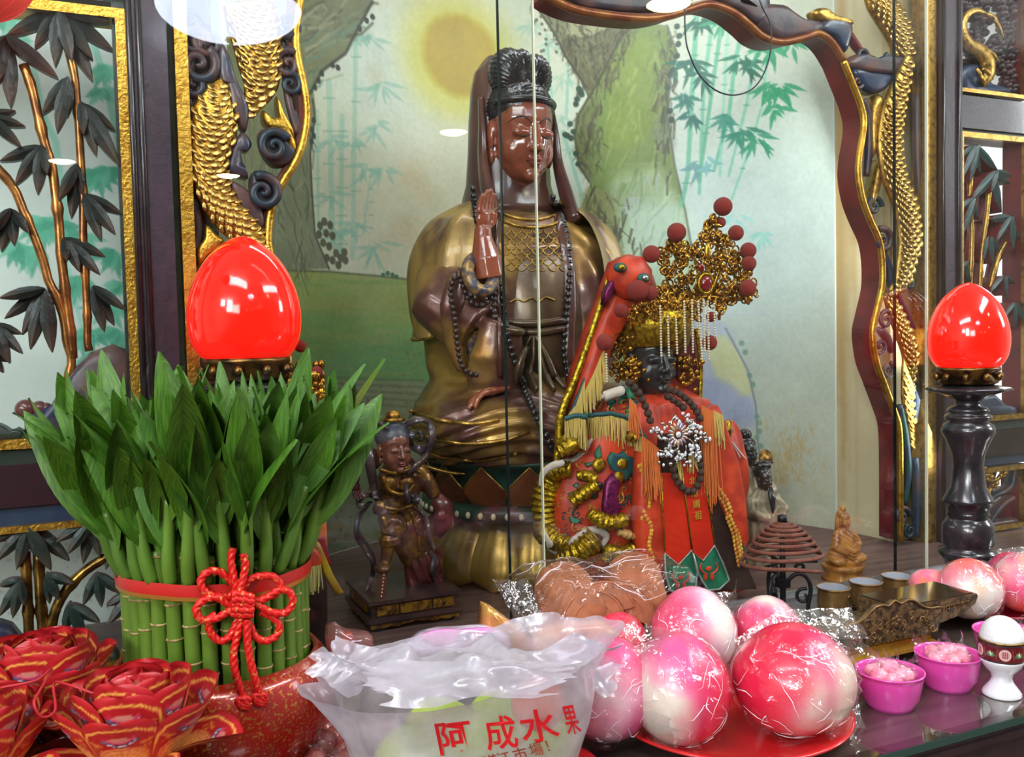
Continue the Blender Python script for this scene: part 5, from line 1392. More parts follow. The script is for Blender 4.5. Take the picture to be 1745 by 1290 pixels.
def plate(pts, m, name, Y, th=.003, parent=t, bulge=.0):
    P = [at_y(x, y, Y) - B for x, y in pts]
    if bulge: V, F = relief(P, bulge, th); return MB().add(V, F).build(name, m, parent)
    return MB().prism(P, (0, th, 0)).build(name, m, parent, smooth=False)
YF = 1.212
plate([(1132, 740), (1200, 740), (1214, 830), (1266, 945), (1290, 1004), (1124, 1008), (1128, 860)], m_darkrobe, 'inner_robe', YF - .008, .02)
plate([(1197, 700), (1222, 690), (1240, 740), (1256, 790), (1268, 853), (1274, 925), (1266, 946), (1238, 888), (1208, 828)], m_orange, 'robe_front', YF - .004, .02, bulge=.012)
plate([(1092, 770), (1122, 780), (1134, 860), (1130, 1006), (1092, 1008), (1084, 900)], m_orange, 'robe_front', YF - .004, .02, bulge=.012)
# tabs with green tips
tb1 = plate([(1127, 806), (1161, 806), (1178, 938), (1156, 963), (1133, 943)], m_redsilk, 'red_tab', YF - .018, .003)
tb2 = plate([(1162, 786), (1194, 784), (1217, 930), (1198, 956), (1182, 943)], m_redsilk, 'red_tab', YF - .020, .003)
m_edge = mat('silver_sequin_edge', (170, 176, 170), .3, .7, bump=.6, bscale=400)
for nm, pts in (('a', [(1133, 943), (1156, 963), (1178, 938), (1188, 975), (1186, 1004), (1164, 1014), (1142, 1006), (1134, 980)]), ('b', [(1182, 943), (1198, 956), (1217, 930), (1232, 960), (1243, 988), (1226, 1004), (1206, 1006), (1190, 978)])):
    g = plate(pts, m_leafg, 'green_tip', YF - .019, .003)
    MB().tube([at_y(x, y, YF - .020) - B for x, y in pts], .0018, 6, closed=True).build('sequin_edge', m_edge, g)
    cx, cy = (1160, 990) if nm == 'a' else (1208, 975)
    f = MB()
    for s in (-1, 1):
        f.tube(catmull([at_y(cx + s * a, cy + b_, YF - .021) - B for a, b_ in ((3, 4), (10, 0), (15, -8), (12, -16))], 4), [.0016, .0018, .0006], 6)
        f.ell(at_y(cx + s * 6, cy + 8, YF - .021) - B, (.004, .0015, .006))
    f.ell(at_y(cx, cy - 6, YF - .021) - B, (.006, .0015, .004)); f.build('dragon_mask', m_orange, g)
for pts in ([(1162, 800), (1180, 936)], [(1196, 786), (1219, 928)], [(1127, 806), (1133, 940)]):
    MB().tube([at_y(x, y, YF - .019) - B for x, y in pts], .0012, 6).build('gold_piping', m_seq, t)
m_gtxt = mat('gold_lettering', (214, 170, 60), .35, .4)
for ch, x, y, sz in (('宮天', 1177, 800, 8), ('北', 1180, 820, 13), ('港', 1184, 841, 14), ('媽', 1187, 860, 15), ('祖', 1190, 879, 15)):
    lettering(tb2, ch, at_y(x, y, YF - .0225), sz * .00098, m_gtxt, xax=Vector((1, 0, .03)).normalized(), depth=.0004, bold=.00008)
# head
head_on(t, Vector((at_y(1113, 620, 1.28).x - B.x, -.03, .405)), .122, m_black, mat('black_line', (14, 14, 16), .3), mat('black_lip', (44, 36, 36), .25))
# cap and gold headband
HX = at_y(1116, 560, 1.29).x - B.x
b = MB(); b.ell((HX, -.01, .450), (.066, .068, .055)); b.loft([ring(.425, .060, .066, HX, -.016), ring(.455, .068, .072, HX, -.016), ring(.482, .074, .078, HX, -.016)])
b.build('crown_cap', m_seq, t, disp=lambda V, N: (fbm(V, 160, 2) - .38) * .006)
for s in (-1, 1):
    bb_ = MB(); rs = random.Random(4 + s)
    for k in range(60):
        bb_.ell((HX + s * .052 + rs.gauss(0, .010), -.045 + rs.gauss(0, .006), .405 - abs(rs.gauss(0, .022))), (.0045, .004, .0045), nu=7, nv=5)
    bb_.build('gold_ear_pendant', m_fil, t, kind='stuff')
# filigree crown
rs = random.Random(21); fg = MB()
outl = [(1122, 440), (1128, 420), (1150, 405), (1165, 412), (1182, 420), (1190, 396), (1200, 378), (1214, 366), (1226, 372), (1236, 400), (1250, 412), (1258, 430), (1276, 452), (1286, 478), (1290, 505), (1276, 520), (1262, 510), (1240, 520), (1228, 540), (1218, 520), (1130, 528), (1110, 520), (1120, 490), (1140, 480), (1128, 460)]
side = [(1040, 540), (1070, 530), (1120, 520), (1120, 560), (1085, 580), (1078, 640), (1048, 650), (1030, 620), (1024, 570)]
def inside(x, y, P):
    r = False
    for i in range(len(P)):
        (xa, ya), (xb, yb) = P[i], P[(i + 1) % len(P)]
        if (ya > y) != (yb > y) and x < (xb - xa) * (y - ya) / (yb - ya) + xa: r = not r
    return r
def sprig(mb, x, y, Y, sz):
    p = at_y(x, y, Y) - B; k = rs.random(); s = sz * .001
    if k < .35:
        a0 = rs.uniform(0, 6.3); P = [p + Vector((s * math.cos(a), 0, s * math.sin(a))) for a in np.linspace(a0, a0 + 6.0, 9)]
        mb.tube(P, .0016, 5)
    elif k < .7:
        a = rs.uniform(.3, 2.8); d = Vector((math.cos(a), rs.uniform(-.4, .4), math.sin(a))); n_ = Vector((-d.z, 0, d.x))
        mb.tube([p - d * s, p + n_ * s * .4, p + d * s * 1.6], [.0030, .0042, .0006], 6, flat=.4, up=(0, 1, 0))
    else:
        P, r_ = volute(p, s * 1.2, 1.2, rs.uniform(0, 6), rs.choice((-1, 1)), n=12, taper=.30); mb.tube(P, r_, 5)
n = 0
while n < 520:
    x, y = rs.uniform(1100, 1292), rs.uniform(364, 545)
    if not inside(x, y, outl): continue
    if math.hypot(x - 1178, y - 458) < 13 or math.hypot(x - 1215, y - 432) < 7: 
        if rs.random() < .8: continue
    sprig(fg, x, y, 1.262 + rs.uniform(-.014, .014), rs.uniform(4.5, 7.5)); n += 1
crown = fg.build('crown_filigree', m_fil, t, kind='stuff')
fg = MB(); n = 0
while n < 170:
    x, y = rs.uniform(1022, 1122), rs.uniform(518, 655)
    if inside(x, y, side): sprig(fg, x, y, 1.268 + (x < 1070) * .02 + rs.uniform(-.01, .01), rs.uniform(3, 5)); n += 1
for k in range(120):
    sprig(fg, rs.uniform(1075, 1196), rs.uniform(512, 545), 1.232 + rs.uniform(-.006, .006), rs.uniform(3, 5))
fg.build('crown_side_filigree', m_fil, t, kind='stuff')
for pts, r_ in (([(1110, 522), (1150, 514), (1200, 506), (1250, 510), (1280, 506)], .004), ([(1180, 420), (1188, 460), (1195, 500)], .0022), ([(1236, 400), (1228, 450), (1212, 500)], .0022), ([(1140, 410), (1160, 460), (1180, 505)], .0022), ([(1276, 456), (1250, 480), (1222, 505)], .0022), ([(1204, 376), (1206, 430), (1204, 480)], .0025)):
    MB().tube(catmull([at_y(x, y, 1.258) - B for x, y in pts], 5), r_, 7).build('crown_wire', m_fil, t)
q = at_y(1204, 483, 1.236) - B
jw = MB(); jw.ell(q, (.011, .006, .013)); jw.build('red_jewel', mat('ruby_glass', (120, 14, 24), .08, coat=1.0), t)
MB().tube([q + Vector((.014 * math.cos(a), .002, .016 * math.sin(a))) for a in np.linspace(0, 6.283, 25)[:-1]], .0026, 6, closed=True).build('jewel_setting', m_seq, t)
MB().ell(at_y(1195, 455, 1.238) - B, (.006, .004, .007)).build('red_jewel', MATS['ruby_glass'], t)
MB().ell(at_y(1206, 428, 1.240) - B, (.006, .004, .014)).build('gold_plaque', m_gold, t)
pm_ = mesh_data('pompom', MB().ell((0, 0, 0), (1, 1, 1), nu=20, nv=14).V, MB().ell((0, 0, 0), (1, 1, 1), nu=20, nv=14).F, m_pom)
for x, y, r_, Y in ((1232, 352, 16, 1.25), (1228, 379, 9, 1.26), (1254, 397, 13.5, 1.25), (1153, 396, 16, 1.25), (1110, 433, 14.5, 1.25), (1275, 427, 14, 1.25), (1276, 449, 13, 1.245), (1274, 491, 14.5, 1.24), (1087, 495, 17, 1.225), (1108, 499, 12.5, 1.225), (1058, 529, 11.5, 1.235), (1030, 583, 13.5, 1.25), (1209, 584, 13, 1.245), (1212, 540, 9, 1.25)):
    p = at_y(x, y, Y) - B; link('pompom', pm_, t, p, scale=r_ * .00098)
    e = at_y(x + (1180 - x) * .22, y + (500 - y) * .22, Y + .015) - B
    MB().tube([p, (p + e) / 2 + Vector((0, 0, .003)), e], .0009, 5).build('pompom_wire', m_fil, t)
def pearls(pts, Y, r=.0021):
    P = resample([tuple(at_y(x, y, Y) - B) for x, y in pts], r * 2.05); b = MB()
    for p in P: b.ell(p, (r, r, r), nu=7, nv=5)
    b.build('pearl_strand', m_pearl, t)
for x, y0, y1 in ((1125, 522, 606), (1138, 540, 606), (1152, 545, 602), (1166, 514, 600), (1179, 512, 600), (1190, 514, 560), (1194, 560, 612), (1199, 512, 598), (1206, 514, 612), (1217, 518, 572)): pearls([(x, y0), (x + 1, (y0 + y1) / 2), (x + 2, y1)], 1.222)
pearls([(1033, 604), (1034, 650)], 1.24)
# red hood cloth behind the crown with a dragon face, gold border and fringe
plate([(1046, 446), (1066, 436), (1090, 440), (1108, 466), (1122, 510), (1090, 530), (1060, 545), (1032, 590), (1010, 640), (990, 694), (962, 712), (978, 640), (1000, 570), (1020, 520), (1034, 480)], m_orange, 'hood_cloth', 1.30, .02, bulge=.03)
plate([(1150, 560), (1180, 560), (1192, 620), (1190, 690), (1160, 690), (1150, 640)], mat('maroon_lining', (110, 30, 34), .6), 'hood_lining', 1.30, .02, bulge=.008)
MB().tube(catmull([at_y(x, y, 1.285) - B for x, y in ((1186, 560), (1194, 620), (1192, 694))], 5), .004, 8).build('sequin_border', m_seq, t)
MB().ell(at_y(1072, 472, 1.262) - B, (.036, .03, .034)).build('dragon_brow', m_orange, t, disp=lambda V, N: (fbm(V, 60, 2) - .38) * .02)
for x, y, m_ in ((1057, 456, m_teal), (1097, 474, m_silver)):
    p = at_y(x, y, 1.232) - B; MB().ell(p, (.012, .006, .008)).build('dragon_eye_rim', m_teal, t); MB().ell(p + Vector((0, -.005, 0)), (.006, .004, .005)).build('dragon_eye', m_seq if x < 1080 else m_silver, t)
plate([(1046, 470), (1058, 474), (1040, 506), (1028, 520), (1030, 496)], m_purple, 'purple_trim', 1.262, .01, bulge=.005)
cord(t, catmull([at_y(x, y, 1.285) for x, y in ((1036, 478), (1020, 530), (998, 596), (978, 650), (956, 706), (952, 760), (946, 800))], 5), [.005, .006, .0065, .006, .007, .007, .005], m_seq, 'sequin_border', 8)
cord(t, catmull([at_y(x, y, 1.278) for x, y in ((1024, 560), (1010, 610), (992, 660), (972, 708))], 5), .004, m_teal, 'cloth_edge', 8)
strands(t, [at_y(x, y, 1.27) for x, y in ((1030, 592), (1012, 636), (996, 668))], .055, 46, .0011, m_yel, seed=3)
strands(t, [at_y(x, y, 1.27) for x, y in ((996, 650), (982, 690), (964, 712))], .05, 34, .0011, m_yel, seed=4)
pth = sm.path([(962, 714), (985, 708), (1010, 716), (1040, 712), (1070, 722), (1090, 738), (1100, 756)], .020)
strands(t, pth, .046, 170, .0012, m_yel, seed=5)
cord(t, pth, .004, m_teal, 'collar_edge', 8)
# collar with flowers, white fur
cord(t, sm.path([(1030, 676), (1052, 668), (1076, 664)], .004), .008, m_fur, 'fur_collar', 8)
for x, y, m_ in ((1004, 684, m_purple), (1014, 676, m_purple), (1022, 688, mat('pink_embroidery', (150, 90, 100), .5)), (1044, 690, m_teal), (1062, 684, m_leafg), (1076, 704, m_leafg), (1080, 690, m_teal)):
    p = sm.hit(x, y, .002, 1.5) - B; f = MB()
    for k in range(5):
        a = k * 1.257; f.ell(p + Vector((.006 * math.cos(a), 0, .005 * math.sin(a))), (.006, .003, .005), nu=8, nv=6)
    f.build('embroidered_flower', m_, t)
# padded gold dragon on the sleeve
def pad(pts, r, m=m_seq, name='padded_dragon', rib=.0042, off=.013):
    P = sm.path(pts, off); P = resample([tuple(p) for p in P], .0016); n = len(P)
    rr = np.interp(np.linspace(0, 1, n), np.linspace(0, 1, len(r)), r)
    rr = [q * 1.22 * (1 + .10 * math.sin(2 * math.pi * i * .0016 / .009)) for i, q in enumerate(rr)]
    return MB().tube([Vector(p) - B for p in P], rr, 12, flat=.8).build(name, m, t)
pad([(974, 803), (950, 808), (932, 842), (930, 880), (944, 912), (970, 926)], [.013, .017, .0185, .0185, .018, .013])
pad([(952, 770), (975, 758), (1000, 752)], [.010, .016, .017]); pad([(962, 944), (985, 938), (1012, 916)], [.012, .019, .020])
pad([(1024, 952), (1034, 936), (1052, 940), (1076, 930)], [.009, .011, .012, .010]); pad([(974, 856), (994, 840), (1016, 826)], [.010, .012, .010])
pad([(1002, 872), (1020, 884), (1040, 888), (1060, 884)], [.009, .013, .012, .012]); pad([(984, 812), (1000, 812), (1016, 818)], [.007, .010, .008]); pad([(1066, 744), (1078, 748)], [.008, .009])
pad([(1050, 904), (1066, 908), (1078, 914)], [.005, .008, .004], mat('tan_embroidery', (190, 146, 80), .5, bump=.5), 'embroidered_claw')
def spx(pts, m, name, bulge=.004, off=.003):
    P = []; last = None
    for x, y in pts:
        h = sm.hit(x, y, off)
        if h is None: h = Vector(at_d(x, y, proj(last)[2])) if last is not None else at_y(x, y, 1.235)
        last = h; P.append(h - B)
    V, F = relief(P, bulge, .002); return MB().add(V, F).build(name, m, t)
spx([(1024, 862), (1030, 820), (1042, 806), (1054, 812), (1048, 850), (1056, 866), (1050, 882), (1026, 876)], m_purple, 'dragon_mouth', .006, .008)
spx([(1034, 782), (1040, 770), (1052, 774), (1060, 768), (1068, 776), (1080, 780), (1078, 794), (1080, 806), (1070, 812), (1062, 822), (1056, 812), (1040, 800)], m_teal, 'dragon_plume', .005, .006)
for pts in ([(980, 836), (990, 832), (976, 846), (967, 842)], [(970, 880), (990, 886), (982, 892), (972, 890)], [(1014, 772), (1022, 758), (1024, 778), (1016, 784)], [(996, 790), (1012, 788), (1000, 796)], [(976, 828), (984, 822), (984, 832)]): spx(pts, m_leafg, 'green_flame', .003, .004)
for x, y, r_, m_ in ((1057, 790, .010, m_seq), (1052, 814, .010, m_seq), (1020, 828, .007, m_black), (1012, 843, .0075, m_black), (1020, 794, .012, m_seq)):
    MB().ell(sm.hit(x, y, .008, 1.5) - B, (r_, r_ * .6, r_)).build('dragon_boss' if m_ is m_seq else 'dragon_eye', m_, t)
cord(t, sm.path([(920, 828), (926, 806), (946, 792), (976, 786), (996, 768), (1010, 748)], .004), [.002, .005, .006, .004, .005, .002], m_fur, 'fur_trim', 8)
cord(t, sm.path([(924, 900), (940, 930), (962, 936), (984, 914), (1010, 902), (1032, 912), (1022, 934)], .006), [.002, .006, .007, .005, .006, .006, .002], m_fur, 'fur_trim', 8)
b1, b2 = MB(), MB(); rs = random.Random(33)
for k in range(150):
    x, y = (rs.uniform(940, 1092), rs.uniform(770, 1000)) if k < 105 else (rs.uniform(985, 1085), rs.uniform(672, 712))
    h_ = sm.hit(x, y, .0015)
    if h_ is None: continue
    P, r_ = volute(h_ - B, rs.uniform(.005, .010), 1.2, rs.uniform(0, 6), rs.choice((-1, 1)), 12, .16)
    (b1 if k % 3 else b2).tube(P, r_, 5)
b1.build('gold_embroidery', m_emb := mat('gold_embroidery', (206, 150, 60), .45, .3, col2=(170, 110, 40), nscale=90), t, kind='stuff'); b2.build('teal_embroidery', m_teal, t, kind='stuff')
# embroidered yellow scales along the robe fronts
m_emy = mat('yellow_embroidery', (214, 160, 50), .5, col2=(190, 110, 40), nscale=90, bump=.4, bscale=260)
for pts, w in (([(1094, 792), (1104, 812), (1108, 836), (1106, 864)], 7), ([(1100, 880), (1110, 900), (1106, 930), (1112, 950)], 8), ([(1084, 960), (1100, 968), (1112, 984), (1104, 1002)], 10), ([(1212, 812), (1226, 834), (1238, 852), (1246, 872)], 8), ([(1244, 880), (1254, 906), (1258, 930), (1264, 960)], 7)):
    b = MB(); P = resample(catmull(pts, 6), 7); base = YF - .016
    for i, (x, y) in enumerate(P):
        for s in (-1, 0, 1): b.ell(at_y(x + s * w * .7, y + abs(s) * 3, base + .003 * abs(s)) - B, (w * .00052, .0022, .0042), nu=8, nv=5)
    b.build('embroidered_scale', m_emy, t, kind='stuff')
    cord(t, [at_y(x + w * 1.25, y, base + .004) for x, y in P], .0018, m_teal, 'embroidered_edge', 6)
cord(t, [at_y(x, y, YF - .012) for x, y in catmull([(1094, 870), (1112, 880), (1098, 896), (1120, 904), (1110, 920)], 4)], .004, m_emy, 'embroidered_flame', 8)
# tassels
for pts, n, L_, m_, sd in (([(1072, 676), (1084, 690)], 26, .05, m_otas, 1), ([(1094, 742), (1122, 764)], 46, .085, m_otas, 2), ([(1196, 690), (1222, 706)], 46, .15, m_otas, 3), ([(1216, 700), (1232, 708)], 24, .05, m_yel, 4), ([(1148, 776), (1160, 780)], 14, .035, m_yel, 6), ([(1176, 770), (1184, 776)], 12, .03, m_yel, 8)):
    strands(t, [at_y(x, y, 1.19) for x, y in pts], L_, n, .0011, m_, 'tassel', .008, sd)
MB().tube([at_y(1072, 662, 1.2) - B, at_y(1076, 680, 1.19) - B], .006, 8).build('tassel_knot', m_leafg, t)
cord(t, [at_y(x, y, 1.25) for x, y in ((1236, 718), (1240, 734), (1234, 748))], .009, m_seq, 'padded_dragon', 8)
strands(t, [at_y(1244, 750, 1.27), at_y(1250, 756, 1.27)], .03, 14, .0012, m_fur, 'fur_tuft', .02, 9)
# rosary of large brown beads
m_rb = mat('carved_brown_bead', (70, 46, 34), .4, col2=(50, 32, 26), nscale=300, bump=.5, bscale=500)
rme = mesh_data('rosary_bead', bead_me.V, bead_me.F, m_rb)
for pts in ([(1072, 652), (1084, 664), (1094, 680), (1102, 698), (1108, 716)], [(1144, 776), (1146, 796), (1152, 816), (1164, 832), (1178, 838), (1190, 824), (1194, 804), (1192, 780)], [(1140, 664), (1156, 670), (1172, 682), (1184, 696), (1192, 712)], [(1138, 676), (1152, 684), (1164, 694)]):
    P = [at_y(x, y, 1.188) for x, y in catmull(pts, 5)]; c_ = cord(t, P, .001, m_line, 'rosary_cord')
    for p in resample([tuple(p) for p in P], .0115): link('rosary_bead', rme, c_, Vector(p) - B, scale=.0062)
# crystal brooch
bc = (1160, 748); by = 1.176; rs = random.Random(8)
b1, b2, b3 = MB(), MB(), MB()
fc = at_y(1153, 740, by) - B
for k in range(16):
    a = 2 * math.pi * k / 16; M = Matrix.Rotation(-a, 3, 'Y'); b3.ell(fc + Vector((.0135 * math.cos(a), -.004, .0135 * math.sin(a))), (.0068, .0025, .0024), M, nu=8, nv=6)
b2.ell(fc + Vector((0, -.005, 0)), (.005, .003, .005), nu=10, nv=6)
for k in range(150):
    a = rs.uniform(0, 6.283); r_ = rs.uniform(18, 44) * (1 + .18 * math.cos(5 * a + 1)); x, y = bc[0] + r_ * math.cos(a) * 1.05, bc[1] + r_ * math.sin(a) * (1.1 if math.sin(a) > 0 else .9)
    if math.hypot(x - 1153, y - 740) < 17: continue
    (b2 if rs.random() < .55 else b1).ell(at_y(x, y, by + rs.uniform(-.003, .002)) - B, (rs.uniform(.002, .0042), .002, rs.uniform(.002, .0042)), nu=7, nv=5)
for k in range(7):
    a = k * .9; P = [at_y(bc[0] + (14 + 24 * f) * math.cos(a + f * .8), bc[1] + (14 + 26 * f) * math.sin(a + f * .8), by) - B for f in np.linspace(0, 1.1, 8)]
    b1.tube(P, .0013, 5)
br = b1.build('brooch_setting', m_silver, t); b2.build('crystal', m_cryst, br, kind='stuff'); b3.build('petal_crystal', m_iri, br, kind='stuff')
# ------------------------------------------------------------------ armoured guardian on a carved pedestal
WY = 1.336
x0 = at_z(639, 1085, TT).x
xw = at_y(784, 1060, WY).x - x0
B = Vector((x0 + xw / 2, WY + .075, TT))
t = thing('guardian_statue', 'small dark carved guardian in armour with swirling scarf on a gilt pedestal', 'statue', B)
m_ped = mat('pedestal_lacquer', (52, 36, 38), .32, col2=(74, 50, 46), nscale=30, coat=.25)
m_pgold = mat('pedestal_gilding', (176, 130, 48), .35, .7, col2=(96, 62, 34), nscale=80, lo=.4, hi=.6, bump=.5, bscale=200)
hw, hd = xw / 2, .072
MB().box((0, 0, .0455), (xw + .008, 2 * hd + .008, .006)).build('pedestal_top', m_ped, t, smooth=False)
MB().box((0, 0, .032), (xw - .004, 2 * hd - .004, .021)).build('pedestal_block', m_ped, t, smooth=False)
MB().box((0, 0, .0185), (xw + .010, 2 * hd + .010, .007)).box((0, 0, .0135), (xw + .004, 2 * hd + .004, .004)).build('pedestal_moulding', m_ped, t, smooth=False)
n = 14
P = [(-hw, -hd - .001, .0125)] + [(-hw + 2 * hw * k / n, -hd - .001, .0045 + .003 * (k % 2) + .003 * (abs(k - n / 2) < 2)) for k in range(n + 1)] + [(hw, -hd - .001, .0125)]
MB().prism(P, (0, .003, 0)).build('gilt_apron', m_pgold, t, smooth=False)
P = [(-hw - .001, hd, .0125)] + [(-hw - .001, hd - 2 * hd * k / 10, .0045 + .003 * (k % 2)) for k in range(11)] + [(-hw - .001, -hd, .0125)]
MB().prism(P, (.003, 0, 0)).build('gilt_apron', m_pgold, t, smooth=False)
for sx in (-1, 1):
    for sy in (-1, 1): MB().lathe([(.010, 0), (.012, .004), (.010, .012)], 12, (sx * (hw - .014), sy * (hd - .014), 0)).build('pedestal_foot', m_ped, t)
for cx, w in ((-hw + .026, .034), (0, .05), (hw - .026, .034)):
    MB().box((cx, -hd + .001, .032), (w, .005, .015)).build('gilt_panel', m_pgold, t, smooth=False)
    if w < .05:
        g = MB()
        for k in range(7):
            a = math.pi * k / 6; g.tube([(cx, -hd - .002, .027), (cx + .012 * math.cos(a), -hd - .002, .027 + .010 * math.sin(a))], [.0012, .0006], 5)
        g.build('carved_leaf', m_pgold, t)
    else:
        lettering(t, '護法', B + Vector((0, -hd - .002, .032)), .013, m_ped, depth=.0006) if False else None
MB().box((-hw + .001, 0, .032), (.005, .09, .015)).build('gilt_panel', m_pgold, t, smooth=False)
Yf = WY + .072
q = lambda x, y, d=0.0: at_y(x, y, Yf + d) - B
S_ = .00094
m_arm = mat('gilt_armour', (104, 68, 54), .3, .45, col2=(178, 132, 66), nscale=42, lo=.46, hi=.6, bump=.6, bscale=130, coat=.3, metal2=.85)
m_scarf = mat('blue_black_scarf', (66, 64, 76), .24, .2, col2=(98, 76, 76), nscale=14, coat=.5)
m_mar = mat('maroon_robe', (100, 44, 44), .3, .1, col2=(58, 28, 32), nscale=22, coat=.35)
b = MB()
b.tube([q(680, 783), q(682, 810), q(680, 840), q(680, 868), q(686, 896)], [24 * S_, 40 * S_, 37 * S_, 33 * S_, 36 * S_], 18, flat=.72, up=(0, 1, 0))
b.tube([q(648, 786), q(630, 776), q(612, 772), q(604, 776)], [17 * S_, 16 * S_, 13 * S_, 11 * S_], 12); b.tube([q(603, 774), q(601, 796, -.008), q(606, 822, -.012)], [11 * S_, 10 * S_, 8 * S_], 12)
b.tube([q(706, 796), q(724, 818, -.006), q(742, 846, -.01)], [17 * S_, 16 * S_, 12 * S_], 12)
b.tube([q(688, 890), q(706, 930), q(712, 960)], [36 * S_, 34 * S_, 24 * S_], 16, flat=.8, up=(0, 1, 0))
b.tube([q(668, 880), q(670, 900, -.03), q(664, 916, -.034)], [26 * S_, 22 * S_, 17 * S_], 14)
b.build('armour', m_arm, t, voxel=.0021, it=3, disp=lambda V, N: (fbm(V, 90, 3) - .42) * .004)
b = MB(); b.tube([q(664, 912, -.034), q(660, 940, -.036), q(656, 958, -.036)], [15 * S_, 11 * S_, 9 * S_], 12); b.ell(q(652, 968, -.042), (.013, .018, .009)); b.tube([q(664, 915, -.034), q(665, 928, -.034)], [19 * S_, 18 * S_], 12)
b.build('raised_leg', m_arm, t, voxel=.0019, it=2)
b = MB(); b.tube([q(706, 940), q(706, 985), q(704, 1006)], [22 * S_, 15 * S_, 16 * S_], 12); b.ell(q(694, 1014, -.012), (.020, .022, .010)); b.ell(q(722, 960), (.034, .024, .038)); b.ell(q(738, 985), (.018, .014, .028))
b.build('standing_leg', m_mar, t, voxel=.0021, it=3, disp=lambda V, N: .0014 * np.sin(V[:, 0] * 420 + V[:, 2] * 180))
b = MB(); b.tube([q(742, 848, -.01), q(756, 862, -.012), q(756, 892, -.014), q(744, 914, -.014)], [13 * S_, 18 * S_, 20 * S_, 8 * S_], 12, flat=.7, up=(0, 1, 0)); b.ell(q(752, 880, -.02), (.011, .009, .012))
b.build('sleeve', m_mar, t)
hnd = hand_mb(q(606, 820, -.012), (0.05, -.1, -1), (0, -1, 0), .030, .8, .05); hnd.build('hand', m_mar, t)
for pts in ([(648, 800), (672, 806), (700, 800), (716, 806)], [(652, 812), (664, 836), (690, 842), (706, 826)], [(648, 862), (676, 868), (706, 860)], [(652, 880), (662, 912)], [(700, 872), (712, 910), (716, 940)]):
    P = [q(x, y, -.036) for x, y in catmull(pts, 5)]; MB().tube(P, .0042, 8, flat=.8).build('armour_band', m_pgold, t)
for c in ((664, 824), (692, 824)): MB().ell(q(c[0], c[1], -.030), (.013, .010, .014)).build('breast_boss', m_pgold, t)
MB().ell(q(648, 866, -.032), (.012, .01, .012)).build('lion_buckle', m_arm, t, disp=lambda V, N: (fbm(V, 200, 2) - .38) * .01)
hp = q(672, 764, -.022)
head_on(t, hp, .078, mat('guardian_face', (110, 62, 48), .25, col2=(132, 80, 62), nscale=30, coat=.4), m_line, m_lip, rot=Matrix.Rotation(R(8), 3, 'Z'))
b = MB(); b.ell(hp + Vector((0, .008, .018)), (.0285, .033, .0265)); b.build('hair', mat('grey_blue_hair', (66, 68, 80), .35, col2=(90, 86, 92), nscale=40), t)
b = MB(); b.ell(hp + Vector((0, .004, .052)), (.012, .012, .009)); b.tube([hp + Vector((.016 * math.cos(a), .016 * math.sin(a), .046)) for a in np.linspace(0, 6.283, 17)[:-1]], .003, 7, closed=True); b.build('topknot_crown', m_pgold, t)
def scarf(pts, w, d=-.02, flat=.35, name='scarf'):
    P = [q(x, y, d + .012 * math.sin(i * .5)) for i, (x, y) in enumerate(catmull(pts, 6))]
    MB().tube(P, [k * S_ for k in w], 10, flat=flat).build(name, m_scarf, t)
scarf([(640, 850), (634, 812), (626, 764), (621, 738), (630, 724), (646, 722), (660, 730)], [5, 8, 9, 9, 8, 7, 4], -.03, .5)
scarf([(684, 732), (700, 718), (720, 715), (734, 726), (736, 752), (724, 780), (704, 800), (694, 824), (694, 846), (702, 858), (710, 852), (708, 842), (703, 846)], [4, 8, 9, 10, 10, 10, 10, 9, 9, 8, 6, 4, 3], -.036, .5)
scarf([(736, 750), (726, 764), (708, 764), (698, 752), (704, 738), (716, 736), (722, 746), (714, 752)], [9, 8, 7, 7, 6, 5, 4, 3], -.02, .5)
scarf([(646, 852), (626, 842), (612, 850), (610, 860), (620, 862)], [7, 7, 7, 7, 4], -.01, .5)
scarf([(630, 856), (612, 880), (608, 908), (624, 934), (636, 958), (632, 990), (622, 1012), (628, 1016)], [5, 9, 10, 10, 10, 9, 7, 4], 0.0, .5)
scarf([(702, 864), (726, 886), (732, 920), (742, 950), (738, 972), (750, 996), (760, 1014)], [6, 9, 10, 10, 9, 9, 8], -.02, .5)
sw = MB(); P = [q(656, 966, -.05), q(653, 992, -.052), q(648, 1027, -.052)]; sw.tube(P, [5.5 * S_, 6 * S_, 7 * S_], 6, flat=.3, up=(0, 1, 0)); so = sw.build('sword', mat('sword_lacquer', (106, 56, 44), .3, coat=.3), t, smooth=False)
g = MB()
for k in range(9): g.ell(q(655 - .7 * k, 974 + 6 * k, -.0545), (.0014, .0008, .0018), nu=6, nv=4)
g.build('sword_dots', MATS['cream_dot'], so, kind='stuff')
q2 = q(632, 830, -.026)
MB().tube([q(604, 752), q(600, 730), q(606, 716), q(614, 706)], [.006, .005, .004, .002], 8).build('plume', m_scarf, t)

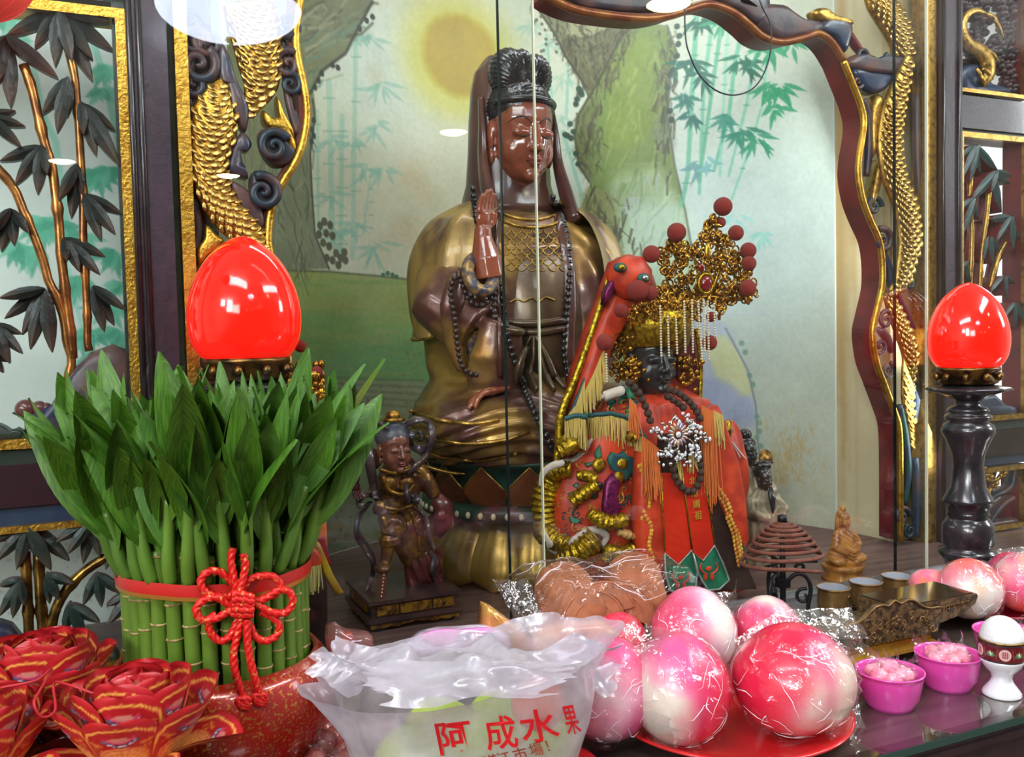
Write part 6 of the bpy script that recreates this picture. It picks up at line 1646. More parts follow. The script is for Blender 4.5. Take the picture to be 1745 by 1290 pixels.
# ------------------------------------------------------------------ small carved wooden goddess
GYf = 1.232
p = at_z(1437, 980, TT); B = Vector((at_y(1437, 980, GYf).x, GYf, TT))
t = thing('wooden_goddess_figurine', 'small carved golden wood goddess seated on a lotus base near the brass cups', 'figurine', B)
m_box = mat('golden_carved_wood', (186, 128, 62), .32, col2=(140, 88, 40), nscale=40, bump=.3, bscale=90, coat=.35)
b = MB(); b.lathe([(.036, 0), (.037, .004), (.030, .010), (.034, .018), (.038, .026), (.034, .028)], 32, wob=lambda a, r, z: 1 + .05 * math.cos(a * 10)); b.build('lotus_base', m_box, t)
b = MB()
b.loft([ring(.026, .033, .026, n=24), ring(.034, .035, .028, n=24), ring(.046, .030, .022, n=24), ring(.062, .025, .017, n=24), ring(.078, .022, .014, n=24), ring(.088, .016, .011, n=24), ring(.094, .008, .008, n=24)])
for s in (-1, 1): b.ell((s * .023, -.012, .038), (.0165, .015, .0095)); b.tube([(s * .017, -.002, .084), (s * .026, -.008, .062), (s * .010, -.022, .050)], [.007, .009, .006], 8)
b.build('robe', m_box, t, voxel=.0013, it=2, disp=lambda V, N: .0004 * np.sin(V[:, 2] * 700 + V[:, 0] * 500))
head_on(t, Vector((0, -.004, .107)), .030, m_box, None, None)
b = MB(); b.ell((0, 0, .114), (.0105, .0115, .009)); b.ell((0, .001, .125), (.006, .006, .008)); b.loft([ring(.085, .014, .008, 0, .004, 20), ring(.105, .0115, .008, 0, .005, 20), ring(.118, .010, .008, 0, .004, 20), ring(.128, .005, .005, 0, .003, 20)]); b.build('hair_and_veil', m_box, t)
for i in range(3): MB().tube(catmull([(-.016, -.022 + i * .001, .060 - i * .006), (0, -.027, .052 - i * .006), (.016, -.022, .060 - i * .006)], 5), .0014, 6).build('robe_fold', m_box, t)

# ------------------------------------------------------------------ two small dark court figures behind the crowned goddess
def court(px, py, Y, H, label, m_r, m_f, beard, hat):
    p = at_y(px, py, Y); B = Vector((p.x, Y, TT)); k = H / .21
    t = thing('court_figure', label, 'statue', B)
    b = MB(); b.loft([ring(0, .045 * k, .04 * k), ring(.05 * k, .042 * k, .036 * k), ring(.10 * k, .036 * k, .028 * k), ring(.135 * k, .034 * k, .022 * k), ring(.150 * k, .018 * k, .014 * k), ring(.158 * k, .010 * k, .010 * k)])
    for s in (-1, 1): b.tube([(s * .030 * k, 0, .138 * k), (s * .040 * k, -.012 * k, .11 * k), (s * .012 * k, -.036 * k, .10 * k)], [.012 * k, .014 * k, .011 * k], 10)
    b.build('robe', m_r, t, voxel=.0024, it=2, disp=lambda V, N: .0014 * np.sin(np.arctan2(V[:, 0], -V[:, 1]) * 12 + V[:, 2] * 60))
    head_on(t, Vector((0, -.006 * k, .176 * k)), .046 * k, m_f, None, m_lip)
    b = MB(); b.ell((0, .003 * k, .190 * k), (.018 * k, .021 * k, .014 * k))
    if hat == 'knot': b.ell((0, .002, .206 * k), (.012 * k, .012 * k, .010 * k))
    else:
        b.box((0, 0, .204 * k), (.030 * k, .018 * k, .012 * k)); b.tube([(-.026 * k, 0, .208 * k), (0, -.004, .213 * k), (.026 * k, 0, .208 * k)], .003 * k, 6)
    b.build('hair' if hat == 'knot' else 'cap', m_hair, t)
    if beard: MB().tube([(0, -.022 * k, .162 * k), (0, -.030 * k, .14 * k), (0, -.032 * k, .11 * k)], [.007 * k, .009 * k, .003 * k], 8, flat=.5, up=(0, 1, 0)).build('beard', m_hair, t)
    return t, B, k
m_silk = mat('faded_silk', (170, 156, 128), .4, .2, col2=(120, 104, 84), nscale=30, bump=.3)
t, B, k = court(1272, 900, 1.46, .245, 'small black-haired figure with gilt collar discs beside the orange robe', m_silk, m_black, False, 'knot')
for dx, dz in ((.012, .168), (.006, .150)): MB().lathe([(0, -.002), (.016, -.001), (.017, .001), (0, .002)], 20).build('gilt_disc', m_pgold, t).matrix_local = Matrix.Translation((dx * k + .006, -.035, dz * k)) @ Matrix.Rotation(R(80), 4, 'X')
MB().tube([(0.0, -.045, .02), (.002, -.047, .06), (0.0, -.045, .11)], .005, 8).build('necklace', m_silver, t)
t, B, k = court(1300, 900, 1.385, .195, 'small bearded figure in a black cap and pale robe behind the incense coil', m_silk, mat('dark_bronze_face', (48, 34, 34), .3, coat=.3), True, 'cap')

# ------------------------------------------------------------------ goddess half hidden behind the bamboo
HY_ = 1.30
B = Vector((at_y(512, 800, HY_).x, HY_, TT))
t = thing('small_goddess_statue', 'small goddess statue with gold crown half hidden behind the lucky bamboo', 'statue', B)
b = MB(); b.loft([ring(0, .030, .030), ring(.10, .032, .030), ring(.2, .030, .028), ring(.27, .028, .026), ring(.30, .018, .018)]); b.build('robe', m_darkrobe, t)
head_on(t, Vector((0, -.01, .335)), .075, m_black, None, None)
fg = MB(); rs = random.Random(2)
for k_ in range(120):
    a = rs.uniform(0, 6.28); fg.ell((.032 * math.cos(a), -.01 + .032 * math.sin(a), .36 + rs.uniform(0, .055)), (.005, .004, .006), nu=7, nv=5)
fg.build('crown_filigree', m_fil, t, kind='stuff')
pl = [at_y(x, y, HY_ - .03) - B for x, y in ((488, 660), (496, 640), (502, 586), (492, 596))]
MB().tube([at_y(492, 640, HY_ - .03) - B, at_y(494, 600, HY_ - .03) - B], .004, 8).build('gilt_post', m_gold2, t)
for x, y, r_ in ((512, 590, 10), (540, 633, 9)): link('pompom', pm_, t, at_y(x, y, HY_ - .03) - B, scale=r_ * .00086)
def pl_(pts, m, nm, Y, bulge=.006): 
    V, F = relief([at_y(x, y, Y) - B for x, y in pts], bulge, .006); return MB().add(V, F).build(nm, m, t)
pl_([(536, 884), (548, 870), (556, 890), (558, 940), (540, 930)], m_otas, 'orange_tassel', HY_ - .04)
pl_([(538, 920), (552, 910), (566, 966), (556, 960)], mat('crimson_pennant', (140, 28, 36), .5), 'pennant', HY_ - .045, .003)
pl_([(506, 960), (534, 930), (546, 944), (548, 970), (520, 980)], m_orange, 'embroidered_cloth', HY_ - .055)
pl_([(534, 920), (544, 924), (568, 980), (586, 1010), (572, 1016), (548, 974)], mat('yellow_silk', (206, 176, 40), .4, col2=(170, 120, 30), nscale=20), 'yellow_sash', HY_ - .05)
pl_([(530, 912), (538, 916), (560, 960), (548, 956)], mat('blue_silk', (40, 50, 110), .4), 'blue_sash', HY_ - .047, .003)
strands(t, [at_y(x, y, HY_ - .062) for x, y in ((512, 972), (530, 966), (546, 962))], .036, 34, .0010, mat('pale_yellow_thread', (214, 200, 120), .6), seed=12)
# ------------------------------------------------------------------ lamps with red egg shades
m_egg = mat('red_glass_shade', (232, 24, 12), .10, emit=(255, 24, 12), estr=.95, coat=.6)
m_ped2 = mat('ebony_turned_wood', (30, 30, 34), .22, col2=(44, 40, 44), nscale=20, coat=.35)
m_bras = mat('dark_brass', (128, 92, 46), .3, .85, col2=(60, 44, 30), nscale=60, bump=.2)
def egg_prof(r, h):
    P = [(.70, 0), (.82, .04), (.945, .14), (1.0, .28), (.99, .42), (.925, .56), (.80, .70), (.63, .82), (.44, .905), (.26, .962), (.11, .992), (.0, 1.0)]
    return [(max(0.0, q[0] * r), q[1] * h) for q in catmull([(a, b) for a, b in P], 4)]
def egg_lamp(x, y, zs, re, he, label, sc=1.0):
    t = thing('red_lamp', label, 'lamp', (x, y, TT))
    pr = egg_prof(re, he); z0 = pr[0][1]
    MB().lathe([(r, zs + z - z0) for r, z in pr], 48).build('lamp_shade', m_egg, t)
    k = re / .064
    MB().lathe([(.040 * k, zs - .028), (.047 * k, zs - .024), (.044 * k, zs - .008), (.050 * k, zs - .004), (.050 * k, zs), (.046 * k, zs + .004)], 40).build('gallery', m_bras, t)
    for j in range(10):
        a = j * .628; MB().ell((.050 * k * math.cos(a), .050 * k * math.sin(a), zs - .014), (.006, .006, .007), nu=8, nv=6).build('gallery_knob', m_bras, t)
    P = [(.034, 1.0), (.062, .985), (.066, .975), (.040, .95), (.022, .925), (.020, .90), (.030, .885), (.034, .87), (.028, .86), (.036, .85), (.038, .835), (.030, .82), (.040, .80), (.043, .77), (.036, .73), (.026, .66), (.024, .60), (.025, .585), (.028, .50), (.039, .44), (.041, .425), (.034, .415), (.033, .37), (.035, .36), (.031, .35), (.034, .34), (.041, .31), (.042, .22), (.036, .20), (.046, .185), (.048, .17), (.040, .14), (.034, .10), (.034, .075), (.044, .03), (.046, 0.0)]
    H = zs - .028
    MB().lathe([(r * sc, z * H) for r, z in P], 40, wob=lambda a, r, z: 1 + (.05 * math.cos(a * 8) if abs(z - .98 * H) < .012 * H else 0)).build('turned_pedestal', m_ped2, t)
    return t
egg_lamp(at_y(1650, 560, 1.094).x, 1.094, .376, .0640, .144, 'red egg-shaped lamp on turned black stand by the post')
egg_lamp(at_y(418, 560, 1.262).x, 1.262, .425, .0738, .164, 'large red egg-shaped lamp rising behind the lucky bamboo', .9)

# ------------------------------------------------------------------ lucky bamboo in a red pot
PY = .990
px_ = at_y(374, 1100, PY)
B = Vector((px_.x, PY, TT))
t = thing('lucky_bamboo', 'dense round bundle of lucky bamboo in a glossy red glittered pot', 'potted plant', B)
m_pot = mat('red_glitter_glaze', (150, 28, 18), .26, .15, col2=(206, 138, 60), nscale=330, lo=.56, hi=.66, coat=.7, metal2=.8, detail=2)
MB().lathe([(.07, 0), (.088, .004), (.106, .03), (.1165, .062), (.117, .085), (.110, .112), (.100, .124), (.0965, .122), (.097, .112), (.10, .07)], 56).build('pot', m_pot, t)
m_soil = mat('wet_gravel', (60, 44, 36), .8, bump=.6)
MB().lathe([(.0, .098), (.098, .096)], 24).build('gravel', m_soil, t)
m_stalk = mat('bamboo_stalk', (74, 108, 30), .36, col2=(104, 126, 46), nscale=16, stretch=(1, 1, .25), coat=.25, sss=.0)
m_node = mat('bamboo_node', (172, 146, 96), .6, col2=(112, 88, 50), nscale=200)
def stalk_data(seed, H):
    q = random.Random(seed); b = MB(); r = .0079; zs = [0]; z = q.uniform(.01, .035)
    nodes = []
    while z < H - .012: nodes.append(z); z += q.uniform(.026, .042)
    nodes.append(H - .004)
    prof = [(r * .97, 0)]
    for z in nodes: prof += [(r * .96, z - .006), (r * 1.0, z - .0012), (r * 1.0, z + .0012), (r * .95, z + .006)]
    prof = [p for p in prof if p[1] <= H]; prof += [(r * .9, H + .001), (.0, H + .001)]
    b.lathe(prof, 12); b.mi = 1
    for z in nodes: b.lathe([(r * .98, z - .0013), (r * 1.09, z - .0004), (r * 1.07, z + .0006), (r * .97, z + .0012)], 12, wob=lambda a, rr, zz: 1 + .02 * math.sin(5 * a + seed))
    me = mesh_data('stalk', b.V, b.F, [m_stalk, m_node]); me.polygons.foreach_set('material_index', b.MI)
    return me
stalks = [stalk_data(s, .135 + .006 * (s % 4)) for s in range(8)]
m_leaf = mat('bamboo_leaf', (44, 84, 14), .46, col2=(72, 112, 22), nscale=7, coat=.0, bump=.25, bscale=30, stretch=(1, 30, 1))
m_leaf.node_tree.nodes['Principled BSDF'].inputs['Transmission Weight'].default_value = 0.0
m_leaf2 = mat('bamboo_leaf_pale', (72, 112, 38), .46, col2=(52, 94, 26), nscale=7, bump=.25, bscale=30, stretch=(1, 30, 1))
def leaf_data(seed, m):
    q = random.Random(seed); V = []; nu, nv = 5, 13; bend = q.uniform(-.1, .35); tw = q.uniform(-.5, .5)
    for j in range(nv):
        v = j / (nv - 1); w = .115 * (math.sin(math.pi * min(1, v ** .80 * .97 + .03)) ** .85 + .04) * (1 if v < .98 else .2)
        a = bend * v * v
        for i in range(nu):
            u = i / (nu - 1) * 2 - 1
            x = u * w; y = -.05 * (1 - abs(u)) * w / .115 + .03 * u * tw * v
            V.append((x, y + a * .55, v - .10 * bend * v * v))
    F = [(j * nu + i, j * nu + i + 1, (j + 1) * nu + i + 1, (j + 1) * nu + i) for j in range(nv - 1) for i in range(nu - 1)]
    return mesh_data('leaf', V, F, m)
leaves = [leaf_data(s, m_leaf if s % 6 else m_leaf2) for s in range(12)]
rs = random.Random(17); nl = 0
shoot_mats = mat('shoot_stem', (88, 122, 38), .45, col2=(70, 104, 30), nscale=14, coat=.1)
def frame_q(d, face):
    z = d.normalized(); y = (face - z * face.dot(z)).normalized(); x = y.cross(z)
    return Matrix((x, y, z)).transposed().to_quaternion()
for ring_i, (n, r0, nleaf) in enumerate(((32, .0855, 4), (26, .069, 4), (18, .051, 3), (10, .032, 2))):
    for k in range(n):
        a = 2 * math.pi * (k + .5 * (ring_i % 2)) / n + rs.uniform(-.02, .02); rr = r0 + rs.uniform(-.001, .001)
        c = Vector((rr * math.cos(a), rr * math.sin(a), .097)); me = stalks[rs.randrange(8)]
        o = link('stalk', me, t, c, (rs.uniform(-.012, .012), rs.uniform(-.012, .012), rs.uniform(0, 6)))
        H = .135
        out = Vector((math.cos(a), math.sin(a), 0)); lean = (rr / .0855) * rs.uniform(.12, .36) + rs.uniform(-.05, .05)
        side = Vector((-out.y, out.x, 0)) * rs.uniform(-.18, .18)
        d = (out * math.sin(lean) + Vector((0, 0, math.cos(lean))) + side).normalized()
        s0 = c + Vector((0, 0, H - .012)) + out * .005; SL = rs.uniform(.065, .105)
        P = [s0, s0 + (d + out * .12).normalized() * SL * .3, s0 + d * SL * .7, s0 + d * SL]
        MB().tube(catmull(P, 3), [.0068, .0066, .0056, .0046], 8).build('shoot', shoot_mats, t)
        a0 = rs.uniform(0, 6.28)
        for j in range(nleaf):
            f = .50 + .5 * j / max(1, nleaf - 1); p = s0 + d * SL * f
            th = a0 + j * 2.4; w = Vector((math.cos(th), math.sin(th), 0)); open_ = rs.uniform(.12, .42) * (1.15 - .5 * f)
            dd = (d + w * open_ + out * .10).normalized()
            L_ = rs.uniform(.095, .146) * (1.0 if j else 1.1)
            if p.y + dd.y * L_ > .150: dd.y = max(-.2, (.150 - p.y) / L_); dd.normalize()
            lf = link('leaf', leaves[rs.randrange(12)], t, p - dd * .01); lf.rotation_mode = 'QUATERNION'; lf.rotation_quaternion = frame_q(dd, w); lf.scale = (L_ * rs.uniform(.95, 1.25), L_, L_); nl += 1
# ribbon round the bundle
m_rib = mat('red_ribbon', (176, 30, 26), .38, coat=.2); m_ribg = mat('gold_ribbon_edge', (190, 140, 60), .3, .7)
G = []
for k in range(65):
    a = 2 * math.pi * k / 64; w = .0978 + .0006 * math.sin(a * 9); zz = .213 + .003 * math.sin(a * 2 + .4); G.append([(w * math.cos(a), w * math.sin(a), zz + .0075), (w * 1.004 * math.cos(a), w * 1.004 * math.sin(a), zz), (w * math.cos(a), w * math.sin(a), zz - .0045)])
MB().grid(np.array(G)).build('ribbon', m_rib, t)
G = [[(p[2][0], p[2][1], p[2][2]), (p[2][0] * .998, p[2][1] * .998, p[2][2] - .004)] for p in G]
MB().grid(np.array(G)).build('ribbon_gold_edge', m_ribg, t)
# thin red straw among the leaves
MB().tube([at_y(492, 905, .955) - B, at_y(506, 840, .955) - B], .0022, 6).build('red_tie', m_rib, t)

# ------------------------------------------------------------------ red cord knot ornament hung on the ribbon
KY = .8880
ck = lambda x, y: (200 + x / 3.79, 900 + y / 3.79)
B = Vector(at_y(*ck(790, 480), KY))
t = thing('knot_ornament', 'red and gold twisted cord knot with two tails on the bamboo bundle', 'ornament', B)
m_cord = mat('red_gold_cord', (196, 22, 18), .45, .1, col2=(226, 130, 70), nscale=260, lo=.62, hi=.68, metal2=.6, detail=1)
def rope(pts, r=.0037, dy=0.0, name='cord', closed=False, par=None):
    P = [at_y(*ck(x, y), KY + dy) - B for x, y in pts]; P = catmull(P, 8, closed); P = resample([tuple(p) for p in P], .0009)
    sec = lambda a: .74 + .34 * abs(math.cos(1.5 * a))
    return MB().tube(P, r, 18, twist=.26, section=sec, closed=False).build(name, m_cord, par or t)
rope([(748, 128), (735, 200), (745, 280), (770, 400)], dy=-.004, name='hanging_loop'); rope([(812, 165), (826, 230), (812, 320), (785, 410)], dy=-.006, name='hanging_loop')
rope([(770, 400), (715, 320), (640, 275), (565, 295), (538, 360), (585, 425), (700, 450), (780, 470)], name='loop')
rope([(790, 420), (850, 335), (910, 312), (1000, 312), (1052, 365), (1030, 420), (940, 455), (840, 490)], name='loop')
rope([(820, 480), (940, 460), (1040, 402), (1110, 412), (1132, 480), (1085, 545), (985, 540), (890, 480)], dy=-.003, name='loop')
rope([(790, 470), (720, 490), (640, 448), (550, 470), (508, 530), (545, 592), (640, 582), (740, 520)], dy=-.003, name='loop')
rope([(640, 560), (590, 590), (600, 670), (660, 728), (725, 700), (760, 630), (790, 560)], dy=-.001, name='loop')
rope([(800, 560), (850, 620), (890, 700), (960, 728), (1030, 690), (1045, 630), (1000, 575), (920, 540)], dy=-.001, name='loop')
for i in range(5):
    rope([(722 + i * 26, 420 + i * 6), (760 + i * 22, 470 + i * 10), (745 + i * 30, 560 - i * 4)], dy=-.007, name='woven_centre')
    rope([(740, 430 + i * 30), (800, 425 + i * 34), (880, 450 + i * 26)], dy=-.009 - .001 * (i % 2), name='woven_centre')
rope([(800, 580), (775, 690), (752, 800), (756, 900), (785, 1010), (820, 1100)], dy=-.006, name='tail'); rope([(835, 590), (838, 700), (850, 810), (872, 910), (900, 1010), (925, 1085)], dy=-.008, name='tail')
for x, y in ((818, 1130), (925, 1105)):
    for k, rr in enumerate((40, 34, 22)):
        rope([(x + rr * math.cos(a), y - 14 + 17 * k + rr * .4 * math.sin(a)) for a in np.linspace(0, 6.0, 8)], .0036, -.009, 'tail_knot')

# ------------------------------------------------------------------ folded red paper lotuses on a stack of red paper
pc = Canvas(64, 72, (168, 26, 32)); pc.noise(10, .2)
edge = [(7, 70), (6, 40), (9, 20), (18, 9), (32, 6), (46, 9), (55, 20), (58, 40), (57, 70)]
pc.stroke(edge, 2.4, (232, 170, 76), .95)
for r_, c_ in ((19, (222, 160, 84)), (17, (196, 60, 44)), (16, (226, 168, 92)), (12, (186, 96, 44)), (11, (228, 172, 96)), (7, (190, 100, 50)), (6, (226, 168, 92))): pc.disc((32, 49), r_, c_, .85)
for k in range(9):
    a = math.pi * (k + .5) / 9; pc.stroke([(32 + 7 * math.cos(a), 49 - 7 * math.sin(a)), (32 + 17 * math.cos(a), 49 - 17 * math.sin(a))], .7, (176, 84, 44), .6)
pc.disc((32, 19), 8, (206, 150, 130), .8, ry=3)
for k in range(7):
    x = 22 + k * 3.4; yy = 22 + 5 * math.sin(math.pi * k / 6); pc.disc((x, yy), 2.2, (50, 50, 80)); pc.disc((x, yy), 1.2, (214, 208, 216)); pc.disc((x, yy - 4), 1.3, (214, 60, 110))
for cx in (15, 49):
    for dx in (-2.5, 2.5):
        pc.stroke([(cx + dx, 27), (cx + dx * .4, 31), (cx + dx, 36)], 1.3, (214, 130, 50), .9)
    pc.stroke([(cx - 4, 29), (cx + 4, 29)], 1, (214, 130, 50), .8); pc.stroke([(cx - 4, 34), (cx + 4, 34)], 1, (214, 130, 50), .8)
def lotus_petal(curl, fold):
    nu, nv = 33, 37; V = np.zeros((nv, nu, 3)); C = np.zeros((nv, nu, 3)); lc = pc.linear()
    for j in range(nv):
        v = j / (nv - 1); hw = .5 * min(1.0, (.72 + .5 * v)) * (1 if v < .62 else math.sqrt(max(0.002, 1 - ((v - .62) / .385) ** 2.4)))
        for i in range(nu):
            u = i / (nu - 1) * 2 - 1; th = u * fold
            x = hw * math.sin(th) / fold if fold > .05 else hw * u
            y = hw * (math.cos(th) - 1) / max(fold, .05) * -1.0
            ty = -curl * v * v
            V[j, i] = (x, y + ty, v * 1.05 - .2 * abs(curl) * v * v)
            C[j, i] = lc[min(71, int((1 - v) * 70)), min(63, max(0, int(32 + u * 28)))]
    F = [(j * nu + i, j * nu + i + 1, (j + 1) * nu + i + 1, (j + 1) * nu + i) for j in range(nv - 1) for i in range(nu - 1)]
    return mesh_data('petal', V.reshape(-1, 3), F, m_paper, paint=C.reshape(-1, 3))
m_paper = mat('printed_red_paper', (190, 30, 34), .42, attr=True, coat=.15)
petals = [lotus_petal(.22, .8), lotus_petal(-.10, .75), lotus_petal(.45, .7)]
m_plain = mat('plain_red_paper', (176, 26, 34), .5, col2=(150, 20, 30), nscale=12)
def lotus(x, y, z, rz, label, S=.050, group=None):
    t = thing('paper_lotus', label, 'paper lotus', (x, y, z), rz)
    q = random.Random(int(abs(x) * 1000))
    for n, r, tilt, zz, sc, pi in ((5, .024, 1.15, .002, .95, 0), (6, .030, .70, .004, 1.0, 1), (6, .026, .42, .008, 1.0, 1), (5, .017, .24, .010, 1.0, 1), (4, .009, .10, .012, .98, 1), (1, .002, .03, .014, .95, 1)):
        off = q.uniform(0, 1)
        for k in range(n):
            a = 2 * math.pi * (k + off) / n + q.uniform(-.05, .05)
            o = link('petal', petals[pi], t, (r * math.cos(a), r * math.sin(a), zz)); o.scale = (S * sc,) * 3
            # +z of the petal leans outwards by 'tilt'; its printed front looks outwards
            o.rotation_mode = 'QUATERNION'
            o.rotation_quaternion = (Matrix.Rotation(a + math.pi / 2, 3, 'Z') @ Matrix.Rotation(tilt + q.uniform(-.06, .06), 3, 'X')).to_quaternion()
    MB().lathe([(.0, .0), (.036, .001), (.030, .008), (.0, .010)], 16).build('base', m_plain, t)
    return t
STZ = 1.094
p = at_y(150, 1270, .87); B = Vector((p.x - .085, .830, TT))
t = thing('paper_stack', 'stack of red and yellow joss paper under the paper lotuses', 'paper', B, R(4))
rs = random.Random(9); m_yp = mat('yellow_paper', (214, 164, 40), .55); cols = [m_plain, m_plain, m_yp]
nS = 16
for k in range(nS):
    h = (STZ - TT) / nS; MB().box((rs.uniform(-.004, .004), rs.uniform(-.004, .004), h * (k + .5)), (.280, .140, h * .9), R(rs.uniform(-2, 2))).build('sheet', cols[k % 3] if k < nS - 1 else m_plain, t, smooth=False)
lotus(at_y(232, 1215, .825).x, .825, STZ, .3, 'red printed paper lotus in front of the red pot', .066)
lotus(at_y(66, 1170, .905).x, .935, STZ + .012, 1.0, 'tall red printed paper lotus in front of the low gilt bamboo panel', .064)
lotus(at_y(-62, 1210, .84).x, .84, STZ, 2.0, 'red printed paper lotus cut off by the edge of the photo', .064)
tag(MB().tube(catmull([at_y(x, y, yy) for x, y, yy in ((0, 1172, .80), (60, 1160, .80), (88, 1140, .82), (66, 1180, .80), (58, 1200, .79), (72, 1222, .79), (94, 1210, .80), (92, 1165, .82), (120, 1168, .80), (160, 1182, .79))], 6), .0011, 6).build('red_string', m_plain), 'thin red string looped across the tall paper lotus', 'string')
# ------------------------------------------------------------------ plates
m_rplate = mat('red_plastic_plate', (196, 34, 36), .24, coat=.4)
def plate_thing(x, y, z, R_, label, m=None, name='plate', sy=1.0):
    t = thing(name, label, 'plate', (x, y, z))
    prof = [(R_ * .62, .0), (R_ * .64, .003), (R_ * .70, .006), (R_ * .93, .016), (R_ * 1.0, .0185), (R_ * 1.0, .0205), (R_ * .97, .0205), (R_ * .90, .017), (R_ * .68, .0085), (R_ * .0, .0075)]
    MB().lathe(prof, 64, sy=sy).build('dish', m or m_rplate, t)
    return t
# ------------------------------------------------------------------ peach-shaped buns in cellophane
m_bun = mat('peach_bun_skin', (230, 80, 120), .34, attr=True, coat=.25)
m_cel = film('cellophane', rough=.10, base=.012, gain=1.0, bump=1.0, bscale=40)
m_cel2 = film('cellophane_flap', rough=.07, base=.05, gain=1.8, bump=1.0, bscale=45, haze=.03)
def bun_data(seed, cols, squash=1.0, wd=None, rd=None):
    b = MB(); b.ell((0, 0, 0), (1, 1, 1), nu=56, nv=36); V = np.array(b.V)
    a = np.arctan2(V[:, 0], -V[:, 1]); z = V[:, 2].copy()
    V[:, :2] *= (1 - .07 * np.exp(-(a / .16) ** 2) * (z > -.9))[:, None]          # the groove of a peach
    V[:, 2] += .20 * np.clip(z - .75, 0, 1) * 1.6                                  # soft point
    V[:, 2] *= squash
    f = fbm(V + seed * 3.1, 1.3, 3); g = fbm(V + seed * 5.7, 5, 3)
    white, pink, red, org = [np.array(c, float) for c in cols]
    d = V @ np.array((math.cos(seed * 2.4), -.5, math.sin(seed * 1.3)))
    t_ = np.clip((f - .44) * 2.6 + .92 + .6 * d, 0, 1)[:, None]; t2 = np.clip((g - .44) * 1.6 + .75 * d + .15, 0, 1)[:, None]
    if wd is not None: t_ = np.clip(1.08 - 2.0 * np.clip(V @ np.array(wd) - .16 + 1.1 * (f - .44), 0, 1), 0, 1)[:, None]; t2 = np.clip(1.9 * (V @ np.array(rd) - .05 + .9 * (f - .44)), 0, 1)[:, None]
    C = white * (1 - t_) + pink * t_; C = C * (1 - t2 * .8) + red * t2 * .8
    t3 = np.clip((fbm(V + seed, 2, 2) - .44) * 4, 0, 1)[:, None]; C = C * (1 - t3 * .4) + org * t3 * .4
    return V, b.F, lin(C)
def wrap_mb(r, seed, squash=1.0, amp=.07):
    b = MB(); b.ell((0, 0, 0), (1, 1, 1), nu=40, nv=26); V = np.array(b.V)
    n1 = np.abs(fbm(V + seed * 1.7, 2.2, 3) - .44); n2 = np.abs(vnoise(V + seed, 6.0) - .5)
    k = 1.015 + amp * (1 - np.clip(n1 * 12, 0, 1)) + .025 * (1 - np.clip(n2 * 6, 0, 1))
    k *= 1 + .10 * np.clip(-V[:, 2] - .2, 0, 1)
    V = V * k[:, None]; V[:, 2] = np.maximum(V[:, 2], -1.0) * squash
    return V * r, b.F
m_crease_glint = mat('cellophane_crease_glint', (250, 238, 244), .25, coat=.5)  # solid white for threads that paint the sparkle along wrapper creases
def flap(parent, pts, m, seed=1, n=9, amp=.006, name='wrapper_flap', ns=60):
    """crinkled corner of a wrapper: quad of four world points"""
    q = [np.array(Vector(p) - root_loc(parent)) for p in pts]; G = np.zeros((n, n, 3))
    for i in range(n):
        for j in range(n):
            u, v = i / (n - 1), j / (n - 1); G[i, j] = (q[0] * (1 - u) + q[1] * u) * (1 - v) + (q[3] * (1 - u) + q[2] * u) * v
    if ns < 20:                                           # soft plastic: uneven, scalloped edges
        U, W_ = np.meshgrid(np.linspace(0, 1, n), np.linspace(-.5, .5, n), indexing='ij')
        e = np.stack([U.ravel() * 5 + seed, np.full(n * n, seed * .7), np.zeros(n * n)], 1)
        k = (fbm(e, 1.0, 3).reshape(n, n) - .44) * 1.5
        G = G + (k * (W_ + .1) * -2)[..., None] * (q[3] - q[0]) * .55
        k2 = (fbm(np.stack([W_.ravel() * 3 + seed, U.ravel() * 0 + 3.1, W_.ravel() * 0], 1), 1.0, 2).reshape(n, n) - .38)
        G = G + (k2 * (U - .5))[..., None] * (q[1] - q[0]) * .35
    P = G.reshape(-1, 3); nn = np.cross(q[1] - q[0], q[3] - q[0]); nn /= np.linalg.norm(nn) + 1e-9
    P = P + nn * ((np.abs(fbm(P + seed, ns, 3) - .44) * 6 - .5) * amp)[:, None]
    return MB().grid(P.reshape(n, n, 3)).build(name, m, parent)
PK = ((222, 206, 192), (226, 84, 136), (216, 34, 62), (230, 80, 70))
PO = ((232, 214, 190), (240, 96, 140), (244, 110, 60), (246, 160, 60))
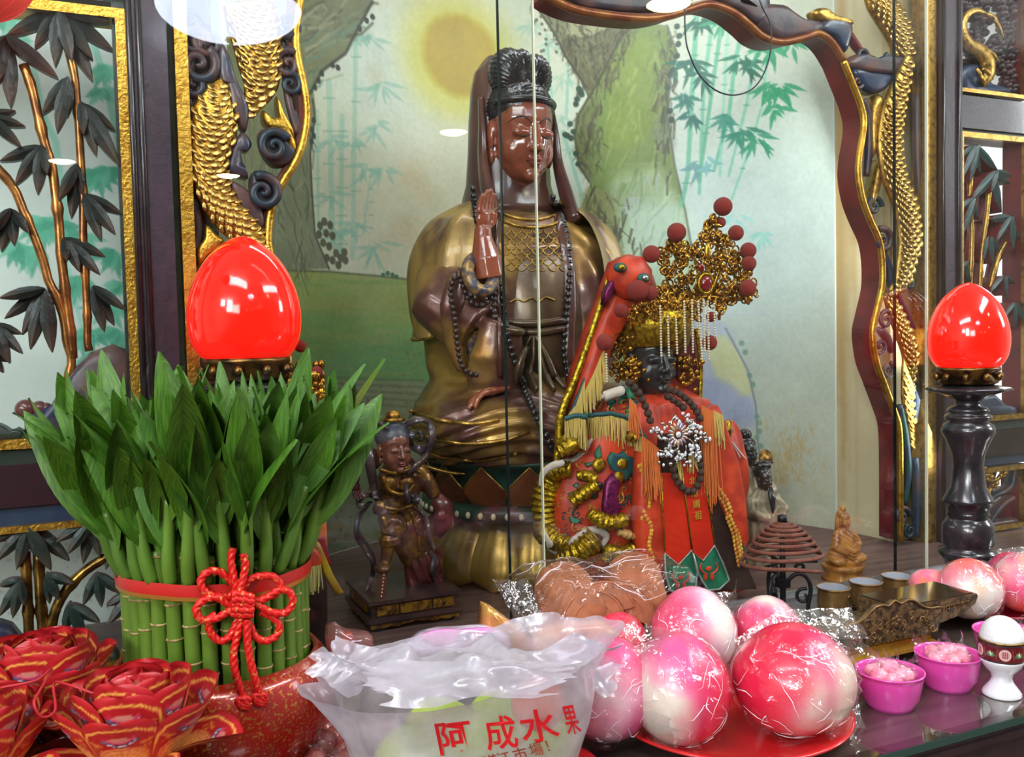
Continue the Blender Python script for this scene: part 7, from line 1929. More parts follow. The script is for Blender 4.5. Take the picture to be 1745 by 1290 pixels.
def bun(px, py, Y, r, label, seed, cols=PK, squash=1.0, flaps=(), rest=None, group='peach buns on the front red plate', rot=(0, 0, 0), wd=None, rd=None):
    c = at_y(px, py, Y)
    if rest is not None: c.z = rest + r * squash
    t = thing('peach_bun', label, 'bun', (c.x, c.y, c.z - r * squash), 0, group)
    V, F, C = bun_data(seed, cols, squash, wd, rd); M = Matrix.Rotation(rot[0], 3, 'X') @ Matrix.Rotation(rot[1], 3, 'Y') @ Matrix.Rotation(rot[2], 3, 'Z')
    V = V @ np.array(M).T
    V[:, 2] = np.maximum(V[:, 2], -.97 * squash); V = V * r + np.array((0, 0, r * squash))
    link('bun', mesh_data('bun', V, F, m_bun, paint=C), t)
    W, WF = wrap_mb(r, seed, squash); W = W + np.array((0, 0, r * squash)); W[:, 2] = np.maximum(W[:, 2], -.0015)
    link('wrapper', mesh_data('wrapper', W, WF, m_cel, smooth=False), t)
    q = random.Random(seed); cb = MB()
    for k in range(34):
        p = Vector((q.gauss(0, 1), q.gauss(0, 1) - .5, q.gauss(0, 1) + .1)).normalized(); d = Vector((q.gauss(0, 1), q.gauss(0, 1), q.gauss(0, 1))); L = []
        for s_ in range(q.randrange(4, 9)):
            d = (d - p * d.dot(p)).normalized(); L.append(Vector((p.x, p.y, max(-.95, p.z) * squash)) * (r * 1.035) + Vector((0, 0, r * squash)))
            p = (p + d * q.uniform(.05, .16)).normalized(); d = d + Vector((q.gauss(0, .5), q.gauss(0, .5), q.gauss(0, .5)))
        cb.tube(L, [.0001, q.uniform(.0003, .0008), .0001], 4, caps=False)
    cb.build('wrapper_crease_glint', m_crease_glint, t, kind='stuff')
    for i, f in enumerate(flaps):
        flap(t, [at_y(x, y, yy) for x, y, yy in f], m_cel2, seed + i)
    return t
pcx = at_y(1240, 1170, .836).x
plate_thing(pcx, .836, TT, .137, 'large red plate of peach buns at the table edge')
PZ = TT + .009
bun(1158, 1190, .806, .0545, 'pink and white peach bun with a red flank at the front of the plate', 1, PK, 1.04, flaps=[[(1085, 1110, .80), (1100, 1060, .83), (1170, 1085, .80), (1150, 1120, .79)], [(1060, 1130, .81), (1075, 1040, .84), (1100, 1100, .82), (1100, 1180, .80)], [(1120, 1270, .77), (1090, 1200, .77), (1180, 1240, .765), (1196, 1276, .765)]], rest=PZ, wd=(-.93, -.1, -.3), rd=(.85, -.45, -.25))
bun(1352, 1168, .772, .0660, 'largest hot pink peach bun, flat-topped, at the front of the plate', 2, ((220, 196, 180), (222, 62, 112), (214, 28, 58), (228, 80, 84)), .86, flaps=[[(1270, 1075, .86), (1330, 1040, .88), (1450, 1035, .90), (1480, 1090, .86)], [(1440, 1240, .745), (1380, 1256, .735), (1462, 1196, .76), (1474, 1240, .76)], [(1400, 1050, .87), (1448, 1042, .88), (1482, 1110, .86), (1440, 1130, .85)], [(1255, 1090, .84), (1290, 1060, .86), (1330, 1090, .83), (1270, 1130, .82)]], rest=PZ, wd=(.30, -.92, -.25), rd=(-.85, .2, .5))
bun(1182, 1078, .915, .052, 'white and pink peach bun stacked behind, its wrapper corner standing up', 3, ((232, 222, 214), (238, 150, 186), (222, 52, 92), (240, 180, 190)), 1.0, flaps=[[(1200, 1060, .93), (1240, 1020, .95), (1258, 985, .96), (1246, 1100, .95)], [(1150, 1040, .93), (1170, 1010, .95), (1250, 1010, .96), (1216, 1050, .92)]], wd=(.45, -.75, .2), rd=(-.9, -.1, .1))
bun(1306, 1092, .915, .045, 'small pink peach bun behind the largest bun', 4, PK, .95, rest=PZ + .012, flaps=[[(1262, 1085, .93), (1256, 1030, .95), (1340, 1040, .95), (1330, 1060, .93)]])
bun(1034, 1180, .845, .0520, 'pink peach bun between the plastic bag and the front bun', 5, ((228, 180, 190), (236, 96, 148), (228, 60, 100), (240, 130, 130)), 1.05, rest=PZ, flaps=[[(1050, 1090, .85), (1072, 1040, .87), (1100, 1100, .86), (1070, 1150, .84)]], rot=(.3, .1, 1.2))
bun(1046, 1105, .955, .043, 'red-pink peach bun in front of the biscuits', 6, ((226, 170, 170), (232, 70, 110), (216, 36, 60), (236, 100, 80)), 1.0, rot=(.2, .5, .4))
# white printing on the largest wrapper
m_wt = mat('white_print', (236, 226, 228), .5)
for i, s in enumerate(('VEGAN', 'TEL: 104', 'THE 500 G')):
    lettering(bpy.data.objects['peach_bun.001'], s, at_y(1334 - i * 2, 1092 + i * 8, .792), .0062, m_wt, xax=Vector((.99, -.1, -.05)).normalized(), yax=Vector((0, .75, .66)), depth=.0002, name='printed_line')
for i in range(3): pass
# ------------------------------------------------------------------ back plate of orange and pink buns on the right
bx = at_y(1690, 1060, .985).x
plate_thing(bx, .985, TT, .105, 'dark red plate of orange buns beside the brass stand', mat('crimson_plate', (150, 18, 40), .25, coat=.4))
GRP = 'buns on the back plate'
bun(1592, 1010, 1.0, .038, 'flattened orange and pink bun behind the brass wing', 7, PO, .72, group=GRP, rest=TT + .016, flaps=[[(1556, 985, 1.03), (1600, 970, 1.05), (1640, 968, 1.06), (1650, 1000, 1.04)]], rot=(.4, .3, .3))
bun(1652, 1052, .955, .047, 'white, pink and orange bun beside the tip of the brass wing', 8, ((236, 222, 214), (242, 130, 150), (244, 96, 80), (248, 160, 80)), .92, group=GRP, rest=PZ, wd=(-.6, -.75, -.3), rd=(.5, .2, .8), flaps=[[(1640, 1000, .95), (1690, 985, .97), (1720, 1020, .95), (1690, 1050, .93)]])
bun(1742, 1060, .94, .044, 'orange bun behind the white-topped cup', 9, PO, 1.0, group=GRP, rest=PZ, rot=(.2, .5, 2.0))
bun(1722, 992, 1.0, .043, 'bright pink bun in clear film above the back plate', 10, ((240, 140, 180), (240, 90, 160), (236, 70, 140), (246, 130, 70)), .95, group=GRP, flaps=[[(1690, 960, 1.01), (1700, 935, 1.03), (1760, 930, 1.03), (1745, 970, 1.0)]], rot=(.1, .3, 1.0))
bun(1722, 1024, 1.0, .036, 'small pink bun wedged between the orange buns', 11, PK, .9, group=GRP, rest=PZ + .005)
B = Vector((at_y(1688, 1000, 1.06).x, 1.06, TT))
t = thing('clear_box', 'small clear plastic box behind the pink bun', 'box', B)
b = MB(); x0, x1 = at_y(1664, 980, 1.06).x - B.x, at_y(1706, 980, 1.06).x - B.x; zt_ = at_y(1664, 952, 1.06).z - TT
for (c, s) in (((0, -.02, zt_ / 2), (x1 - x0, .001, zt_)), ((0, .02, zt_ / 2), (x1 - x0, .001, zt_)), ((x0, 0, zt_ / 2), (.001, .04, zt_)), ((x1, 0, zt_ / 2), (.001, .04, zt_))): b.box(c, s)
b.build('box_wall', film('clear_plastic', tint=(240, 225, 230), rough=.12, base=.06, haze=.18, hazecol=(220, 190, 196)), t, smooth=False)
MB().box((0, 0, .001), (x1 - x0, .04, .002)).build('box_base', film('clear_plastic'), t, smooth=False)

# ------------------------------------------------------------------ pink bowls of wrapped sweets
m_bowl = film('x') if False else mat('pink_translucent_plastic', (226, 70, 166), .25, col2=(236, 90, 180), nscale=10, coat=.3, sss=.25)
m_candy = mat('pink_sweet', (236, 120, 150), .4, col2=(244, 170, 186), nscale=60)
def bowl(x, y, label, seed):
    t = thing('pink_bowl', label, 'bowl', (x, y, TT))
    prof = [(.0, .004), (.0255, .004), (.0255, .0), (.027, .0), (.0275, .004), (.033, .012), (.0375, .036), (.0385, .041), (.0395, .0415), (.0395, .0428), (.0375, .043), (.0365, .040), (.0318, .014), (.026, .007), (.0, .006)]
    MB().lathe(prof, 48).build('shell', m_bowl, t)
    q = random.Random(seed)
    for k in range(7):
        a = k * 2 * math.pi / 6; r = .017 if k < 6 else 0
        c = thing('wrapped_sweet', 'pink sweet twisted in clear film in the ' + label.split(' bowl')[0] + ' bowl', 'sweet', (x + r * math.cos(a), y + r * math.sin(a), TT + .027 + .006 * (k == 6) + q.uniform(0, .004)), q.uniform(0, 6), 'sweets in the ' + label.split(' bowl')[0] + ' bowl')
        MB().ell((0, 0, .009), (.0125, .010, .009), nu=12, nv=8).build('sweet', m_candy, c, disp=lambda V, N: (fbm(V, 200, 2) - .38) * .004)
        W, WF = wrap_mb(.0125, seed + k, .8, .16); MB().add(W + np.array((0, 0, .0095)), WF).build('wrapper', m_cel, c, smooth=False)
        if k % 2 == 0:
            for s in (-1, 1):
                p = Vector(c.location); d = Vector((math.cos(a + s), math.sin(a + s), 0)) * s
                flap(c, [p + Vector((0, 0, .014)) + d * .008, p + Vector((0, 0, .022)) + d * .012, p + d * .022 + Vector((0, 0, .032)), p + d * .026 + Vector((0, 0, .018))], m_cel2, seed + k, 6, .004, 'twist')
    return t
b1x = at_y(1516, 1180, .79).x
bowl(b1x, .79, 'first pink plastic bowl, beside the largest bun', 1)
bowl(at_y(1615, 1150, .800).x, .800, 'middle pink plastic bowl, in front of the brass stand', 2)
bowl(at_y(1712, 1130, .825).x, .825, 'far pink plastic bowl, behind the white-topped cup', 3)

# ------------------------------------------------------------------ footed porcelain cup with a white mound
cx = at_y(1707, 1190, .752).x
B = Vector((cx, .752, TT))
t = thing('footed_cup', 'white footed porcelain cup with maroon medallion band and rounded white top', 'cup', B)
m_porc = mat('white_porcelain', (228, 228, 232), .12, coat=.6)
MB().lathe([(.0, .002), (.016, .002), (.0215, .0), (.0222, .002), (.0205, .006), (.013, .016), (.0112, .022), (.0135, .028), (.021, .036), (.0245, .043), (.0252, .046)], 48).build('foot_and_bowl', m_porc, t)
bc_ = Canvas(220, 30, (96, 26, 30)); bc_.noise(30, .25)
for y in (1.5, 28): bc_.stroke([(0, y), (220, y)], 3, (50, 40, 44)); 
for k in range(5):
    x = 22 + k * 44; bc_.disc((x, 15), 9, (216, 190, 188)); bc_.disc((x, 15), 7, (180, 70, 76), .35)
    for dx in (-3, 0, 3): bc_.stroke([(x + dx, 10), (x + dx, 20)], 1, (120, 30, 40), .8)
    for dy in (12, 15, 18): bc_.stroke([(x - 4, dy), (x + 4, dy)], 1, (120, 30, 40), .8)
    x += 22
    for j, cc in zip(range(5), ((60, 120, 90), (120, 170, 110), (226, 226, 200), (120, 170, 110), (60, 120, 90))):
        a = math.pi * (j + .5) / 5; bc_.leaf((x, 19), (x + 9 * math.cos(a), 19 - 9 * math.sin(a)), 4, cc)
    for dx in (-11, 11): bc_.stroke([(x + dx, 8), (x + dx * .8, 22)], 1.2, (170, 90, 60), .7)
G = np.zeros((30, 221, 3))
for j in range(30):
    for i in range(221):
        a = 2 * math.pi * i / 220 + 2.05; r = .0256 + .0012 * math.sin(math.pi * j / 29) ** .5 * .4; G[j, i] = (r * math.cos(a), r * math.sin(a), .068 - .022 * j / 29)
cc_ = bc_.linear(); cc_ = np.concatenate([cc_, cc_[:, :1]], 1)
MB().grid(G).build('medallion_band', mat('enamel_band', (96, 26, 30), .2, attr=True, coat=.5), t, paint=cc_.reshape(-1, 3))
MB().lathe([(.0256, .0685), (.0262, .0695), (.0252, .070)], 48).build('gilt_rim', m_gold2, t)
MB().lathe([(.0248 * math.cos(a), .0690 + .0275 * math.sin(a)) for a in np.linspace(0, math.pi / 2, 14)], 48).build('white_mound', mat('white_rice_ball', (226, 226, 226), .7, bump=.5, bscale=500), t, disp=lambda V, N: (fbm(V, 400, 2) - .38) * .0008)

# ------------------------------------------------------------------ three brass offering cups
m_cupb = mat('aged_brass', (136, 104, 60), .32, .6, col2=(98, 72, 42), nscale=30, bump=.1); m_steel = mat('bright_steel', (150, 154, 162), .3, .0)
for k, (px, w) in enumerate(((1420, 'nearest the incense coil'), (1475, 'in the middle of the three'), (1530, 'nearest the glass edge'))):
    t = thing('brass_cup', 'small brass offering cup with engraved side, ' + w, 'cup', (at_y(px, 1030, 1.085).x, 1.085, TT), 0, 'brass offering cups')
    MB().lathe([(.0, .0), (.017, .0), (.0215, .003), (.0238, .010), (.0245, .022), (.0238, .036), (.0236, .040)], 40, caps=False).build('body', m_cupb, t)
    MB().lathe([(.0236, .040), (.0262, .042), (.0265, .0436), (.0255, .0445), (.0238, .043)], 40, caps=False).build('rim', m_cupb, t)
    MB().lathe([(.0238, .043), (.0228, .030), (.0222, .010), (.0, .008)], 40, caps=False).build('lining', m_steel, t)
    g = MB()
    for a0 in np.linspace(-.5, .5, 5):
        for s in (-1, 1):
            P = [(.0246 * math.cos(-.75 + a0 * f * s), .0246 * math.sin(-.75 + a0 * f * s), .012 + .020 * f) for f in np.linspace(0, 1, 6)]; g.tube(P, .0006, 5)
    for z in (.012, .032): g.tube([(.0247 * math.cos(a), .0247 * math.sin(a), z) for a in np.linspace(-1.2, -.3, 10)], .0007, 5)
    g.build('engraving', m_gold2, t)

# ------------------------------------------------------------------ brass ingot-shaped stand
SYc = .925
B = Vector((at_y(1514, 1080, SYc - .03).x, SYc, TT))
t = thing('brass_stand', 'ornate dark brass ingot-shaped stand with polished wing tips', 'stand', B)
m_db = mat('dark_cast_brass', (112, 88, 56), .38, .45, col2=(58, 44, 32), nscale=120, lo=.42, hi=.6, bump=.7, bscale=220)
m_pb = mat('polished_brass', (204, 152, 44), .2, .6, col2=(150, 104, 30), nscale=8); m_dp = mat('dark_polished_top', (74, 58, 36), .12, .5, coat=.6)
hl = at_y(1660, 1020, SYc - .03).x - B.x
bw = at_y(1592, 1060, SYc - .03).x - B.x
D = .036
# profile in X-Z, extruded through the depth
top = [(-bw * 1.05, .046), (-bw * .95, .030), (bw * .95, .030), (bw, .040), (bw * 1.5, .046), (hl * .97, .058), (hl, .068)]
P = [(x, -D, z) for x, z in top]; P = P + [(hl * .99, -D, .0715), (bw * .15, -D, .0715), (bw * .10, -D, .050)]
MB().prism(P, (0, 2 * D, 0)).build('body', m_db, t, smooth=False)
MB().box(((hl * .96 + bw * .17) / 2, 0, .0725), (hl * .96 - bw * .17, 2 * D - .006, .002)).build('polished_top', m_dp, t, smooth=False)
cr = [(-bw * 1.05, .052)] + [(-bw * 1.05 + 2.1 * bw * k / 16, .060 + .022 * math.sin(math.pi * k / 16) + .004 * math.cos(k * math.pi / 2.66) + (.008 if k == 8 else 0)) for k in range(17)] + [(bw * 1.05, .052), (bw * .98, .030), (-bw * .98, .030)]
V, F = relief([(x, -D - .002, z) for x, z in cr], .003, .006); MB().add(V, F).build('cresting', m_db, t)
MB().tube([(x, -D - .005, z) for x, z in cr[1:-3]], .0016, 7).build('crest_edge', m_cupb, t)
g = MB(); rs = random.Random(4)
for k in range(40):
    x, z = rs.uniform(-bw * .9, bw * .9), rs.uniform(.036, .066); P, r_ = volute((x, -D - .005, z), rs.uniform(.003, .006), 1.3, rs.uniform(0, 6), rs.choice((-1, 1)), 12, .22); g.tube(P, r_, 5)
for k in range(5): 
    a = k * 1.257; g.ell((.005 * math.cos(a), -D - .006, .058 + .005 * math.sin(a)), (.0035, .002, .0035), nu=8, nv=5)
g.build('relief_scrolls', m_cupb, t, kind='stuff')
for s in (1,):
    g = MB(); 
    for k in range(6):
        x = s * (bw * 1.12 + (hl * .88 - bw * 1.12) * k / 5.0); g.tube([(x - .006, -D - .0015, .056 + .002 * k), (x - .006, -D - .0015, .064), (x, -D - .0015, .064), (x, -D - .0015, .059), (x - .003, -D - .0015, .059)], .0010, 5)
    g.build('fret_band', m_cupb, t)
g = MB()
for k in range(22): g.ell((-bw * .93 + 1.86 * bw * k / 21, -D - .0025, .0335), (.0022, .002, .0026), nu=8, nv=5)
g.build('beaded_band', m_cupb, t, kind='stuff')
pr = [(-D * .98, .034), (-D * 1.02, .031), (-D * .90, .026), (-D * .94, .021), (-D * 1.16, .0165), (-D * 1.22, .013), (-D * 1.12, .0115)]
b = MB(); rings = []
for y, z in pr:
    k = -y; rings.append([(-bw * .92 - (k - D), -k, z), (bw * .92 + (k - D), -k, z), (bw * .92 + (k - D), k, z), (-bw * .92 - (k - D), k, z)])
b.loft(rings); b.build('waist_moulding', m_pb, t, smooth=False)
for s in (-1, 1):
    for sy in (-1, 1):
        b = MB(); b.box((s * bw * .74, sy * (D * .82), .0075), (.024, .014, .015), taper=1.3)
        for k in range(5): P, r_ = volute((s * bw * .74 + (k - 2) * .005, sy * D * .82 - .0085, .008), .004, 1.2, k, 1, 10, .24); b.tube(P, r_, 5)
        b.build('foot', m_db, t)
MB().box((0, 0, .011), (bw * 1.3, D * 1.5, .007)).build('apron', m_db, t, smooth=False)

# ------------------------------------------------------------------ incense coil on an iron stand
CYc = 1.072
B = Vector((at_y(1334, 1000, CYc).x, CYc, TT))
t = thing('incense_coil', 'brown spiral incense coil draped over its stand', 'incense', B)
P = []; nT = 8.6
for i in range(420):
    f = i / 419; a = 2 * math.pi * nT * (f ** .82) + 1.2; r = .0035 + .0600 * f ** .72
    P.append((r * math.cos(a), r * math.sin(a), .158 - .060 * f ** 1.35 - .004 * math.sin(a) * f + .003 * math.cos(a + 1) * f - .012 * max(0, f - .9) * 10 * max(0, math.cos(a + .5))))
MB().tube(P, .0030, 9).build('coil', mat('incense_paste', (112, 66, 50), .85, col2=(96, 54, 42), nscale=90, bump=.3), t)
t = thing('iron_stand', 'black wrought iron stand with scroll legs under the incense coil', 'stand', B)
m_iron = mat('black_iron', (26, 25, 28), .45, .4)
MB().tube([(0, 0, .0), (0, 0, .166)], .0045, 10).build('post', m_iron, t); MB().lathe([(.0, .160), (.007, .160), (.007, .170), (.0, .172)], 12).build('finial', m_iron, t)
MB().box((0, 0, .068), (.016, .016, .014)).build('collar', m_iron, t, smooth=False)
for k in range(3):
    a = 2 * math.pi * k / 3 + R(-38); c_, s_ = math.cos(a), math.sin(a)
    prof = [(.006, .070), (.020, .082), (.034, .078), (.040, .060), (.036, .030), (.040, .010), (.052, .003), (.060, .005)]
    MB().tube(catmull([(r * c_, r * s_, z) for r, z in prof], 6), .0032, 8).build('leg', m_iron, t)
    for (cx_, cz, sz, h) in ((.030, .048, .013, 1), (.026, .092, .010, -1)):
        Q = [(cx_ + sz * (1 - f) * math.cos(h * (1.2 + f * 8)), cz + sz * (1 - f) * math.sin(h * (1.2 + f * 8))) for f in np.linspace(0, .8, 26)]
        MB().tube([(r * c_, r * s_, z) for r, z in Q], .0026, 7).build('scroll', m_iron, t)
    MB().tube([(0, 0, .10), (.05 * c_, .05 * s_, .102)], .002, 6).build('arm', m_iron, t)

# ------------------------------------------------------------------ biscuits in a clear bag
m_bis = mat('biscuit', (164, 98, 64), .7, col2=(140, 80, 50), nscale=40, bump=.4, bscale=200); m_bisr = mat('biscuit_rim', (206, 150, 100), .75)
def biscuit_data():
    b = MB(); r = .040; b.lathe([(.0, -.0022), (r * .82, -.0022), (r * .86, -.0032), (r * .97, -.0032), (r, -.001), (r * .98, .0025), (.0, .0028)], 36)
    for k in range(10):
        a = 2 * math.pi * k / 10
        P = [(r * (.62 + .10 * math.cos(q)) * math.cos(a + .10 * math.sin(q)), r * (.62 + .10 * math.cos(q)) * math.sin(a + .10 * math.sin(q)), -.0026) for q in np.linspace(0, 5.2, 8)]; b.tube(P, .0008, 4)
    return mesh_data('biscuit', b.V, b.F, m_bis)
bd = biscuit_data(); BZ = TT + .047
def biscuit(c, tilt, yaw, label, group):
    o = link('biscuit', bd, None, c); o.rotation_euler = (R(90) + tilt, 0, yaw)
    return tag(o, label, 'biscuit', group)
GB = 'biscuits in the clear bag'
ORD = 'first second third fourth fifth sixth seventh eighth ninth tenth eleventh twelfth thirteenth fourteenth fifteenth'.split()
for (px, py, n, dx) in ((972, 1040, 15, .0026), (1078, 1032, 15, .0040)):
    for k in range(n):
        yy = .975 + k * .0070; c = at_y(px, py, .985); z = c.z
        biscuit(Vector((c.x + dx * k, yy, at_y(1030, 1040, .975).z)), R(-4 - .4 * k), R(-27), ORD[k] + ' round brown biscuit from the front in the ' + ('row beside the white bag' if px < 1000 else 'row behind the pink buns'), GB + (' first row' if px < 1000 else ' second row'))
def broken(px, py, Y, a0, a1, label, tilt=-.3):
    b = MB(); r = .040; n = 14; pts = [(0.004, 0.0)] + [(r * math.cos(a), r * math.sin(a)) for a in np.linspace(a0, a1, n)]
    c = at_y(px, py, Y); M = Matrix.Rotation(R(-16), 3, 'Z') @ Matrix.Rotation(tilt, 3, 'X')
    b.prism([M @ Vector((x, -.0028, z)) for x, z in pts], M @ Vector((0, .0056, 0)))
    b.tube([M @ Vector((x * .96, -.003, z * .96)) for x, z in pts[1:]], .0012, 5)
    b.tube([M @ Vector((x * .62, -.003, z * .62)) for x, z in pts[2:-1]], .0009, 5)
    o = b.build('broken_biscuit', m_bis, smooth=False); o.location = c
    tag(o, label, 'biscuit')
broken(1012, 1062, .962, .2, 2.9, 'broken half biscuit lowest in the clear bag'); broken(1030, 1046, .968, .15, 2.5, 'broken biscuit leaning over the lowest half'); broken(1062, 1050, .966, -.4, 1.9, 'broken biscuit quarter beside the pink bun', -.2)
BB = at_y(1030, 1040, .975).z - .0425
sx_ = thing('snack_carton', 'low brown carton under the clear biscuit bag', 'box', (at_y(1024, 1040, 1.03).x, 1.03, TT))
MB().box((0, 0, (BB - .004 - TT) / 2), (.17, .125, BB - .004 - TT)).build('carton_body', mat('carton', (176, 120, 74), .6, col2=(160, 104, 62), nscale=20), sx_, smooth=False)
MB().box((0, 0, BB - .003 - TT), (.176, .131, .002)).build('carton_lid', mat('carton_lid', (190, 132, 84), .5), sx_, smooth=False)
B = Vector((at_y(1000, 1040, 1.03).x, 1.03, BB))
t = thing('biscuit_bag', 'clear film bag around two rows of round biscuits', 'bag', B)
G = np.zeros((30, 34, 3)); xl, xr_ = at_y(880, 1040, 1.03).x - B.x, at_y(1128, 1040, 1.03).x - B.x
for i in range(30):
    u = i / 29; x = xl + (xr_ - xl) * u
    for j in range(34):
        v = j / 33; a = math.pi * (1.08 - 1.16 * v)
        top = .089 - .012 * math.exp(-((u - .62) / .10) ** 2) - .05 * max(0, .22 - u) * 3
        y = -.078 * math.cos(math.pi * (1 - v)) * -1; y = -.096 + .205 * v
        z = top * math.sin(math.pi * min(1, max(0, v * .94 + .06))) ** .16
        G[i, j] = (x, y, max(-.001, z))
P = G.reshape(-1, 3); P = P + np.array((0, -.3, 1.0)) * ((np.abs(fbm(P, 32, 3) - .44) * 5 - .5) * .006)[:, None]; P[:, 2] = np.maximum(P[:, 2], .001)
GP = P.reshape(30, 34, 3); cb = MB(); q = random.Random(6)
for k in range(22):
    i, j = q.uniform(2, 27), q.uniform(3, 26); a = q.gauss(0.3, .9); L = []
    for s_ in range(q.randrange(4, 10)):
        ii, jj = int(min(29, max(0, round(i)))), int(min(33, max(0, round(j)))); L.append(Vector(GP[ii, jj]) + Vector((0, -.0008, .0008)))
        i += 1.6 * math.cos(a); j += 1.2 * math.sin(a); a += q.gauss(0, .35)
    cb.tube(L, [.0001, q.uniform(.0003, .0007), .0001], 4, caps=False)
cb.build('film_crease_glint', m_crease_glint, t, kind='stuff')  # white threads stand in for glints on the bag's creases
MB().grid(P.reshape(30, 34, 3)).build('film', film('biscuit_film', rough=.08, base=.02, gain=1.1, bump=.7, bscale=36), t, smooth=False)
flap(t, [at_y(838, 985, .985), at_y(850, 990, .98), at_y(916, 1076, .955), at_y(892, 1080, .955)], m_cel2, 4, 9, .003, 'seal_strip')
flap(t, [at_y(850, 990, .99), at_y(900, 985, 1.0), at_y(926, 1060, .965), at_y(906, 1076, .955)], m_cel2, 8, 11, .008, 'bag_end')
m_blk = mat('black_print', (24, 22, 22), .6)
for i, ch in enumerate('FANYMI'): lettering(t, ch, at_y(882 + i * 5.2, 1029 + i * 7.2, .958), .0075, m_blk, xax=Vector((.62, 0, -.78)), yax=Vector((.7, 0, .55)).normalized(), depth=.0003)
lettering(t, '80', at_y(893, 1066, .953), .008, m_blk, xax=Vector((.62, 0, -.78)), yax=Vector((.7, 0, .55)).normalized(), depth=.0003)
# orange wrapped snack and gold snack packets behind the plastic bag
def packet(pts, Y, label, m, name='snack_packet', bulge=.014, cat='packet'):
    c = at_y(sum(p[0] for p in pts) / len(pts), sum(p[1] for p in pts) / len(pts), Y); zb_ = min(at_y(x, y, Y).z for x, y in pts)
    base = Vector((c.x, Y, max(TT, zb_))); t = thing(name, label, cat, base)
    V, F = relief([at_y(x, y, Y) - base for x, y in catmull(pts, 3, True)], bulge, .012); MB().add(V, F).build('pouch', m, t, disp=lambda V, N: (np.abs(fbm(V, 55, 3) - .44) * 4 - .4) * .005)
    return t
m_orf = mat('orange_film', (214, 130, 70), .22, col2=(226, 160, 104), nscale=20, bump=.6, bscale=60, coat=.4)
m_gof = mat('gold_film', (190, 146, 70), .25, .3, col2=(206, 120, 80), nscale=16, bump=.7, bscale=60, coat=.4)
packet([(912, 1088), (940, 1066), (985, 1058), (1040, 1066), (1052, 1084), (1030, 1140), (930, 1150)], .925, 'orange film packet in front of the biscuits', m_orf)
packet([(824, 1040), (828, 1030), (862, 1050), (890, 1076), (912, 1098), (880, 1140), (820, 1140)], .945, 'crumpled gold and orange packet beside the biscuit bag', m_gof)
t = packet([(690, 1110), (720, 1082), (770, 1072), (850, 1072), (868, 1096), (860, 1150), (700, 1150)], .93, 'grey and pink printed pouch behind the white plastic bag', mat('pale_pouch', (188, 166, 186), .3, col2=(206, 190, 206), nscale=10, bump=.4, bscale=50))
B = root_loc(t); V, F = relief([at_y(x, y, .916) - B for x, y in catmull([(716, 1086), (745, 1074), (782, 1074), (776, 1092), (750, 1102)], 3, True)], .002, .003); MB().add(V, F).build('pink_print', mat('pink_print', (226, 130, 190), .35), t)
V, F = relief([at_y(x, y, .914) - B for x, y in catmull([(784, 1074), (826, 1070), (846, 1074), (830, 1080), (800, 1080)], 3, True)], .002, .003); MB().add(V, F).build('pink_print', MATS['pink_print'], t)
lettering(t, 'Delic', at_y(700, 1107, .905), .012, m_wt, xax=Vector((-.9, 0, .4)), yax=Vector((-.4, 0, -.9)), depth=.0004)
t = packet([(560, 1068), (598, 1076), (632, 1080), (632, 1112), (610, 1140), (570, 1140)], .96, 'clear packet with a red drop behind the bag handle', film('rosy_film', tint=(246, 210, 206), rough=.1, base=.05, haze=.25, hazecol=(226, 170, 164)))
MB().ell(Vector((at_y(592, 1096, .955).x, .957, at_y(592, 1096, .955).z)) - root_loc(t), (.008, .004, .013)).build('red_drop', m_pom, t)
# plate at the left edge of the plastic bag with wrapped dried snacks
lpx = at_y(585, 1215, .93).x
plate_thing(lpx, .93, TT, .075, 'red plate of wrapped snacks beside the red pot')
rs = random.Random(3)
for k, (dx, dy) in enumerate(((-.035, -.03), (.0, -.042), (.03, -.03), (-.02, .01), (.02, .012))):
    p = Vector((lpx + dx, .93 + dy, TT + .012)); t = thing('wrapped_snack', 'dark red dried snack twisted in clear film on the small red plate', 'snack', p, rs.uniform(0, 6), 'wrapped snacks on the small red plate')
    MB().ell((0, 0, .014), (.018, .013, .013), nu=12, nv=8).build('snack', mat('dried_plum', (110, 44, 42), .4, col2=(150, 90, 80), nscale=60), t, disp=lambda V, N: (fbm(V, 150, 2) - .38) * .008)
    W, WF = wrap_mb(.019, k + 20, .8, .2); W = W + np.array((0, 0, .016)); W[:, 2] = np.maximum(W[:, 2], .0); MB().add(W, WF).build('wrapper', m_cel, t, smooth=False)

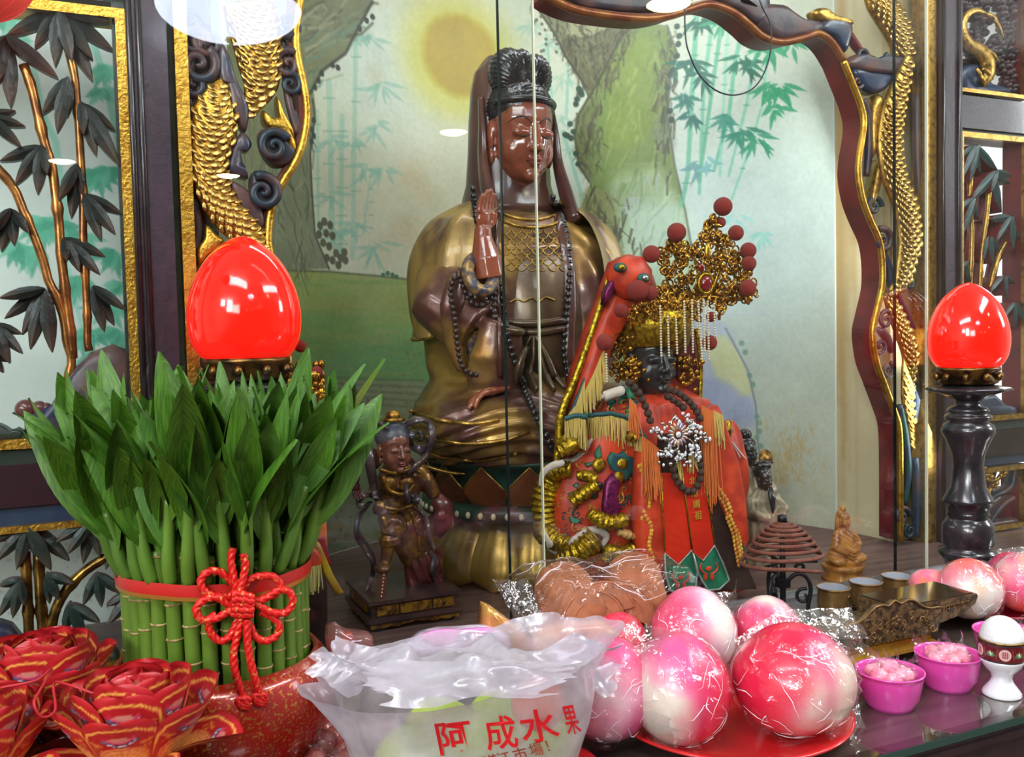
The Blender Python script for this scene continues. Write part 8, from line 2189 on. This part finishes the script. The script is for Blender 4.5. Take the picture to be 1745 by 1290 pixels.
# ------------------------------------------------------------------ white plastic bag of guavas
BYc = .800
B = Vector((at_y(800, 1190, BYc).x, BYc, TT))
plate_thing(B.x + .005, BYc, TT, .128, 'red plate under the white plastic fruit bag', sy=.70)
m_bag = film('milky_bag', tint=(240, 238, 240), rough=.22, base=.06, gain=1.4, haze=.56, hazecol=(216, 210, 222), bump=.35, bscale=30)
t = thing('plastic_bag', 'open milky white plastic fruit bag printed with red characters', 'bag', B + Vector((0, 0, .010)))
nu, nv = 120, 46; G = np.zeros((nv, nu, 3))
for i in range(nu):
    a = 2 * math.pi * i / nu; c_, s_ = math.cos(a), math.sin(a)
    hb = .136 + .006 * math.cos(2 * a) + .006 * max(0, -s_) ** 2 + .004 * max(0, s_) + .010 * c_          # rim height: low in front, high behind
    for j in range(nv):
        v = j / (nv - 1); 
        rx = .092 + .030 * math.sin(min(1, v * 1.4) * math.pi / 2) + .022 * max(0, v - .55) / .45
        ry = .066 + .020 * math.sin(min(1, v * 1.4) * math.pi / 2) - .010 * max(0, v - .6)
        lip = max(0, v - .86) / .14
        x = (rx + .006 * lip) * math.copysign(abs(c_) ** .85, c_); y = (ry + .010 * lip) * math.copysign(abs(s_) ** .9, s_)
        z = hb * v - .006 * lip * lip
        G[j, i] = (x, y, z)
P = G.reshape(-1, 3); vv = np.repeat(np.linspace(0, 1, nv), nu)
aa = np.tile(np.linspace(0, 2 * math.pi, nu, endpoint=False), nv)
n1 = np.abs(fbm(P * np.array((1, 1, .45)), 15, 3) - .45) * 5 - .45; n2 = vnoise(P * np.array((1, 1, .3)), 60) - .5
w_ = np.clip((vv - .25) * 1.8, .15, 1.2)
P[:, 0] += np.cos(aa) * (n1 * .016 + n2 * .005) * w_; P[:, 1] += np.sin(aa) * (n1 * .016 + n2 * .005) * w_; P[:, 2] += (n1 * .007) * vv
P[:, 2] = np.maximum(P[:, 2], 0)
G = P.reshape(nv, nu, 3); G = np.concatenate([G, G[:, :1]], 1)
body = MB().grid(G).build('bag_skin', m_bag, t)
# one corner of the mouth pulled out on either side
for pts in ([(545, 1140, .80), (575, 1092, .83), (640, 1105, .82), (600, 1180, .77)], [(1000, 1100, .84), (1038, 1098, .84), (1042, 1160, .81), (975, 1200, .775)]): flap(t, [at_y(*p) for p in pts], m_bag, 3, 14, .012, 'bag_corner', 18)
# crumpled fold across the mouth
flap(t, [at_y(560, 1158, .745), at_y(568, 1100, .80), at_y(1022, 1100, .815), at_y(1002, 1190, .742)], m_bag, 5, 34, .028, 'folded_lip', 13)
flap(t, [at_y(640, 1214, .694), at_y(590, 1128, .73), at_y(1000, 1128, .735), at_y(952, 1190, .694)], m_bag, 9, 34, .022, 'folded_lip', 11)
sbag = Surf(body, dy=.735)
def on_bag(ch, cx, cy, h, m, w=1.0, shear=0.0, rot=0.0, bold=.012, sub=True):
    V, F = text_mesh(ch, 1.0, 0.0, bold)
    if len(V) == 0: return
    lo, hi = V.min(0), V.max(0); c = (lo + hi) / 2; W = []
    for v in V:
        x, y = (v[0] - c[0]) * h * w, -(v[1] - c[1]) * h; x += shear * y
        xr, yr = x * math.cos(rot) - y * math.sin(rot), x * math.sin(rot) + y * math.cos(rot)
        hp_ = sbag.hit(cx + xr, cy + yr, .0022) or at_y(cx + xr, cy + yr, .73)
        W.append(hp_ - root_loc(t))
    link('red_character', mesh_data('red_character', W, F, m, smooth=False), t)
m_rp = mat('red_print', (206, 24, 34), .4); m_bp2 = mat('brown_print', (150, 60, 50), .5)
for ch, x, y, h, w, sh, ro in (('阿', 775, 1256, 62, 1.05, .12, -.10), ('成', 852, 1248, 60, .95, .10, -.10), ('水', 917, 1236, 60, 1.1, .10, -.12), ('果', 972, 1226, 56, .45, .10, -.16)): on_bag(ch, x, y, h, m_rp, w, sh, ro, .014)
for ch, x, y in (('北', 815, 1300), ('港', 836, 1296), ('江', 858, 1291), ('市', 885, 1284), ('場', 912, 1276), ('！', 932, 1270)): on_bag(ch, x, y, 25, m_bp2, 1.0, .1, -.24, .008)
m_guava = mat('guava_skin', (158, 186, 70), .4, col2=(186, 206, 104), nscale=14, bump=.25, bscale=60)
for dx, dy, r, lb in ((-.062, -.018, .040, 'by the red pot side'), (.0, -.028, .042, 'under the printed characters'), (.06, -.018, .040, 'by the bun side'), (-.02, .03, .040, 'at the back'), (.045, .032, .038, 'at the back beside the bun')):
    o = MB().ell((0, 0, r * .92), (r, r, r * .92), nu=24, nv=16).build('guava', m_guava, disp=lambda V, N: (fbm(V, 30, 2) - .38) * .006); o.location = (B.x + dx, B.y + dy, TT + .0205)
    tag(o, 'pale green guava in the white plastic bag, ' + lb, 'fruit')
for dx, dy, r in ((.058, -.03, .026),):
    o = MB().ell((0, 0, r), (r, r, r), nu=20, nv=12).build('tangerine', mat('tangerine_skin', (236, 110, 60), .4, bump=.3)); o.location = (B.x + dx, B.y + dy, TT + .072); tag(o, 'orange tangerine lying on the guavas in the bag', 'fruit')

# ------------------------------------------------------------------ loop of thin black wire and the red lantern at the corner
pts = [(1166, -30), (1168, 60), (1176, 95), (1192, 128), (1220, 154), (1252, 162), (1284, 150), (1304, 120), (1314, 80), (1312, 40), (1298, 10), (1284, -30)]
w = MB().tube(catmull([at_y(x, y, 1.30) for x, y in pts], 6), .0014, 7).build('black_wire', mat('black_rubber', (30, 34, 44), .4)); tag(w, 'loop of thin black wire hanging over the painted bamboo', 'wire')
c = at_y(-52, -50, 1.02)
t = thing('red_lantern', 'coral red lantern at the top corner in front of the bamboo panel', 'lantern', c)
m_lan = mat('coral_lantern', (226, 84, 76), .5, emit=(230, 70, 60), estr=.25)
MB().ell((0, 0, 0), (.058, .058, .046), nu=32, nv=18).build('lantern_shade', m_lan, t)
for k in range(12):
    a = k * math.pi / 6; MB().tube([(.0585 * math.sin(ph) * math.cos(a), .0585 * math.sin(ph) * math.sin(a), .0465 * math.cos(ph)) for ph in np.linspace(.3, 2.84, 14)], .0008, 5).build('rib', m_lan, t)
MB().tube([(0, 0, .045), (0, 0, 2.68 - c.z)], .0015, 6).build('hanging_cord', m_iron, t)
